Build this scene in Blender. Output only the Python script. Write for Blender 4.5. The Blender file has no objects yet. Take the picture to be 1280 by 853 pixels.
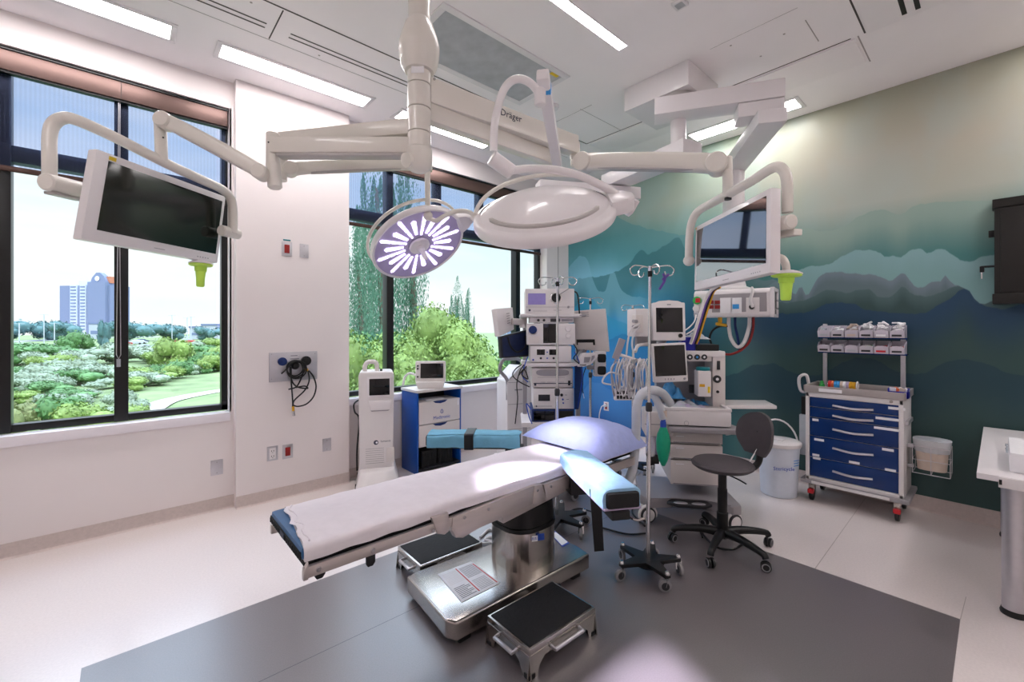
import bpy, bmesh, math, random
from mathutils import Vector, Matrix, noise
random.seed(7)
PI = math.pi
S = bpy.context.scene
COL = S.collection

# ------------------------------------------------------------------ camera
FP, CX, HY, HC = 543.0, 640.0, 410.0, 1.5
YAW = math.atan2(608, 543)
FW = Vector((math.cos(YAW), math.sin(YAW), 0)); RT = Vector((math.sin(YAW), -math.cos(YAW), 0))
cam_d = bpy.data.cameras.new('camera'); cam = bpy.data.objects.new('camera', cam_d); COL.objects.link(cam)
cam.location = (0, 0, HC); cam.rotation_euler = (PI/2, 0, YAW - PI/2)
cam_d.sensor_width = 36; cam_d.lens = FP/1280*36; cam_d.shift_y = -(426.5-HY)/1280
cam_d.clip_start = 0.05; cam_d.clip_end = 3000
S.camera = cam
# ------------------------------------------------------------------ view, world, sun
S.view_settings.view_transform = 'Standard'; S.view_settings.look = 'None'
S.view_settings.exposure = 0.55; S.view_settings.gamma = 1; S.view_settings.use_curve_mapping = False
WORLD_STRENGTH = 0.84
PANEL = 17.5
SUN = 0.7
w = bpy.data.worlds.new('sky'); S.world = w; w.use_nodes = True
nt = w.node_tree; nt.nodes.clear()
def wn(t, **k):
    n = nt.nodes.new(t)
    for a, b in k.items(): setattr(n, a, b)
    return n
wo = wn('ShaderNodeOutputWorld'); bg = wn('ShaderNodeBackground'); tc = wn('ShaderNodeTexCoord')
sep = wn('ShaderNodeSeparateXYZ'); nt.links.new(tc.outputs['Generated'], sep.inputs[0])
rm = wn('ShaderNodeValToRGB'); nt.links.new(sep.outputs[2], rm.inputs[0])
e = rm.color_ramp.elements; e[0].position = 0.0; e[0].color = (0.90, 0.92, 0.93, 1); e[1].position = 0.6; e[1].color = (0.26, 0.46, 0.80, 1)
m = rm.color_ramp.elements.new(0.18); m.color = (0.74, 0.86, 0.93, 1)
mp = wn('ShaderNodeMapping'); mp.inputs['Scale'].default_value = (1.2, 1.2, 6.5); nt.links.new(tc.outputs['Generated'], mp.inputs[0])
nz = wn('ShaderNodeTexNoise'); nz.inputs['Scale'].default_value = 1.7; nz.inputs['Detail'].default_value = 5; nt.links.new(mp.outputs[0], nz.inputs[0])
cr = wn('ShaderNodeValToRGB'); nt.links.new(nz.outputs[0], cr.inputs[0])
cr.color_ramp.elements[0].position = 0.36; cr.color_ramp.elements[1].position = 0.62
mx = wn('ShaderNodeMix', data_type='RGBA'); nt.links.new(cr.outputs[0], mx.inputs[0]); nt.links.new(rm.outputs[0], mx.inputs[6]); mx.inputs[7].default_value = (0.97, 0.98, 1.0, 1)
nt.links.new(mx.outputs[2], bg.inputs[0]); 
mrz = wn('ShaderNodeMapRange', interpolation_type='SMOOTHSTEP'); nt.links.new(sep.outputs[2], mrz.inputs[0]); mrz.inputs[1].default_value = .36; mrz.inputs[2].default_value = .62
mrz.inputs[3].default_value = WORLD_STRENGTH; mrz.inputs[4].default_value = WORLD_STRENGTH*5.2; nt.links.new(mrz.outputs[0], bg.inputs[1]); nt.links.new(bg.outputs[0], wo.inputs[0])
sd = bpy.data.lights.new('sun', 'SUN'); so = bpy.data.objects.new('sun', sd); COL.objects.link(so)
sd.energy = SUN; sd.angle = 0.03; sd.color = (1, 0.97, 0.92); so.rotation_euler = (math.radians(42), math.radians(-12), 0); so.location = (0, -5, 20)

# ------------------------------------------------------------------ projection helpers: a pixel ray met with a plane of the room
def W(px, py, D): return FW*D + RT*(D*(px-CX)/FP) + Vector((0, 0, HC + D*(HY-py)/FP))
def Zp(px, py, z): return W(px, py, FP*(HC-z)/(py-HY))
def Yp(px, py, y): return W(px, py, y/(FW.y + RT.y*(px-CX)/FP))
def Xp(px, py, x): return W(px, py, x/(FW.x + RT.x*(px-CX)/FP))

def lin(c):
    if isinstance(c, str): c = [int(c[i:i+2], 16) for i in (0, 2, 4)]
    c = [v/255 for v in c]
    return tuple((v/12.92 if v <= 0.04045 else ((v+0.055)/1.055)**2.4) for v in c) + (1,)

# ------------------------------------------------------------------ materials
M = {}
def mat(name, col, rough=0.5, metal=0.0, emit=None, es=0, noise_amt=0, nscale=30, bump=0, bscale=80, coat=0, crough=0.05, trans=0, ior=1.45, alpha=1, spec=0.5, stretch=None):
    m = bpy.data.materials.new(name); m.use_nodes = True; t = m.node_tree; b = t.nodes['Principled BSDF']
    c = lin(col)
    b.inputs['Base Color'].default_value = c; b.inputs['Roughness'].default_value = rough; b.inputs['Metallic'].default_value = metal
    b.inputs['Coat Weight'].default_value = coat; b.inputs['Coat Roughness'].default_value = crough; b.inputs['Transmission Weight'].default_value = trans; b.inputs['IOR'].default_value = ior
    b.inputs['Alpha'].default_value = alpha; b.inputs['Specular IOR Level'].default_value = spec
    if emit: b.inputs['Emission Color'].default_value = lin(emit); b.inputs['Emission Strength'].default_value = es
    if noise_amt or bump:
        tcn = t.nodes.new('ShaderNodeTexCoord'); mpn = t.nodes.new('ShaderNodeMapping'); t.links.new(tcn.outputs['Object'], mpn.inputs[0])
        if stretch: mpn.inputs['Scale'].default_value = stretch
    if noise_amt:
        n = t.nodes.new('ShaderNodeTexNoise'); n.inputs['Scale'].default_value = nscale; n.inputs['Detail'].default_value = 4; t.links.new(mpn.outputs[0], n.inputs[0])
        r = t.nodes.new('ShaderNodeValToRGB'); t.links.new(n.outputs[0], r.inputs[0])
        r.color_ramp.elements[0].position = 0.3; r.color_ramp.elements[1].position = 0.7
        r.color_ramp.elements[0].color = tuple(v*(1-noise_amt) for v in c[:3]) + (1,)
        r.color_ramp.elements[1].color = tuple(min(1, v*(1+noise_amt)) for v in c[:3]) + (1,)
        t.links.new(r.outputs[0], b.inputs['Base Color'])
    if bump:
        n2 = t.nodes.new('ShaderNodeTexNoise'); n2.inputs['Scale'].default_value = bscale; n2.inputs['Detail'].default_value = 3; t.links.new(mpn.outputs[0], n2.inputs[0])
        bn = t.nodes.new('ShaderNodeBump'); bn.inputs['Strength'].default_value = bump; bn.inputs['Distance'].default_value = 0.01
        t.links.new(n2.outputs[0], bn.inputs['Height']); t.links.new(bn.outputs[0], b.inputs['Normal'])
    M[name] = m; return m
mat('wall', 'ebe3e2', 0.45, noise_amt=0.01, nscale=3)
mat('ceiling', 'faf4f5', 0.6, noise_amt=0.01, nscale=3)
mat('ceiling_panel', 'f7f1f2', 0.45, noise_amt=0.01, nscale=5)
mat('line_dark', '55504e', 0.8, noise_amt=0.1)
mat('line_grey', 'a9a19f', 0.8, noise_amt=0.1)
mat('baseboard', 'cdbfba', 0.35, noise_amt=0.05, nscale=60)
mat('floor_light', 'eae0dd', 0.26, coat=0.7, crough=0.22, noise_amt=0.04, nscale=90)
mat('floor_seam', 'a59c96', 0.5, noise_amt=0.05)
mat('floor_dark', '6b6466', 0.36, coat=1.0, crough=0.33, noise_amt=0.12, nscale=160)
mat('frame_black', '101113', 0.35, noise_amt=0.1)
mat('frame_bronze', '4d3a35', 0.28, metal=0.6, noise_amt=0.08)
mat('bronze_box', '6a5651', 0.38, metal=0.75, noise_amt=0.05, nscale=4)
mat('sill', 'efe9ee', 0.3, noise_amt=0.01)
mat('boom', 'e2ddd5', 0.28, coat=0.3, noise_amt=0.01, nscale=6)
mat('boom_white', 'e9e4e6', 0.3, coat=0.2, noise_amt=0.01, nscale=6)
mat('boom_grey', 'b7b2b0', 0.4, noise_amt=0.02)
mat('plastic_white', 'e4dfdf', 0.35, noise_amt=0.015, nscale=8)
mat('plastic_cream', 'dcd5d2', 0.4, noise_amt=0.015, nscale=8)
mat('plastic_grey', '9c989c', 0.42, noise_amt=0.03, nscale=8)
mat('plastic_dark', '2a2a2e', 0.4, noise_amt=0.05)
mat('black', '0c0c0e', 0.42, noise_amt=0.1)
mat('black_matte', '141416', 0.75, noise_amt=0.15, bump=0.2)
mat('rubber_grey', '8c8a8d', 0.55, noise_amt=0.05)
mat('chrome', 'd8d8da', 0.14, metal=1, noise_amt=0.02)
mat('steel', 'b9b3ae', 0.24, metal=1, noise_amt=0.05, nscale=12, stretch=(1, 14, 14))
mat('steel_side', 'c9c0bc', 0.36, metal=0.7, noise_amt=0.04, nscale=9, stretch=(1, 10, 10))
mat('alu', 'c8c6cb', 0.35, metal=0.8, noise_amt=0.03)
mat('screen', '04060a', 0.06, noise_amt=0.1, spec=0.7)
mat('screen_gloss', '0a1420', 0.03, noise_amt=0.1, spec=1.0, ior=2.4)
mat('screen_green_reflection', '07100b', 0.09, noise_amt=0.1, spec=0.6)  # green reflection is put into the dark screen colour
mat('screen_lilac', '4a4070', 0.2, emit='8f80b8', es=0.35, noise_amt=0.1)
mat('blue_panel', '0d4fa5', 0.3, noise_amt=0.04, nscale=6)
mat('cart_blue', '05316f', 0.26, noise_amt=0.04, nscale=6)
mat('navy', '0d2a66', 0.5, noise_amt=0.08)
mat('navy_bag', '16264c', 0.6, noise_amt=0.15, bump=0.3, bscale=20)
mat('bin_blue', '1a1fa8', 0.3, noise_amt=0.04)
mat('red', 'c8202a', 0.4, noise_amt=0.05)
mat('red_deep', '8f1f1c', 0.4, noise_amt=0.05)
mat('orange', 'd86a3c', 0.45, noise_amt=0.05)
mat('yellow', 'e7c529', 0.45, noise_amt=0.05)
mat('green_bag', '12a07a', 0.45, noise_amt=0.06, bump=0.2, bscale=20)
mat('green', '2fae4e', 0.4, noise_amt=0.05)
mat('lime', 'c4ee5c', 0.35, noise_amt=0.04)
mat('teal', '0f7a84', 0.3, noise_amt=0.05)
mat('sky_blue', '3a9be0', 0.4, noise_amt=0.05)
mat('label_blue', '2a4fb4', 0.4, noise_amt=0.05)
mat('label', 'f0eff2', 0.5, noise_amt=0.02)
mat('ink', '3b3f52', 0.6, noise_amt=0.05)
mat('lilac', 'b6a6c4', 0.45, noise_amt=0.05)
mat('purple', '6a4fa6', 0.45, noise_amt=0.05)
mat('amber', 'd9a21a', 0.4, noise_amt=0.05)
mat('cloth_white', 'e6dfe3', 0.85, noise_amt=0.02, bump=0.25, bscale=14)
mat('cloth_blue', '9cc6e6', 0.85, noise_amt=0.07, nscale=20, bump=0.5, bscale=28)
mat('cloth_teal', '6fabc6', 0.85, noise_amt=0.07, nscale=20, bump=0.4, bscale=24)
mat('pillow', 'a9b4e6', 0.85, noise_amt=0.04, bump=0.4, bscale=16)
mat('pad_blue', '2f5f8c', 0.4, noise_amt=0.06)
mat('seat_grey', '4d474b', 0.55, noise_amt=0.05, bump=0.08, bscale=300)
mat('bucket', 'd7dde8', 0.4, noise_amt=0.02)
mat('bag_clear', 'dfe4ec', 0.25, noise_amt=0.04, bump=0.6, bscale=18, alpha=0.62)
mat('film_blue', '4d9ed6', 0.3, noise_amt=0.15, bump=0.8, bscale=26, alpha=0.85)
mat('clear_plastic', 'e9ecf4', 0.12, noise_amt=0.02, alpha=0.35)
mat('bin_clear', 'ddd7e3', 0.15, noise_amt=0.03, alpha=0.75)
mat('cable_white', 'd9d6d6', 0.45, noise_amt=0.03)
mat('cable_black', '0d0d0f', 0.45, noise_amt=0.1)
mat('hose', 'cfd2d8', 0.4, noise_amt=0.04, alpha=0.9)
mat('tan', 'cdbcae', 0.5, noise_amt=0.03)
mat('tray', 'aca4a2', 0.3, noise_amt=0.03)
mat('counter', 'e6e1e3', 0.3, noise_amt=0.01)
mat('grille', 'b4b5ba', 0.5, noise_amt=0.12, nscale=8, bump=0.2, bscale=10)
mat('black_cab', '14110e', 0.4, noise_amt=0.1)
mat('lamp_face', 'b0a4c8', 0.35, noise_amt=0.03)
mat('led', 'f6efff', 0.3, emit='e9dcff', es=1.6)
mat('panel_light', 'ffffff', 0.4, emit='fdf6f6', es=PANEL)
# outdoors: haze on the far things is mixed into their colours
mat('grass', '76895d', 0.9, noise_amt=0.25, nscale=0.5)
mat('tarmac', '989ca6', 0.9, noise_amt=0.1, nscale=0.3)
mat('path', 'bfb9b2', 0.9, noise_amt=0.05)
mat('bark', '6b6156', 0.9, noise_amt=0.2)
mat('leaf_bright', '7b944c', 0.7, noise_amt=0.3, nscale=0.8)
mat('leaf_mid', '557e4a', 0.7, noise_amt=0.3, nscale=0.5)
mat('leaf_olive', '778051', 0.7, noise_amt=0.25, nscale=0.5)
mat('leaf_grey', '889882', 0.7, noise_amt=0.2, nscale=0.4)
mat('leaf_far_haze', '567a7c', 0.8, noise_amt=0.2, nscale=0.1)  # bluish tone paints the distance haze into the leaves
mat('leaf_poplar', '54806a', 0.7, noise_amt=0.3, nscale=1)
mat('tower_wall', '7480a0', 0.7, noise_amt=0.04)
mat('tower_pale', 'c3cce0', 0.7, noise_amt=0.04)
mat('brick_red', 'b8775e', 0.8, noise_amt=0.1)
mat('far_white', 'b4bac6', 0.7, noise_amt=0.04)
mat('car_red', 'b04a4a', 0.4, noise_amt=0.05)
mat('car_dark', '4c5870', 0.4, noise_amt=0.05)

def glass_material():
    m = bpy.data.materials.new('window_glass'); m.use_nodes = True; t = m.node_tree; t.nodes.clear()
    o = t.nodes.new('ShaderNodeOutputMaterial'); tr = t.nodes.new('ShaderNodeBsdfTransparent'); gl = t.nodes.new('ShaderNodeBsdfGlossy')
    tr.inputs[0].default_value = (0.93, 0.98, 0.97, 1); gl.inputs['Roughness'].default_value = 0.01
    fr = t.nodes.new('ShaderNodeFresnel'); fr.inputs[0].default_value = 1.5; mxs = t.nodes.new('ShaderNodeMixShader')
    t.links.new(fr.outputs[0], mxs.inputs[0]); t.links.new(tr.outputs[0], mxs.inputs[1]); t.links.new(gl.outputs[0], mxs.inputs[2]); t.links.new(mxs.outputs[0], o.inputs[0])
    M['glass'] = m
M['floor_dark'].node_tree.nodes['Principled BSDF'].inputs['Coat IOR'].default_value = 1.8
glass_material()
def shade_material():                                    # translucent woven roller shade: fine vertical threads
    m = bpy.data.materials.new('shade_fabric'); m.use_nodes = True; t = m.node_tree; t.nodes.clear()
    o = t.nodes.new('ShaderNodeOutputMaterial'); tr = t.nodes.new('ShaderNodeBsdfTransparent'); df = t.nodes.new('ShaderNodeBsdfTranslucent')
    d2 = t.nodes.new('ShaderNodeBsdfDiffuse'); ad = t.nodes.new('ShaderNodeMixShader'); mxs = t.nodes.new('ShaderNodeMixShader')
    tr.inputs[0].default_value = (0.60, 0.66, 0.84, 1); df.inputs[0].default_value = lin('8f9fd0'); d2.inputs[0].default_value = lin('7c84a8')
    tcn = t.nodes.new('ShaderNodeTexCoord'); wv = t.nodes.new('ShaderNodeTexWave'); wv.inputs['Scale'].default_value = 14; wv.bands_direction = 'X'
    t.links.new(tcn.outputs['Object'], wv.inputs[0]); mr = t.nodes.new('ShaderNodeMapRange'); mr.inputs[3].default_value = 0.10; mr.inputs[4].default_value = 0.22
    t.links.new(wv.outputs[0] if False else wv.outputs['Fac'], mr.inputs[0])
    ad.inputs[0].default_value = 0.3; t.links.new(df.outputs[0], ad.inputs[1]); t.links.new(d2.outputs[0], ad.inputs[2])
    t.links.new(mr.outputs[0], mxs.inputs[0]); t.links.new(tr.outputs[0], mxs.inputs[1]); t.links.new(ad.outputs[0], mxs.inputs[2]); t.links.new(mxs.outputs[0], o.inputs[0])
    M['shade'] = m
shade_material()

# ------------------------------------------------------------------ mesh builder
def basis(z):
    z = Vector(z).normalized(); a = Vector((0, 0, 1)) if abs(z.z) < 0.95 else Vector((1, 0, 0))
    x = a.cross(z).normalized(); y = z.cross(x); return x, y, z
def frame_m(o, x, y, z): return Matrix(((x[0], y[0], z[0], o[0]), (x[1], y[1], z[1], o[1]), (x[2], y[2], z[2], o[2]), (0, 0, 0, 1)))
def smooth_pts(P, n=6):
    P = [Vector(p) for p in P]
    if len(P) < 3: return P
    out = []
    for i in range(len(P)-1):
        p0 = P[i-1] if i else P[0]*2-P[1]; p1 = P[i]; p2 = P[i+1]; p3 = P[i+2] if i+2 < len(P) else P[-1]*2-P[-2]
        for k in range(n):
            t = k/n
            out.append(0.5*((2*p1)+(p2-p0)*t+(2*p0-5*p1+4*p2-p3)*t*t+(3*p1-p0-3*p2+p3)*t**3))
    out.append(P[-1]); return out
class MB:
    def __init__(s, T=None): s.bm = bmesh.new(); s.mi = 0; s.slots = []; s.T = T
    def use(s, name):
        if name not in s.slots: s.slots.append(name)
        s.mi = s.slots.index(name); return s
    def _fin(s, verts, faces, bevel=0, T=None, seg=2):
        for f in faces: f.material_index = s.mi
        if bevel:
            es = list({e for f in faces for e in f.edges})
            r = bmesh.ops.bevel(s.bm, geom=es, offset=bevel, segments=seg, profile=0.6, affect='EDGES', clamp_overlap=True)
            verts = list({v for f in r['faces'] for v in f.verts} | {v for v in verts if v.is_valid})
            for f in r['faces']: f.material_index = s.mi
        if T is not None:
            for v in verts: v.co = T @ v.co
        return s
    def poly(s, pts, flip=False):
        vs = [s.bm.verts.new(p) for p in pts]
        if flip: vs.reverse()
        f = s.bm.faces.new(vs); f.material_index = s.mi; return s
    def box(s, x0, x1, y0, y1, z0, z1, bevel=0, T=None, seg=2):
        c = [(x, y, z) for z in (z0, z1) for y in (y0, y1) for x in (x0, x1)]
        vs = [s.bm.verts.new(p) for p in c]
        F = [(0, 2, 3, 1), (4, 5, 7, 6), (0, 1, 5, 4), (2, 6, 7, 3), (0, 4, 6, 2), (1, 3, 7, 5)]
        fs = [s.bm.faces.new([vs[i] for i in f]) for f in F]
        return s._fin(vs, fs, bevel, T, seg)
    def prism(s, pts, z0, z1, bevel=0, T=None, seg=2, top=None):
        n = len(pts); tp = top or pts
        a = [s.bm.verts.new((p[0], p[1], z0)) for p in pts]; b = [s.bm.verts.new((p[0], p[1], z1)) for p in tp]
        fs = [s.bm.faces.new(list(reversed(a))), s.bm.faces.new(b)]
        for i in range(n): fs.append(s.bm.faces.new((a[i], a[(i+1) % n], b[(i+1) % n], b[i])))
        return s._fin(a+b, fs, bevel, T, seg)
    def bar(s, p, q, wd, ht, bevel=0, up=(0, 0, 1), w2=None, h2=None):     # rectangular bar from p to q
        p = Vector(p); q = Vector(q); d = (q-p); L = d.length; z = d/L; u = Vector(up); x = u.cross(z)
        if x.length < 1e-4: x = Vector((1, 0, 0)).cross(z)
        x.normalize(); y = z.cross(x); w2 = w2 or wd; h2 = h2 or ht
        pts = [(-wd/2, -ht/2), (wd/2, -ht/2), (wd/2, ht/2), (-wd/2, ht/2)]; tp = [(-w2/2, -h2/2), (w2/2, -h2/2), (w2/2, h2/2), (-w2/2, h2/2)]
        return s.prism(pts, 0, L, bevel, frame_m(p, x, y, z), top=tp)
    def tube(s, P, r, seg=10, smooth=0, caps=True, flat=1.0):
        P = smooth_pts(P, smooth) if smooth else [Vector(p) for p in P]
        n = len(P); rs = r if isinstance(r, (list, tuple)) else [r]*n
        if len(rs) != n: rs = [rs[min(len(rs)-1, int(i/(n-1)*(len(rs)-1)))]*(1-((i/(n-1)*(len(rs)-1)) % 1)) + rs[min(len(rs)-1, int(i/(n-1)*(len(rs)-1))+1)]*((i/(n-1)*(len(rs)-1)) % 1) for i in range(n)]
        t = (P[1]-P[0]).normalized(); x, y, _ = basis(t); rings = []
        for i in range(n):
            t2 = (P[min(i+1, n-1)]-P[max(i-1, 0)])
            t2 = t2.normalized() if t2.length > 1e-9 else t
            q = t.rotation_difference(t2); x = q @ x; y = q @ y; t = t2
            rings.append([s.bm.verts.new(P[i]+x*math.cos(a)*rs[i]+y*math.sin(a)*rs[i]*flat) for a in [2*PI*k/seg for k in range(seg)]])
        for i in range(n-1):
            for k in range(seg):
                f = s.bm.faces.new((rings[i][k], rings[i][(k+1) % seg], rings[i+1][(k+1) % seg], rings[i+1][k])); f.material_index = s.mi
        if caps:
            for rr in (list(reversed(rings[0])), rings[-1]): s.bm.faces.new(rr).material_index = s.mi
        return s
    def lathe(s, prof, seg=28, T=None, sx=1, sy=1, caps=True):
        rings = []
        for r, z in prof:
            if r < 1e-6: rings.append([s.bm.verts.new((0, 0, z))])
            else: rings.append([s.bm.verts.new((r*math.cos(2*PI*k/seg)*sx, r*math.sin(2*PI*k/seg)*sy, z)) for k in range(seg)])
        for i in range(len(rings)-1):
            a, b = rings[i], rings[i+1]
            for k in range(seg):
                if len(a) == 1 and len(b) == 1: continue
                if len(a) == 1: f = s.bm.faces.new((a[0], b[(k+1) % seg], b[k]))
                elif len(b) == 1: f = s.bm.faces.new((a[k], a[(k+1) % seg], b[0]))
                else: f = s.bm.faces.new((a[k], a[(k+1) % seg], b[(k+1) % seg], b[k]))
                f.material_index = s.mi
        for R, rv in ((rings[0], True), (rings[-1], False)):
            if len(R) > 1 and caps: s.bm.faces.new(list(reversed(R)) if rv else R).material_index = s.mi
        if T is not None:
            for R in rings:
                for v in R: v.co = T @ v.co
        return s
    def cyl(s, p, q, r, seg=16, r2=None, bevel=0):
        p = Vector(p); q = Vector(q); L = (q-p).length; x, y, z = basis(q-p); r2 = r if r2 is None else r2
        b = bevel
        prof = [(r-b, 0), (r, b), (r2, L-b), (r2-b, L)] if b else [(r, 0), (r2, L)]
        return s.lathe(prof, seg, frame_m(p, x, y, z))
    def ball(s, c, r, seg=14, sx=1, sy=1, sz=1):
        n = max(6, seg//2); prof = [(r*math.sin(PI*i/n), -r*math.cos(PI*i/n)) for i in range(n+1)]; prof[0] = (0, -r); prof[-1] = (0, r)
        return s.lathe(prof, seg, Matrix.Translation(Vector(c)) @ Matrix.Diagonal((sx, sy, sz, 1)))
    def torus(s, c, nrm, R, r, seg=28, ms=8, a0=0, a1=2*PI, sx=1):
        x, y, z = basis(nrm); c = Vector(c); full = abs(a1-a0-2*PI) < 1e-6
        P = [c+x*math.cos(a0+(a1-a0)*k/seg)*R*sx+y*math.sin(a0+(a1-a0)*k/seg)*R for k in range(seg+1)]
        return s.tube(P, r, ms, caps=not full)
def mworld(o):
    Mx = Matrix.Identity(4)
    while o is not None: Mx = (Matrix.Translation(o.location) @ o.rotation_euler.to_matrix().to_4x4()) @ Mx; o = o.parent
    return Mx
def part(name, mb, parent=None, mt=None, world=False, sharp=38, deform=None):
    bm = mb.bm
    if world and parent is not None:
        bmesh.ops.transform(bm, matrix=mworld(parent).inverted(), verts=bm.verts)
    bmesh.ops.recalc_face_normals(bm, faces=bm.faces)
    me = bpy.data.meshes.new(name)
    org = None
    if parent is None:                                    # a thing of one mesh: origin at its base
        co = [v.co for v in bm.verts]
        org = Vector(((min(c.x for c in co)+max(c.x for c in co))/2, (min(c.y for c in co)+max(c.y for c in co))/2, min(c.z for c in co)))
        bmesh.ops.translate(bm, vec=-org, verts=bm.verts)
    for f in bm.faces: f.smooth = True
    bm.to_mesh(me); bm.free()
    me.set_sharp_from_angle(angle=math.radians(sharp))
    for sname in (mb.slots or [mt or 'plastic_white']): me.materials.append(M[sname])
    o = bpy.data.objects.new(name, me); COL.objects.link(o)
    if parent is not None: o.parent = parent
    if org is not None: o.location = org
    return o
def MBm(name): return MB().use(name)
def thing(name, label, cat, loc=(0, 0, 0), rz=0, group=None):
    o = bpy.data.objects.new(name, None); COL.objects.link(o); o.location = loc; o.rotation_euler = (0, 0, rz); o.empty_display_size = 0.1
    o['label'] = label; o['category'] = cat
    if group: o['group'] = group
    return o
def tag(o, label, cat, group=None, kind=None):
    o['label'] = label; o['category'] = cat
    if group: o['group'] = group
    if kind: o['kind'] = kind
    return o
def struct(name, mb, mt=None):
    o = part(name, mb, None, mt); o['kind'] = 'structure'; return o
def sempty(name, loc=(0, 0, 0)):
    o = bpy.data.objects.new(name, None); COL.objects.link(o); o.location = loc; o['kind'] = 'structure'; return o
def copy_tree(o, parent=None):
    c = o.copy(); COL.objects.link(c)
    if parent is not None: c.parent = parent
    for ch in [x for x in COL.objects if x.parent == o and x != c]: copy_tree(ch, c)
    return c
class Fr:                                                 # a standing frame: local x to the right, y away, z up
    def __init__(s, x, y, ang): s.o = Vector((x, y, 0)); s.a = ang; s.x = Vector((math.cos(ang), math.sin(ang), 0)); s.y = Vector((-math.sin(ang), math.cos(ang), 0))
    def loc(s, p): d = Vector(p)-s.o; return Vector((d.dot(s.x), d.dot(s.y), d.z))
    def q(s, px, py, yl=0):
        r = W(px, py, 1)-Vector((0, 0, HC)); c = Vector((0, 0, HC))-s.o
        t = (yl-c.dot(s.y))/r.dot(s.y); return s.loc(Vector((0, 0, HC))+r*t)
    def rect(s, x0, y0, x1, y1, yl=0): a = s.q(x0, y0, yl); b = s.q(x1, y1, yl); return a.x, b.x, b.z, a.z
AR = math.atan2(RT.y, RT.x)                                # angle of a thing facing the camera squarely
def text(s, size, mt, parent, T, name='lettering', ext=0.0006):
    cu = bpy.data.curves.new(name, 'FONT'); cu.body = s; cu.size = size; cu.extrude = ext; cu.align_x = 'CENTER'; cu.align_y = 'CENTER'; cu.resolution_u = 2
    o = bpy.data.objects.new(name, cu); me = bpy.data.meshes.new_from_object(o); bpy.data.objects.remove(o); bpy.data.curves.remove(cu)
    me.transform(T); me.materials.clear(); me.materials.append(M[mt]); r = bpy.data.objects.new(name, me); COL.objects.link(r); r.parent = parent; return r
FRONT = Matrix.Rotation(PI/2, 4, 'X')                       # lettering standing on a front face (local -y)
def pulse(P, r, mt='cable_black', seg=6, sm=6): return MBm(mt).tube(P, r, seg, smooth=sm)
# ================================================================== THE ROOM
C = 3.56; YW = 4.29; YG = 4.42; XM = 4.90; XB = -1.9; YB = -2.4
MAT = (-0.14, 3.21, 0.13, 2.69)
fl = MBm('floor_light')
xs = [XB, MAT[0], MAT[1], XM+.2]; ys = [YB, MAT[2], MAT[3], YW+.2]
for i in range(3):
    for j in range(3):
        fl.use('floor_dark' if i == 1 and j == 1 else 'floor_light')
        fl.poly([(xs[i], ys[j], 0), (xs[i+1], ys[j], 0), (xs[i+1], ys[j+1], 0), (xs[i], ys[j+1], 0)])
fl.use('floor_light').box(XB, XM+.2, YB, YW+.2, -.2, -.01)
def seam(x0, y0, x1, y1, m='floor_seam', w_=.0025):
    fl.use(m); d = Vector((x1-x0, y1-y0, 0)).normalized(); n = Vector((-d.y, d.x, 0))*w_
    fl.poly([(x0-n.x, y0-n.y, .0004), (x1-n.x, y1-n.y, .0004), (x1+n.x, y1+n.y, .0004), (x0+n.x, y0+n.y, .0004)])
seam(3.21, .76, 4.9, .78); seam(3.21, .13, 3.5, .12, 'floor_seam', .0015); seam(-.14, 2.09, 3.21, 2.06, 'ink', .0012)
struct('floor', fl)
ce = MBm('ceiling'); ce.box(XB, XM+.2, YB, YW+.3, C, C+.2)
def cline(x0, y0, x1, y1, w_=.004, m='line_dark'): ce.use(m).box(min(x0, x1)-w_*(x0 == x1), max(x0, x1)+w_*(x0 == x1), min(y0, y1)-w_*(y0 == y1), max(y0, y1)+w_*(y0 == y1), C-.0015, C+.01)
cline(XB, 3.07, 3.86, 3.07, .006); cline(3.86, .70, 3.86, 3.07, .005)
cline(XB, 3.47, 4.0, 3.47, .002, 'line_grey')
for x in (.77, -.45, 2.1, 3.3): cline(x, 3.09, x, 3.46, .004)
for x0, x1 in ((-1.2, -.55), (-.3, .72), (.87, 1.95), (2.25, 3.2)):
    for y in (3.30, 3.35): cline(x0, y, x1, y, .006)
for y0, y1 in ((.76, 1.6), (1.9, 2.9)):
    for x in (4.17, 4.21): cline(x, y0, x, y1, .006)
cline(3.40, .86, 3.72, .86, .003, 'line_grey'); cline(3.86, .66, 4.30, .66, .004, 'line_grey'); cline(3.23, .86, 3.23, 1.42, .001, 'line_grey')
cline(3.2, .62, 3.86, .62, .005, 'line_dark'); cline(3.22, 2.5, 3.22, 3.05, .002, 'line_grey'); cline(3.2, 2.62, 3.86, 2.62, .002, 'line_grey')
for x, y in ((.6, 3.15), (1.1, 3.42), (1.7, 2.9), (.85, 2.6), (3.3, 1.3), (3.45, 1.0), (3.6, 1.2), (4.25, .9), (2.2, 3.42)): ce.use('line_grey').lathe([(.008, -.001), (.008, .004)], 8, Matrix.Translation((x, y, C)))
ce.use('ceiling_panel').box(3.88, 4.27, .68, 3.05, C-.012, C+.002, .002)
struct('ceiling', ce)
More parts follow.
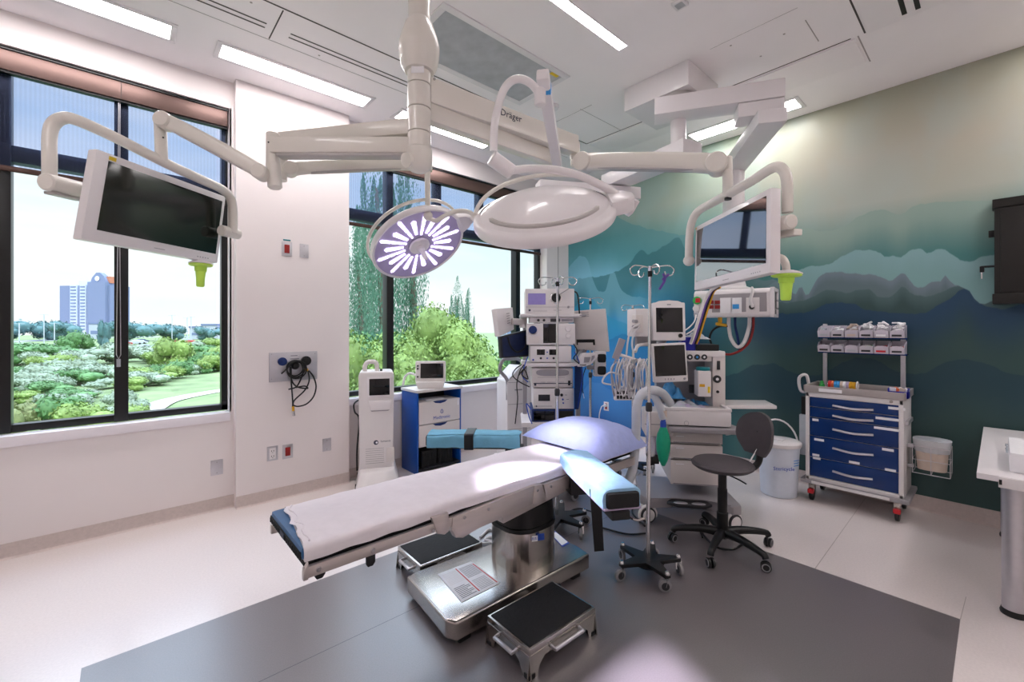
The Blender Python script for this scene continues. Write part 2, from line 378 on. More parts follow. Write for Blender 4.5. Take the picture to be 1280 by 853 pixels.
# window wall, with the two openings left free
W1 = (-1.85, .66); W2 = (1.55, 4.46); ZS, ZT = .80, 3.34
wl = MBm('wall')
wl.box(XB, XM+.2, YW, YW+.24, 0, ZS-.06); wl.box(XB, XM+.2, YW, YW+.24, ZT, C)
for a, b in ((XB, W1[0]), (W1[1], W2[0]), (W2[1], XM+.2)): wl.box(a, b, YW, YW+.24, ZS-.06, ZT)
struct('wall_left', wl)
wc = MBm('wall').box(W1[1]+.03, W2[0]+.08, 4.20, YW+.01, 0, C); struct('wall_pillar', wc)
wk = MBm('wall').box(4.44, XM, 4.235, YW+.01, 0, C); wk.use('line_grey').box(4.665, 4.68, 4.233, 4.236, 0, C); struct('wall_corner', wk)
struct('wall_front', MBm('wall').box(XB-.2, XB, YB-.2, YW+.2, 0, C)); struct('wall_back', MBm('wall').box(XB-.2, XM+.2, YB-.2, YB, 0, C))

# mural wall: one printed surface, ridges as curves of height along the wall
def mural():
    m = bpy.data.materials.new('mural_print'); m.use_nodes = True; t = m.node_tree; b = t.nodes['Principled BSDF']; L = t.links.new
    def N(ty, **k):
        n = t.nodes.new(ty)
        for a, v in k.items(): setattr(n, a, v)
        return n
    g = N('ShaderNodeNewGeometry'); sp = N('ShaderNodeSeparateXYZ'); L(g.outputs['Position'], sp.inputs[0])
    def math_(op, a, b_=None, cl=False):
        n = N('ShaderNodeMath', operation=op, use_clamp=cl)
        for i, v in enumerate((a, b_)):
            if v is None: continue
            if isinstance(v, (int, float)): n.inputs[i].default_value = v
            else: L(v, n.inputs[i])
        return n.outputs[0]
    Y = math_('DIVIDE', math_('ADD', sp.outputs[1], 2.4), 6.8); Z = math_('DIVIDE', sp.outputs[2], C)
    def ramp(inp, stops):
        r = N('ShaderNodeValToRGB'); L(inp, r.inputs[0]); el = r.color_ramp.elements
        for i, (p, c) in enumerate(sorted(stops)):
            e_ = el[i] if i < 2 else el.new(p/C)
            e_.position = p/C; e_.color = lin(c)
        return r.outputs[0]
    right = ramp(Z, [(3.5, 'a5a594'), (3.0, 'b3ae9f'), (2.6, 'b2b5a8'), (2.3, '74978f'), (2.1, '4d7f7d'), (1.7, '2c4658'), (1.3, '1e2a47'), (1.0, '1f2640'), (.6, '1a182c'), (.0, '13111a')])
    left = ramp(Z, [(3.5, '8fa39a'), (2.95, '8fa69c'), (2.72, '5f918c'), (2.45, '62a5b4'), (2.15, '7ec3dc'), (1.9, '45a8d2'), (1.4, '2a90d6'), (1.05, '4a98e0'), (.6, '2566b8'), (.0, '173a70')])
    mid = ramp(Z, [(3.5, '8d9d8b'), (3.0, 'a2aea0'), (2.7, '7fa298'), (2.4, '4a8280'), (2.0, '256a80'), (1.6, '1d5674'), (1.2, '0d2833'), (.8, '0e2236'), (.0, '15192a')])
    def mixc(f, a, b_):
        n = N('ShaderNodeMix', data_type='RGBA')
        for i, v in ((0, f), (6, a), (7, b_)):
            if isinstance(v, (int, float)): n.inputs[i].default_value = v
            elif isinstance(v, tuple): n.inputs[i].default_value = v
            else: L(v, n.inputs[i])
        return n.outputs[2]
    def smooth(x, a, b_):
        n = N('ShaderNodeMapRange', interpolation_type='SMOOTHSTEP'); L(x, n.inputs[0]); n.inputs[1].default_value = a; n.inputs[2].default_value = b_; return n.outputs[0]
    col = mixc(smooth(sp.outputs[1], .9, 2.2), right, mid); col = mixc(smooth(sp.outputs[1], 2.2, 3.5), col, left)
    # watery streaks, wide and soft
    mpn = N('ShaderNodeMapping'); mpn.inputs['Scale'].default_value = (1, 1.0, .55); L(g.outputs['Position'], mpn.inputs[0])
    nz_ = N('ShaderNodeTexNoise'); nz_.inputs['Scale'].default_value = 2.2; nz_.inputs['Detail'].default_value = 4; L(mpn.outputs[0], nz_.inputs[0])
    nf = smooth(nz_.outputs[0], .42, .62)
    col = mixc(math_('MULTIPLY', math_('MULTIPLY', nf, smooth(Z, .3, .62)), .22), col, mixc(.5, col, lin('9fd0e0')))
    wob = N('ShaderNodeTexNoise', noise_dimensions='1D'); wob.inputs['Scale'].default_value = 9; wob.inputs['Detail'].default_value = 3; L(sp.outputs[1], wob.inputs['W'])
    wv = math_('MULTIPLY', math_('SUBTRACT', wob.outputs[0], .5), .012)
    def ridge(col, pts, c, op=1.0, fade=.0, fc=None, jag=0, soft=.004):
        P = sorted([((Xp(x, y, XM).y+2.4)/6.8, Xp(x, y, XM).z/C) for x, y in pts])
        fcv = N('ShaderNodeFloatCurve'); L(Y, fcv.inputs[1]); cv = fcv.mapping.curves[0]
        P = [(0, P[0][1])] + P + [(1, P[-1][1])] if not fade else [(0, P[0][1])] + P + [(1, P[-1][1])]
        while len(cv.points) < len(P): cv.points.new(.5, .5)
        for q, (a, b_) in zip(cv.points, P): q.location = (a, b_); q.handle_type = 'VECTOR' if jag else 'AUTO'
        fcv.mapping.update()
        h = math_('ADD', fcv.outputs[0], wv); d = math_('SUBTRACT', h, Z)
        mk = smooth(d, -soft/2, soft/2)
        cc = lin(c)
        if fc is not None: cc = mixc(smooth(d, 0, fade), lin(c), lin(fc))
        if op < 1: mk = math_('MULTIPLY', mk, op)
        return mk, cc
    def lay(col, pts, c, op=1.0, jag=0, fade=0, fc=None, y0=None, y1=None, keep=None):
        mk, cc = ridge(col, pts, c, 1, fade, fc, jag)
        if keep is not None:                                # fade back into the ground below the ridge
            mk2, _ = ridge(col, [(x, y+keep) for x, y in pts], c, 1, 0, None, jag, soft=.12); mk = math_('MULTIPLY', mk, math_('SUBTRACT', 1.0, mk2))
        if y0 is not None: mk = math_('MULTIPLY', mk, smooth(sp.outputs[1], y0, y1))
        if op < 1: mk = math_('MULTIPLY', mk, op)
        return mixc(mk, col, cc)
    col = lay(col, [(700, 290), (720, 278), (735, 268), (755, 262), (780, 276), (800, 283), (830, 290), (860, 294), (900, 292)], '4a9098', .55, keep=60, y0=2.0, y1=2.5)
    col = lay(col, [(755, 345), (775, 338), (787, 330), (795, 318), (803, 312), (810, 318), (820, 314), (835, 305), (843, 298), (850, 296), (856, 312), (866, 322), (880, 315), (900, 300)], '35737c', .8, 1, keep=50, y0=1.7, y1=2.3)
    col = lay(col, [(700, 352), (715, 330), (728, 320), (742, 352), (755, 365), (765, 340), (772, 352), (780, 366), (800, 372)], '86c3d8', .5, 0, keep=45, y0=2.8, y1=3.2)
    col = lay(col, [(700, 470), (720, 452), (740, 438), (760, 452), (790, 446), (820, 430), (850, 448), (900, 440)], '3b86c4', .5, keep=60, y0=2.2, y1=2.8)
    col = lay(col, [(700, 505), (725, 492), (745, 478), (760, 486), (790, 500), (830, 498)], '5a9ad6', .45, keep=40, y0=2.2, y1=2.8)
    col = lay(col, [(700, 400), (712, 392), (722, 380), (735, 372), (748, 382), (762, 396), (780, 404), (800, 410), (830, 404)], '2e9cc6', .6, keep=40, y0=2.6, y1=3.2)
    col = lay(col, [(700, 432), (712, 420), (728, 424), (745, 412), (760, 424), (780, 418), (800, 430), (830, 426)], '1d6fb0', .5, 0, keep=36, y0=2.4, y1=3.0)
    Bq = [(985, 284), (1005, 285), (1035, 289), (1060, 280), (1080, 268), (1105, 262), (1127, 268), (1142, 258), (1165, 253), (1200, 252), (1270, 250)]
    col = lay(col, [(900, 300), (960, 290)]+Bq, '93a99f', 1, fade=.13, fc='467c7b', y0=2.4, y1=1.6)
    col = lay(col, [(930, 365), (975, 352), (990, 345), (1008, 334), (1035, 331), (1050, 322), (1065, 315), (1085, 313), (1103, 318), (1106, 321), (1115, 319), (1127, 322), (1135, 315), (1150, 311), (1160, 316), (1175, 311), (1190, 318), (1212, 328), (1225, 322), (1242, 320), (1280, 316)], '84a9ad', 1, fade=.05, fc='7ea4a4', y0=2.0, y1=1.3)
    col = lay(col, [(960, 350), (985, 358), (995, 368), (1001, 358), (1008, 369), (1017, 356), (1027, 344), (1045, 340), (1070, 343), (1092, 344), (1105, 348), (1115, 350), (1127, 342), (1140, 355), (1150, 360), (1165, 352), (1175, 352), (1181, 344), (1190, 355), (1200, 358), (1210, 368), (1228, 381), (1245, 376), (1280, 370)], '71818a', 1, 0, fade=.03, fc='5f7278', y0=2.0, y1=1.3)
    col = lay(col, [(940, 372), (985, 378), (1010, 374), (1035, 363), (1060, 366), (1085, 362), (1100, 372), (1118, 368), (1127, 359), (1140, 368), (1160, 370), (1180, 364), (1195, 358), (1210, 366), (1226, 381), (1245, 376), (1280, 372)], '4d6567', 1, 0, fade=.04, fc='38504f', y0=2.1, y1=1.4)
    col = lay(col, [(905, 400), (960, 392), (1010, 390), (1035, 380), (1060, 379), (1085, 388), (1110, 390), (1150, 392), (1175, 380), (1190, 372), (1205, 362), (1222, 378), (1245, 386), (1280, 380)], '284560', .95, 0, fade=.14, fc='203c50', y0=2.2, y1=1.5, keep=38)
    col = lay(col, [(905, 470), (960, 455), (1010, 470), (1080, 448), (1140, 468), (1200, 450), (1280, 470)], '1d3a4c', .6, keep=50, y0=2.6, y1=2.0)
    L(col, b.inputs['Base Color']); b.inputs['Roughness'].default_value = .36; b.inputs['Specular IOR Level'].default_value = .28
    M['mural'] = m
mural()
wr = MBm('wall').box(XM+.001, XM+.2, YB-.2, YW+.24, 0, C); wr.use('mural').poly([(XM, YB, 0), (XM, YB, C), (XM, 4.235, C), (XM, 4.235, 0)])
struct('wall_right', wr)
# coved baseboards
def bb(name, p, q, n, h=.10):
    p = Vector(p); q = Vector(q); n = Vector(n); mb = MBm('baseboard')
    pr = [(0, 0), (.028, 0), (.012, .01), (.006, .03), (.006, h), (0, h)]
    a = [mb.bm.verts.new(p+n*u+Vector((0, 0, v))) for u, v in pr]; b = [mb.bm.verts.new(q+n*u+Vector((0, 0, v))) for u, v in pr]
    for i in range(len(pr)): mb.bm.faces.new((a[i], a[(i+1) % 6], b[(i+1) % 6], b[i]))
    mb.bm.faces.new(a); mb.bm.faces.new(list(reversed(b))); return mb
struct('baseboard_left', bb('', (XB, YW, 0), (W1[1]+.03, YW, 0), (0, -1, 0)))
struct('baseboard_pillar', bb('', (W1[1]+.03, 4.20, 0), (W2[0]+.08, 4.20, 0), (0, -1, 0)))
struct('baseboard_far', bb('', (W2[0]+.08, YW, 0), (4.44, YW, 0), (0, -1, 0)))
struct('baseboard_right', bb('', (XM, 4.235, 0), (XM, YB, 0), (-1, 0, 0), .12))

# windows
def window(idx, x0, x1, low, up, lmost):
    root = sempty('window_%d' % idx, (x0, YG, ZS))
    f = MBm('frame_black'); y0, y1 = YG-.035, YG+.05
    f.box(x0, x1, y0, y1, ZS, ZS+.05, .003); f.box(x0, x1, y0, y1, ZT-.04, ZT, .003)
    f.box(x0, x0+.04, y0, y1, ZS, ZT, .003); f.box(x1-.045, x1, y0, y1, ZS, ZT, .003)
    f.box(x0, x1, y0, y1, 2.61, 2.72, .003)
    for x in low: f.box(x-.04, x+.04, y0-.02, y1, ZS, 2.72, .003)
    for x in up: f.box(x-.04, x+.04, y0-.01, y1, 2.72, ZT, .003)
    part('window_frame', f, root, world=True)
    edges = [x0+.04]+list(low)+[x1-.045]
    for a, b in zip(edges, edges[1:]): part('window_pane', MBm('glass').poly([(a+.03, YG+.01, ZS+.05), (b-.03, YG+.01, ZS+.05), (b-.03, YG+.01, 2.61), (a+.03, YG+.01, 2.61)]), root, world=True)
    edges = [x0+.04]+list(up)+[x1-.045]
    for a, b in zip(edges, edges[1:]): part('window_pane', MBm('glass').poly([(a+.03, YG+.01, 2.72), (b-.03, YG+.01, 2.72), (b-.03, YG+.01, ZT-.04), (a+.03, YG+.01, ZT-.04)]), root, world=True)
    s_ = MBm('sill').box(x0-.0, x1+.0, YW-.022, YG-.03, ZS-.075, ZS-.004, .006); part('window_sill', s_, root, world=True)
    r_ = MBm('wall'); r_.box(x1-.001, x1+.012, YW, YG-.03, ZS, ZT); r_.box(x0-.012, x0+.001, YW, YG-.03, ZS, ZT); part('window_reveal', r_, root, world=True)
window(1, W1[0], W1[1], (-1.2, -.6+.0, -.015), (-1.2, -.6, -.015), 0)
window(2, W2[0], W2[1], (2.14, 4.01), (2.14, 2.75, 3.38, 4.01), 0)
# roller shades: bronze head box, woven cloth, hem bar, bead chain
def shade(x0, x1, lab, joints, chain):
    t = thing('roller_shade', lab, 'window shade', ((x0+x1)/2, YG-.07, 2.54), 0, 'roller shades lowered over the upper panes')
    h = MBm('bronze_box').box(x0, x1, YG-.10, YG-.045, 3.19, 3.325, .004); h.use('frame_black').box(x0, x1, YG-.11, YG-.04, 3.322, 3.338); h.box(x0, x1, YG-.09, YG-.045, 3.175, 3.19)
    for j in joints: h.use('line_dark').box(j-.002, j+.002, YG-.1012, YG-.09, 3.192, 3.323)
    part('head_box', h, t, world=True)
    part('shade_cloth', MBm('shade').poly([(x0+.01, YG-.062, 2.56), (x1-.01, YG-.062, 2.56), (x1-.01, YG-.062, 3.19), (x0+.01, YG-.062, 3.19)]), t, world=True)
    part('hem_bar', MBm('frame_bronze').box(x0+.01, x1-.01, YG-.068, YG-.054, 2.535, 2.572, .004), t, world=True)
    if chain:
        c = MBm('alu'); x = chain
        c.tube([(x, YG-.075, 3.19), (x-.004, YG-.075, 2.2), (x-.012, YG-.075, 1.30), (x, YG-.075, 1.27), (x+.012, YG-.075, 1.30), (x+.006, YG-.075, 2.2), (x+.008, YG-.075, 3.19)], .0028, 5)
        part('bead_chain', c, t, world=True)
        part('chain_holder', MBm('clear_plastic').box(x-.012, x+.012, YG-.085, YG-.066, 1.21, 1.27, .003), t, world=True)
shade(W1[0]+.01, W1[1]-.01, 'roller shade with bronze head box over the upper panes of the left window', (-1.2, -.015), -.03)
shade(W2[0]+.01, W2[1]-.01, 'roller shade with bronze head box over the upper panes of the window beyond the pillar', (2.14, 4.01), None)

# ceiling lights
def panel(x0, x1, y0, y1, lab, grp, fr=.035):
    t = thing('ceiling_light', lab, 'ceiling light', ((x0+x1)/2, (y0+y1)/2, C), 0, grp)
    f = MBm('boom_white')
    z0, z1 = C-.008, C+.0
    f.box(x0-fr, x1+fr, y0-fr, y0, z0, z1, .002); f.box(x0-fr, x1+fr, y1, y1+fr, z0, z1, .002); f.box(x0-fr, x0, y0, y1, z0, z1, .002); f.box(x1, x1+fr, y0, y1, z0, z1, .002)
    part('light_frame', f, t, world=True)
    part('diffuser', MBm('panel_light').box(x0, x1, y0, y1, C-.004, C-.001), t, world=True); return t
panel(-.87, .24, 3.75, 3.93, 'long ceiling light above the left window, nearest to the camera', 'wide ceiling lights along the window wall')
panel(.535, 1.65, 3.75, 3.93, 'long ceiling light in front of the white pillar top', 'wide ceiling lights along the window wall')
panel(1.97, 3.06, 3.75, 3.93, 'long ceiling light behind the boom column, above the far window', 'wide ceiling lights along the window wall')
panel(1.35, 2.73, 1.80, 1.87, 'narrow slot ceiling light between the air grille and the ceiling corner', 'narrow ceiling lights', .004)
panel(4.49, 4.69, 1.22, 2.20, 'ceiling light near the mural, partly hidden by the pendant arm', 'wide ceiling lights along the mural')
panel(4.49, 4.69, -1.4, -.3, 'unseen added ceiling light near the mural, out past the cabinet', 'wide ceiling lights along the mural')  # this and the next panels: unseen, added to light the room
panel(.6, 1.7, -1.3, -1.1, 'unseen added ceiling light behind the camera', 'wide ceiling lights along the window wall')
panel(2.9, 4.0, -1.3, -1.1, 'unseen added ceiling light behind the camera on the right', 'wide ceiling lights along the window wall')
panel(-1.2, -1.0, .5, 1.6, 'unseen added ceiling light behind the camera on the left', 'wide ceiling lights along the window wall')
# air grille
t = thing('air_grille', 'large grey perforated air supply grille in the ceiling', 'air vent', (2.1, 2.6, C))
x0, x1, y0, y1 = 1.55, 2.67, 2.38, 2.89
part('grille_face', MBm('grille').box(x0, x1, y0, y1, C-.006, C-.001), t, world=True)
f = MBm('boom_white'); k = .05
f.box(x0-k, x1+k, y0-k, y0, C-.01, C, .002); f.box(x0-k, x1+k, y1, y1+k, C-.01, C, .002); f.box(x0-k, x0, y0, y1, C-.01, C, .002); f.box(x1, x1+k, y0, y1, C-.01, C, .002)
part('grille_frame', f, t, world=True)
part('sticker', MBm('yellow').box(2.56, 2.645, 2.385, 2.415, C-.0075, C-.006), t, world=True)['label'] = 'small yellow warning sticker'
t = thing('slot_diffuser', 'white ceiling diffuser with two black slots at the top edge above the mural', 'air vent', (3.72, .3, C))
part('diffuser_plate', MBm('ceiling_panel').box(3.0, 3.86, .17, .60, C-.012, C, .002), t, world=True)
mb = MBm('black'); mb.box(3.0, 3.80, .395, .42, C-.014, C-.011); mb.box(3.0, 3.80, .33, .355, C-.014, C-.011); part('slot', mb, t, world=True)
mb = MBm('boom_white').lathe([(.055, 0), (.055, -.012), (.045, -.03), (.02, -.035), (0, -.035)], 24, Matrix.Translation((2.97, 2.75, C))); tag(part('smoke_detector', mb), 'round white smoke detector on the ceiling beyond the air grille', 'smoke detector')
p_ = Zp(850, 3, C); mb = MBm('boom_white').box(p_.x-.04, p_.x+.04, p_.y-.04, p_.y+.04, C-.02, C, .004); mb.use('grille').box(p_.x-.025, p_.x+.025, p_.y-.025, p_.y+.025, C-.022, C-.019); tag(part('ceiling_sensor', mb), 'small square white sensor on the ceiling at the top edge', 'sensor')

# wall plates on the pillar and the window wall
def plate(px, py, w_, h_, kind, lab, cat, yy=4.20, name='wall_outlet'):
    p = Yp(px, py, yy); t = thing(name, lab, cat, (p.x, yy, p.z-h_/2))
    m = MBm('alu').box(-w_/2, w_/2, -.006, 0, 0, h_, .002); part('cover_plate', m, t)
    if kind == 'red': part('socket', MBm('red_deep').box(-w_*.24, w_*.24, -.012, -.005, h_*.2, h_*.8, .002), t)['label'] = 'deep red emergency socket'
    if kind == 'switch': part('socket', MBm('plastic_white').box(-w_*.22, w_*.22, -.010, -.005, h_*.2, h_*.8, .002), t)
    if kind == 'white':
        m = MBm('plastic_white').box(-w_*.3, w_*.3, -.010, -.005, h_*.12, h_*.88, .002)
        for zz in (.32, .68):
            for dx in (-.1, .1): m.use('black').box(w_*dx-.002, w_*dx+.002, -.0105, -.0098, h_*zz-.006, h_*zz+.006)
            m.use('black').lathe([(.003, 0), (.003, .001)], 8, Matrix.Translation((0, -.010, h_*zz-.014)) @ FRONT)
        part('socket', m, t)
    if kind == 'blank':
        m = MBm('plastic_grey')
        for zz in (.15, .85): m.lathe([(.004, 0), (.003, .0015), (0, .0015)], 10, Matrix.Translation((0, -.0065, h_*zz)) @ FRONT)
        part('screw', m, t)
    return t
t = plate(358.5, 311.5, .085, .125, 'red', 'red emergency outlet high on the white pillar under a small dark tag', 'outlet')
tg = part('name_tag', MBm('teal').box(-.03, .03, -.004, 0, .135, .147, .001), t); tg['label'] = 'small dark green tag above the outlet'
plate(380, 314, .075, .125, 'blank', 'blank metal plate high on the white pillar, right of the red outlet', 'wall plate', name='wall_plate')
plate(340.5, 567, .085, .125, 'white', 'white double outlet low on the white pillar', 'outlet')
plate(359.5, 564.5, .085, .125, 'red', 'red emergency outlet low on the white pillar beside the white one', 'outlet')
plate(408.5, 556, .075, .12, 'blank', 'blank metal plate low on the right side of the white pillar', 'wall plate', name='wall_plate')
plate(271, 584.5, .085, .125, 'blank', 'blank metal plate on the wall under the left window', 'wall plate', YW, name='wall_plate')
p_ = Xp(758, 508, XM)
t = thing('wall_outlet', 'outlet with a plugged white cord low on the blue mural', 'outlet', (XM, p_.y, p_.z-.06))
part('cover_plate', MBm('plastic_white').box(-.006, 0, -.04, .04, 0, .12, .002), t); part('socket', MBm('red_deep').box(-.01, -.005, -.015, .015, .02, .10, .002), t)
mb = MBm('cable_white'); mb.box(-.05, -.01, -.018, .018, .055, .09, .006); mb.tube([(-.05, 0, .07), (-.08, .02, .06), (-.09, .05, -.05), (-.09, .05, -.2), (-.08, .05, -.38)], .007, 8, smooth=6); part('plug', mb, t)

# medical gas panel with hose
fr = Fr(0, 4.20, 0)
a = fr.q(336, 440); b = fr.q(396, 474)
t = thing('gas_control_panel', 'steel gas control panel with two gauges on the white pillar', 'control panel', ((a.x+b.x)/2, 4.20, b.z-.01))
x0, x1, z0, z1 = a.x, b.x, (fr.q(336, 478).z+fr.q(396, 474).z)/2, (fr.q(336, 441).z+fr.q(396, 439).z)/2
mb = MBm('alu').box(x0, x1, 4.185, 4.20, z0, z1, .004)
for px, py in ((339, 443), (393, 442), (339, 474), (393, 471)): q = fr.q(px, py); mb.use('plastic_grey').lathe([(.004, 0), (.003, .002), (0, .002)], 8, Matrix.Translation((q.x, 4.1845, q.z)) @ FRONT)
mb.use('ink').box(x0+.17, x1-.17, 4.1842, 4.1852, z1-.037, z1-.032); mb.box(x0+.24, x1-.23, 4.1842, 4.1852, z1-.065, z1-.060); mb.box(x0+.24, x1-.2, 4.1842, 4.1852, z0+.022, z0+.030)
part('panel_plate', mb, t, world=True)
for px, py, rr, bz in ((352, 452, .036, 'navy'), (381.5, 451, .042, 'black')):
    q = fr.q(px, py); G = MBm(bz).lathe([(rr, 0), (rr, .022), (rr*.82, .024)], 28, Matrix.Translation((q.x, 4.185, q.z)) @ FRONT)
    G.use('label').lathe([(rr*.82, .0235), (0, .0236)], 28, Matrix.Translation((q.x, 4.185, q.z)) @ FRONT); G.use('black').bar((q.x, 4.161, q.z), (q.x-rr*.4, 4.161, q.z+rr*.4), .003, .002)
    for kk in range(9):
        aa = math.radians(-40+kk*32.5); G.bar((q.x+math.cos(aa)*rr*.62, 4.161, q.z+math.sin(aa)*rr*.62), (q.x+math.cos(aa)*rr*.75, 4.161, q.z+math.sin(aa)*rr*.75), .002, .001)
    part('gauge', G, t, world=True)
q = fr.q(367.5, 457); mb = MBm('black').lathe([(.034, 0), (.034, .03), (.02, .05), (0, .05)], 20, Matrix.Translation((q.x, 4.185, q.z)) @ FRONT)
part('valve', mb, t, world=True); q = fr.q(381.5, 462); mb = MBm('amber').cyl((q.x, 4.185, q.z), (q.x, 4.15, q.z), .014, 12); part('valve', mb, t, world=True)
def gp(*P): return [tuple((lambda v: (v.x, 4.20-.045-.012*((i*7) % 3), v.z))(fr.q(px, py))) for i, (px, py) in enumerate(P)]
mb = MBm('cable_black')
c0 = fr.q(367, 460)
for kk in range(3): mb.torus((c0.x+.004*kk, 4.155-.014*kk, c0.z-.006*kk), (0, 1, .05*kk), .068+.006*kk, .0065, 26, 7)
mb.tube(gp((350, 467), (356, 461), (361, 455), (367, 452), (374, 454), (376, 464), (374, 474), (368, 483), (358, 486)), .0065, 7, smooth=6)
mb.tube(gp((361, 458), (361, 470), (364, 479), (372, 484), (382, 485), (378, 482), (368, 484)), .0065, 7, smooth=6)
mb.tube(gp((362, 458), (362, 480), (363, 500), (364, 508)), .0065, 7, smooth=6)
mb.tube(gp((383, 463), (384, 475), (378, 487), (366, 500), (364, 507)), .0065, 7, smooth=6)
mb.tube(gp((384, 463), (389, 470), (392, 482), (390, 495), (381, 504), (370, 507), (364, 506)), .0065, 7, smooth=6)
mb.use('amber').cyl(gp((364.5, 507))[0], gp((364.8, 513))[0], .011, 10); mb.use('chrome').cyl(gp((364.8, 513))[0], gp((365.5, 519))[0], .013, 10)
tag(part('air_hose', mb), 'coiled black air hose hanging from the steel gas panel', 'hose')

# ================================================================== OUTDOORS
GZ = -4.5
g = MBm('grass'); random.seed(3)
NX, NY = 60, 60
def gh(x, y): return GZ + .5*noise.noise(Vector((x*.03, y*.03, 0))) + .15*noise.noise(Vector((x*.13, y*.13, 4)))
gv = [[g.bm.verts.new((-160+i*8, 6+(j/NY)**2.0*500, gh(-160+i*8, 6+(j/NY)**2*500))) for j in range(NY+1)] for i in range(NX+1)]
for i in range(NX):
    for j in range(NY): g.bm.faces.new((gv[i][j], gv[i+1][j], gv[i+1][j+1], gv[i][j+1]))
struct('ground', g)['kind'] = 'structure'
def strip(name, P, wd, m, dz, lab, cat):
    mb = MBm(m); P = smooth_pts(P, 5)
    L_ = []; 
    for i, p in enumerate(P):
        d = (P[min(i+1, len(P)-1)]-P[max(i-1, 0)]); n = Vector((-d.y, d.x, 0)).normalized()*wd/2
        L_.append([mb.bm.verts.new((p.x+s*n.x, p.y+s*n.y, gh(p.x+s*n.x, p.y+s*n.y)+dz)) for s in (-1, 1)])
    for a, b in zip(L_, L_[1:]): mb.bm.faces.new((a[0], a[1], b[1], b[0]))
    o = part(name, mb); o['kind'] = 'structure'; return o
strip('path_ground', [Zp(130, 560, GZ), Zp(195, 512, GZ), Zp(230, 501, GZ), Zp(270, 494, GZ), Zp(300, 490, GZ)], 1.7, 'path', .06, '', '')
strip('road_ground', [Zp(-60, 430, GZ), Zp(20, 427.5, GZ), Zp(70, 425, GZ), Zp(110, 423, GZ), Zp(200, 421.5, GZ), Zp(300, 422, GZ)], 14, 'tarmac', .12, '', '')
LEAF = {}
def foliage(seed, n=900, R=1.0, squash=.8, size=.12, fl=None):
    key = (seed, n, R, squash, size)
    random.seed(seed); mb = MB(); mb.use('leaf_mid')
    blobs = [(Vector((random.uniform(-.55, .55)*R, random.uniform(-.55, .55)*R, random.uniform(-.1, .65)*R*squash)), random.uniform(.3, .5)*R) for _ in range(9)]
    for k in range(n):
        c, r = random.choice(blobs); d = Vector((random.gauss(0, 1), random.gauss(0, 1), random.gauss(0, 1))).normalized()
        p = c+Vector((d.x*r, d.y*r, d.z*r*squash))*random.uniform(.75, 1.05); p.z = max(p.z, -.35*R)
        s = size*random.uniform(.6, 1.4); nrm = (d+Vector((random.gauss(0, .5), random.gauss(0, .5), random.gauss(0, .5)))).normalized(); x, y, _ = basis(nrm)
        a = random.uniform(0, PI); u = x*math.cos(a)+y*math.sin(a); v = -x*math.sin(a)+y*math.cos(a)
        mb.poly([p-u*s, p-v*s*.55, p+u*s, p+v*s*.55])
    for c, r in blobs: mb.ball(c, r*.78, 10, 1, 1, squash)
    return mb
def poplar(seed, H, R, n=1500, size=.22):
    random.seed(seed); mb = MB(); mb.use('leaf_poplar')
    spires = [(0, 0, H, R)]+[(random.uniform(-1, 1)*R*.9, random.uniform(-1, 1)*R*.9, H*random.uniform(.55, .92), R*.45) for _ in range(7)]
    for k in range(n):
        sx_, sy_, h, r = random.choice(spires); z = random.uniform(.06, 1)**.9; rr = r*math.sin(PI*min(1, z*.92+.08))**.7*random.uniform(.2, 1)
        a = random.uniform(0, 2*PI); p = Vector((sx_*(.5+z*.5)+rr*math.cos(a), sy_*(.5+z*.5)+rr*math.sin(a), z*h))
        s = size*random.uniform(.6, 1.3); u = Vector((random.gauss(0, .4), random.gauss(0, .4), 1)).normalized(); v = u.cross(Vector((random.gauss(0, 1), random.gauss(0, 1), 0))).normalized()
        mb.poly([p-u*s, p-v*s*.5, p+u*s, p+v*s*.5])
    return mb
protos = {}
def tree(px, pyb, pyt, D, wpx, m, lab, cat='tree', grp=None, seed=1, kind='bush', n=700, name='leafy_tree'):
    base = W(px, pyb, D); H = D*(pyb-pyt)/FP; Wd = D*wpx/FP
    base.z = gh(base.x, base.y) if D > 12 else GZ
    H = W(px, pyt, D).z-base.z
    key = (kind, m, seed)
    t = thing(name, lab, cat, base, 0, grp)
    if key not in protos:
        if kind == 'poplar': mb = poplar(seed, 1, .17, n, .0075)
        elif kind == 'tree': mb = foliage(seed, n, 1, .85, .030)
        else: mb = foliage(seed, n, 1, .85, .06)
        mb.slots = [m]
        protos[key] = part('foliage', mb, t, sharp=180); f = protos[key]
    else:
        f = protos[key].copy(); COL.objects.link(f); f.parent = t
    if kind == 'poplar': f.scale = (H*Wd/(H*.34), H*Wd/(H*.34), H); f.location = (0, 0, 0)
    else:
        hh = min(H*.8, Wd*1.05) if kind == 'tree' else H
        f.scale = (Wd/1.9, Wd/1.9, hh/1.42); f.location = (0, 0, H-hh+hh*.28)
    if kind in ('tree', 'poplar'):
        tr = MBm('bark').tube([(0, 0, -.3), (.02*H, 0, H*.25), (0, .01*H, H*.75)], [max(.05, H*.022), H*.015, H*.006], 7, smooth=3)
        if kind == 'tree':
            for a in (0, 2.1, 4.2): tr.tube([(0, 0, H*.3), (math.cos(a)*Wd*.12, math.sin(a)*Wd*.12, H*.5), (math.cos(a)*Wd*.25, math.sin(a)*Wd*.25, H*.7)], [H*.012, H*.008, H*.004], 6, smooth=3)
        part('trunk', tr, t)
    return t
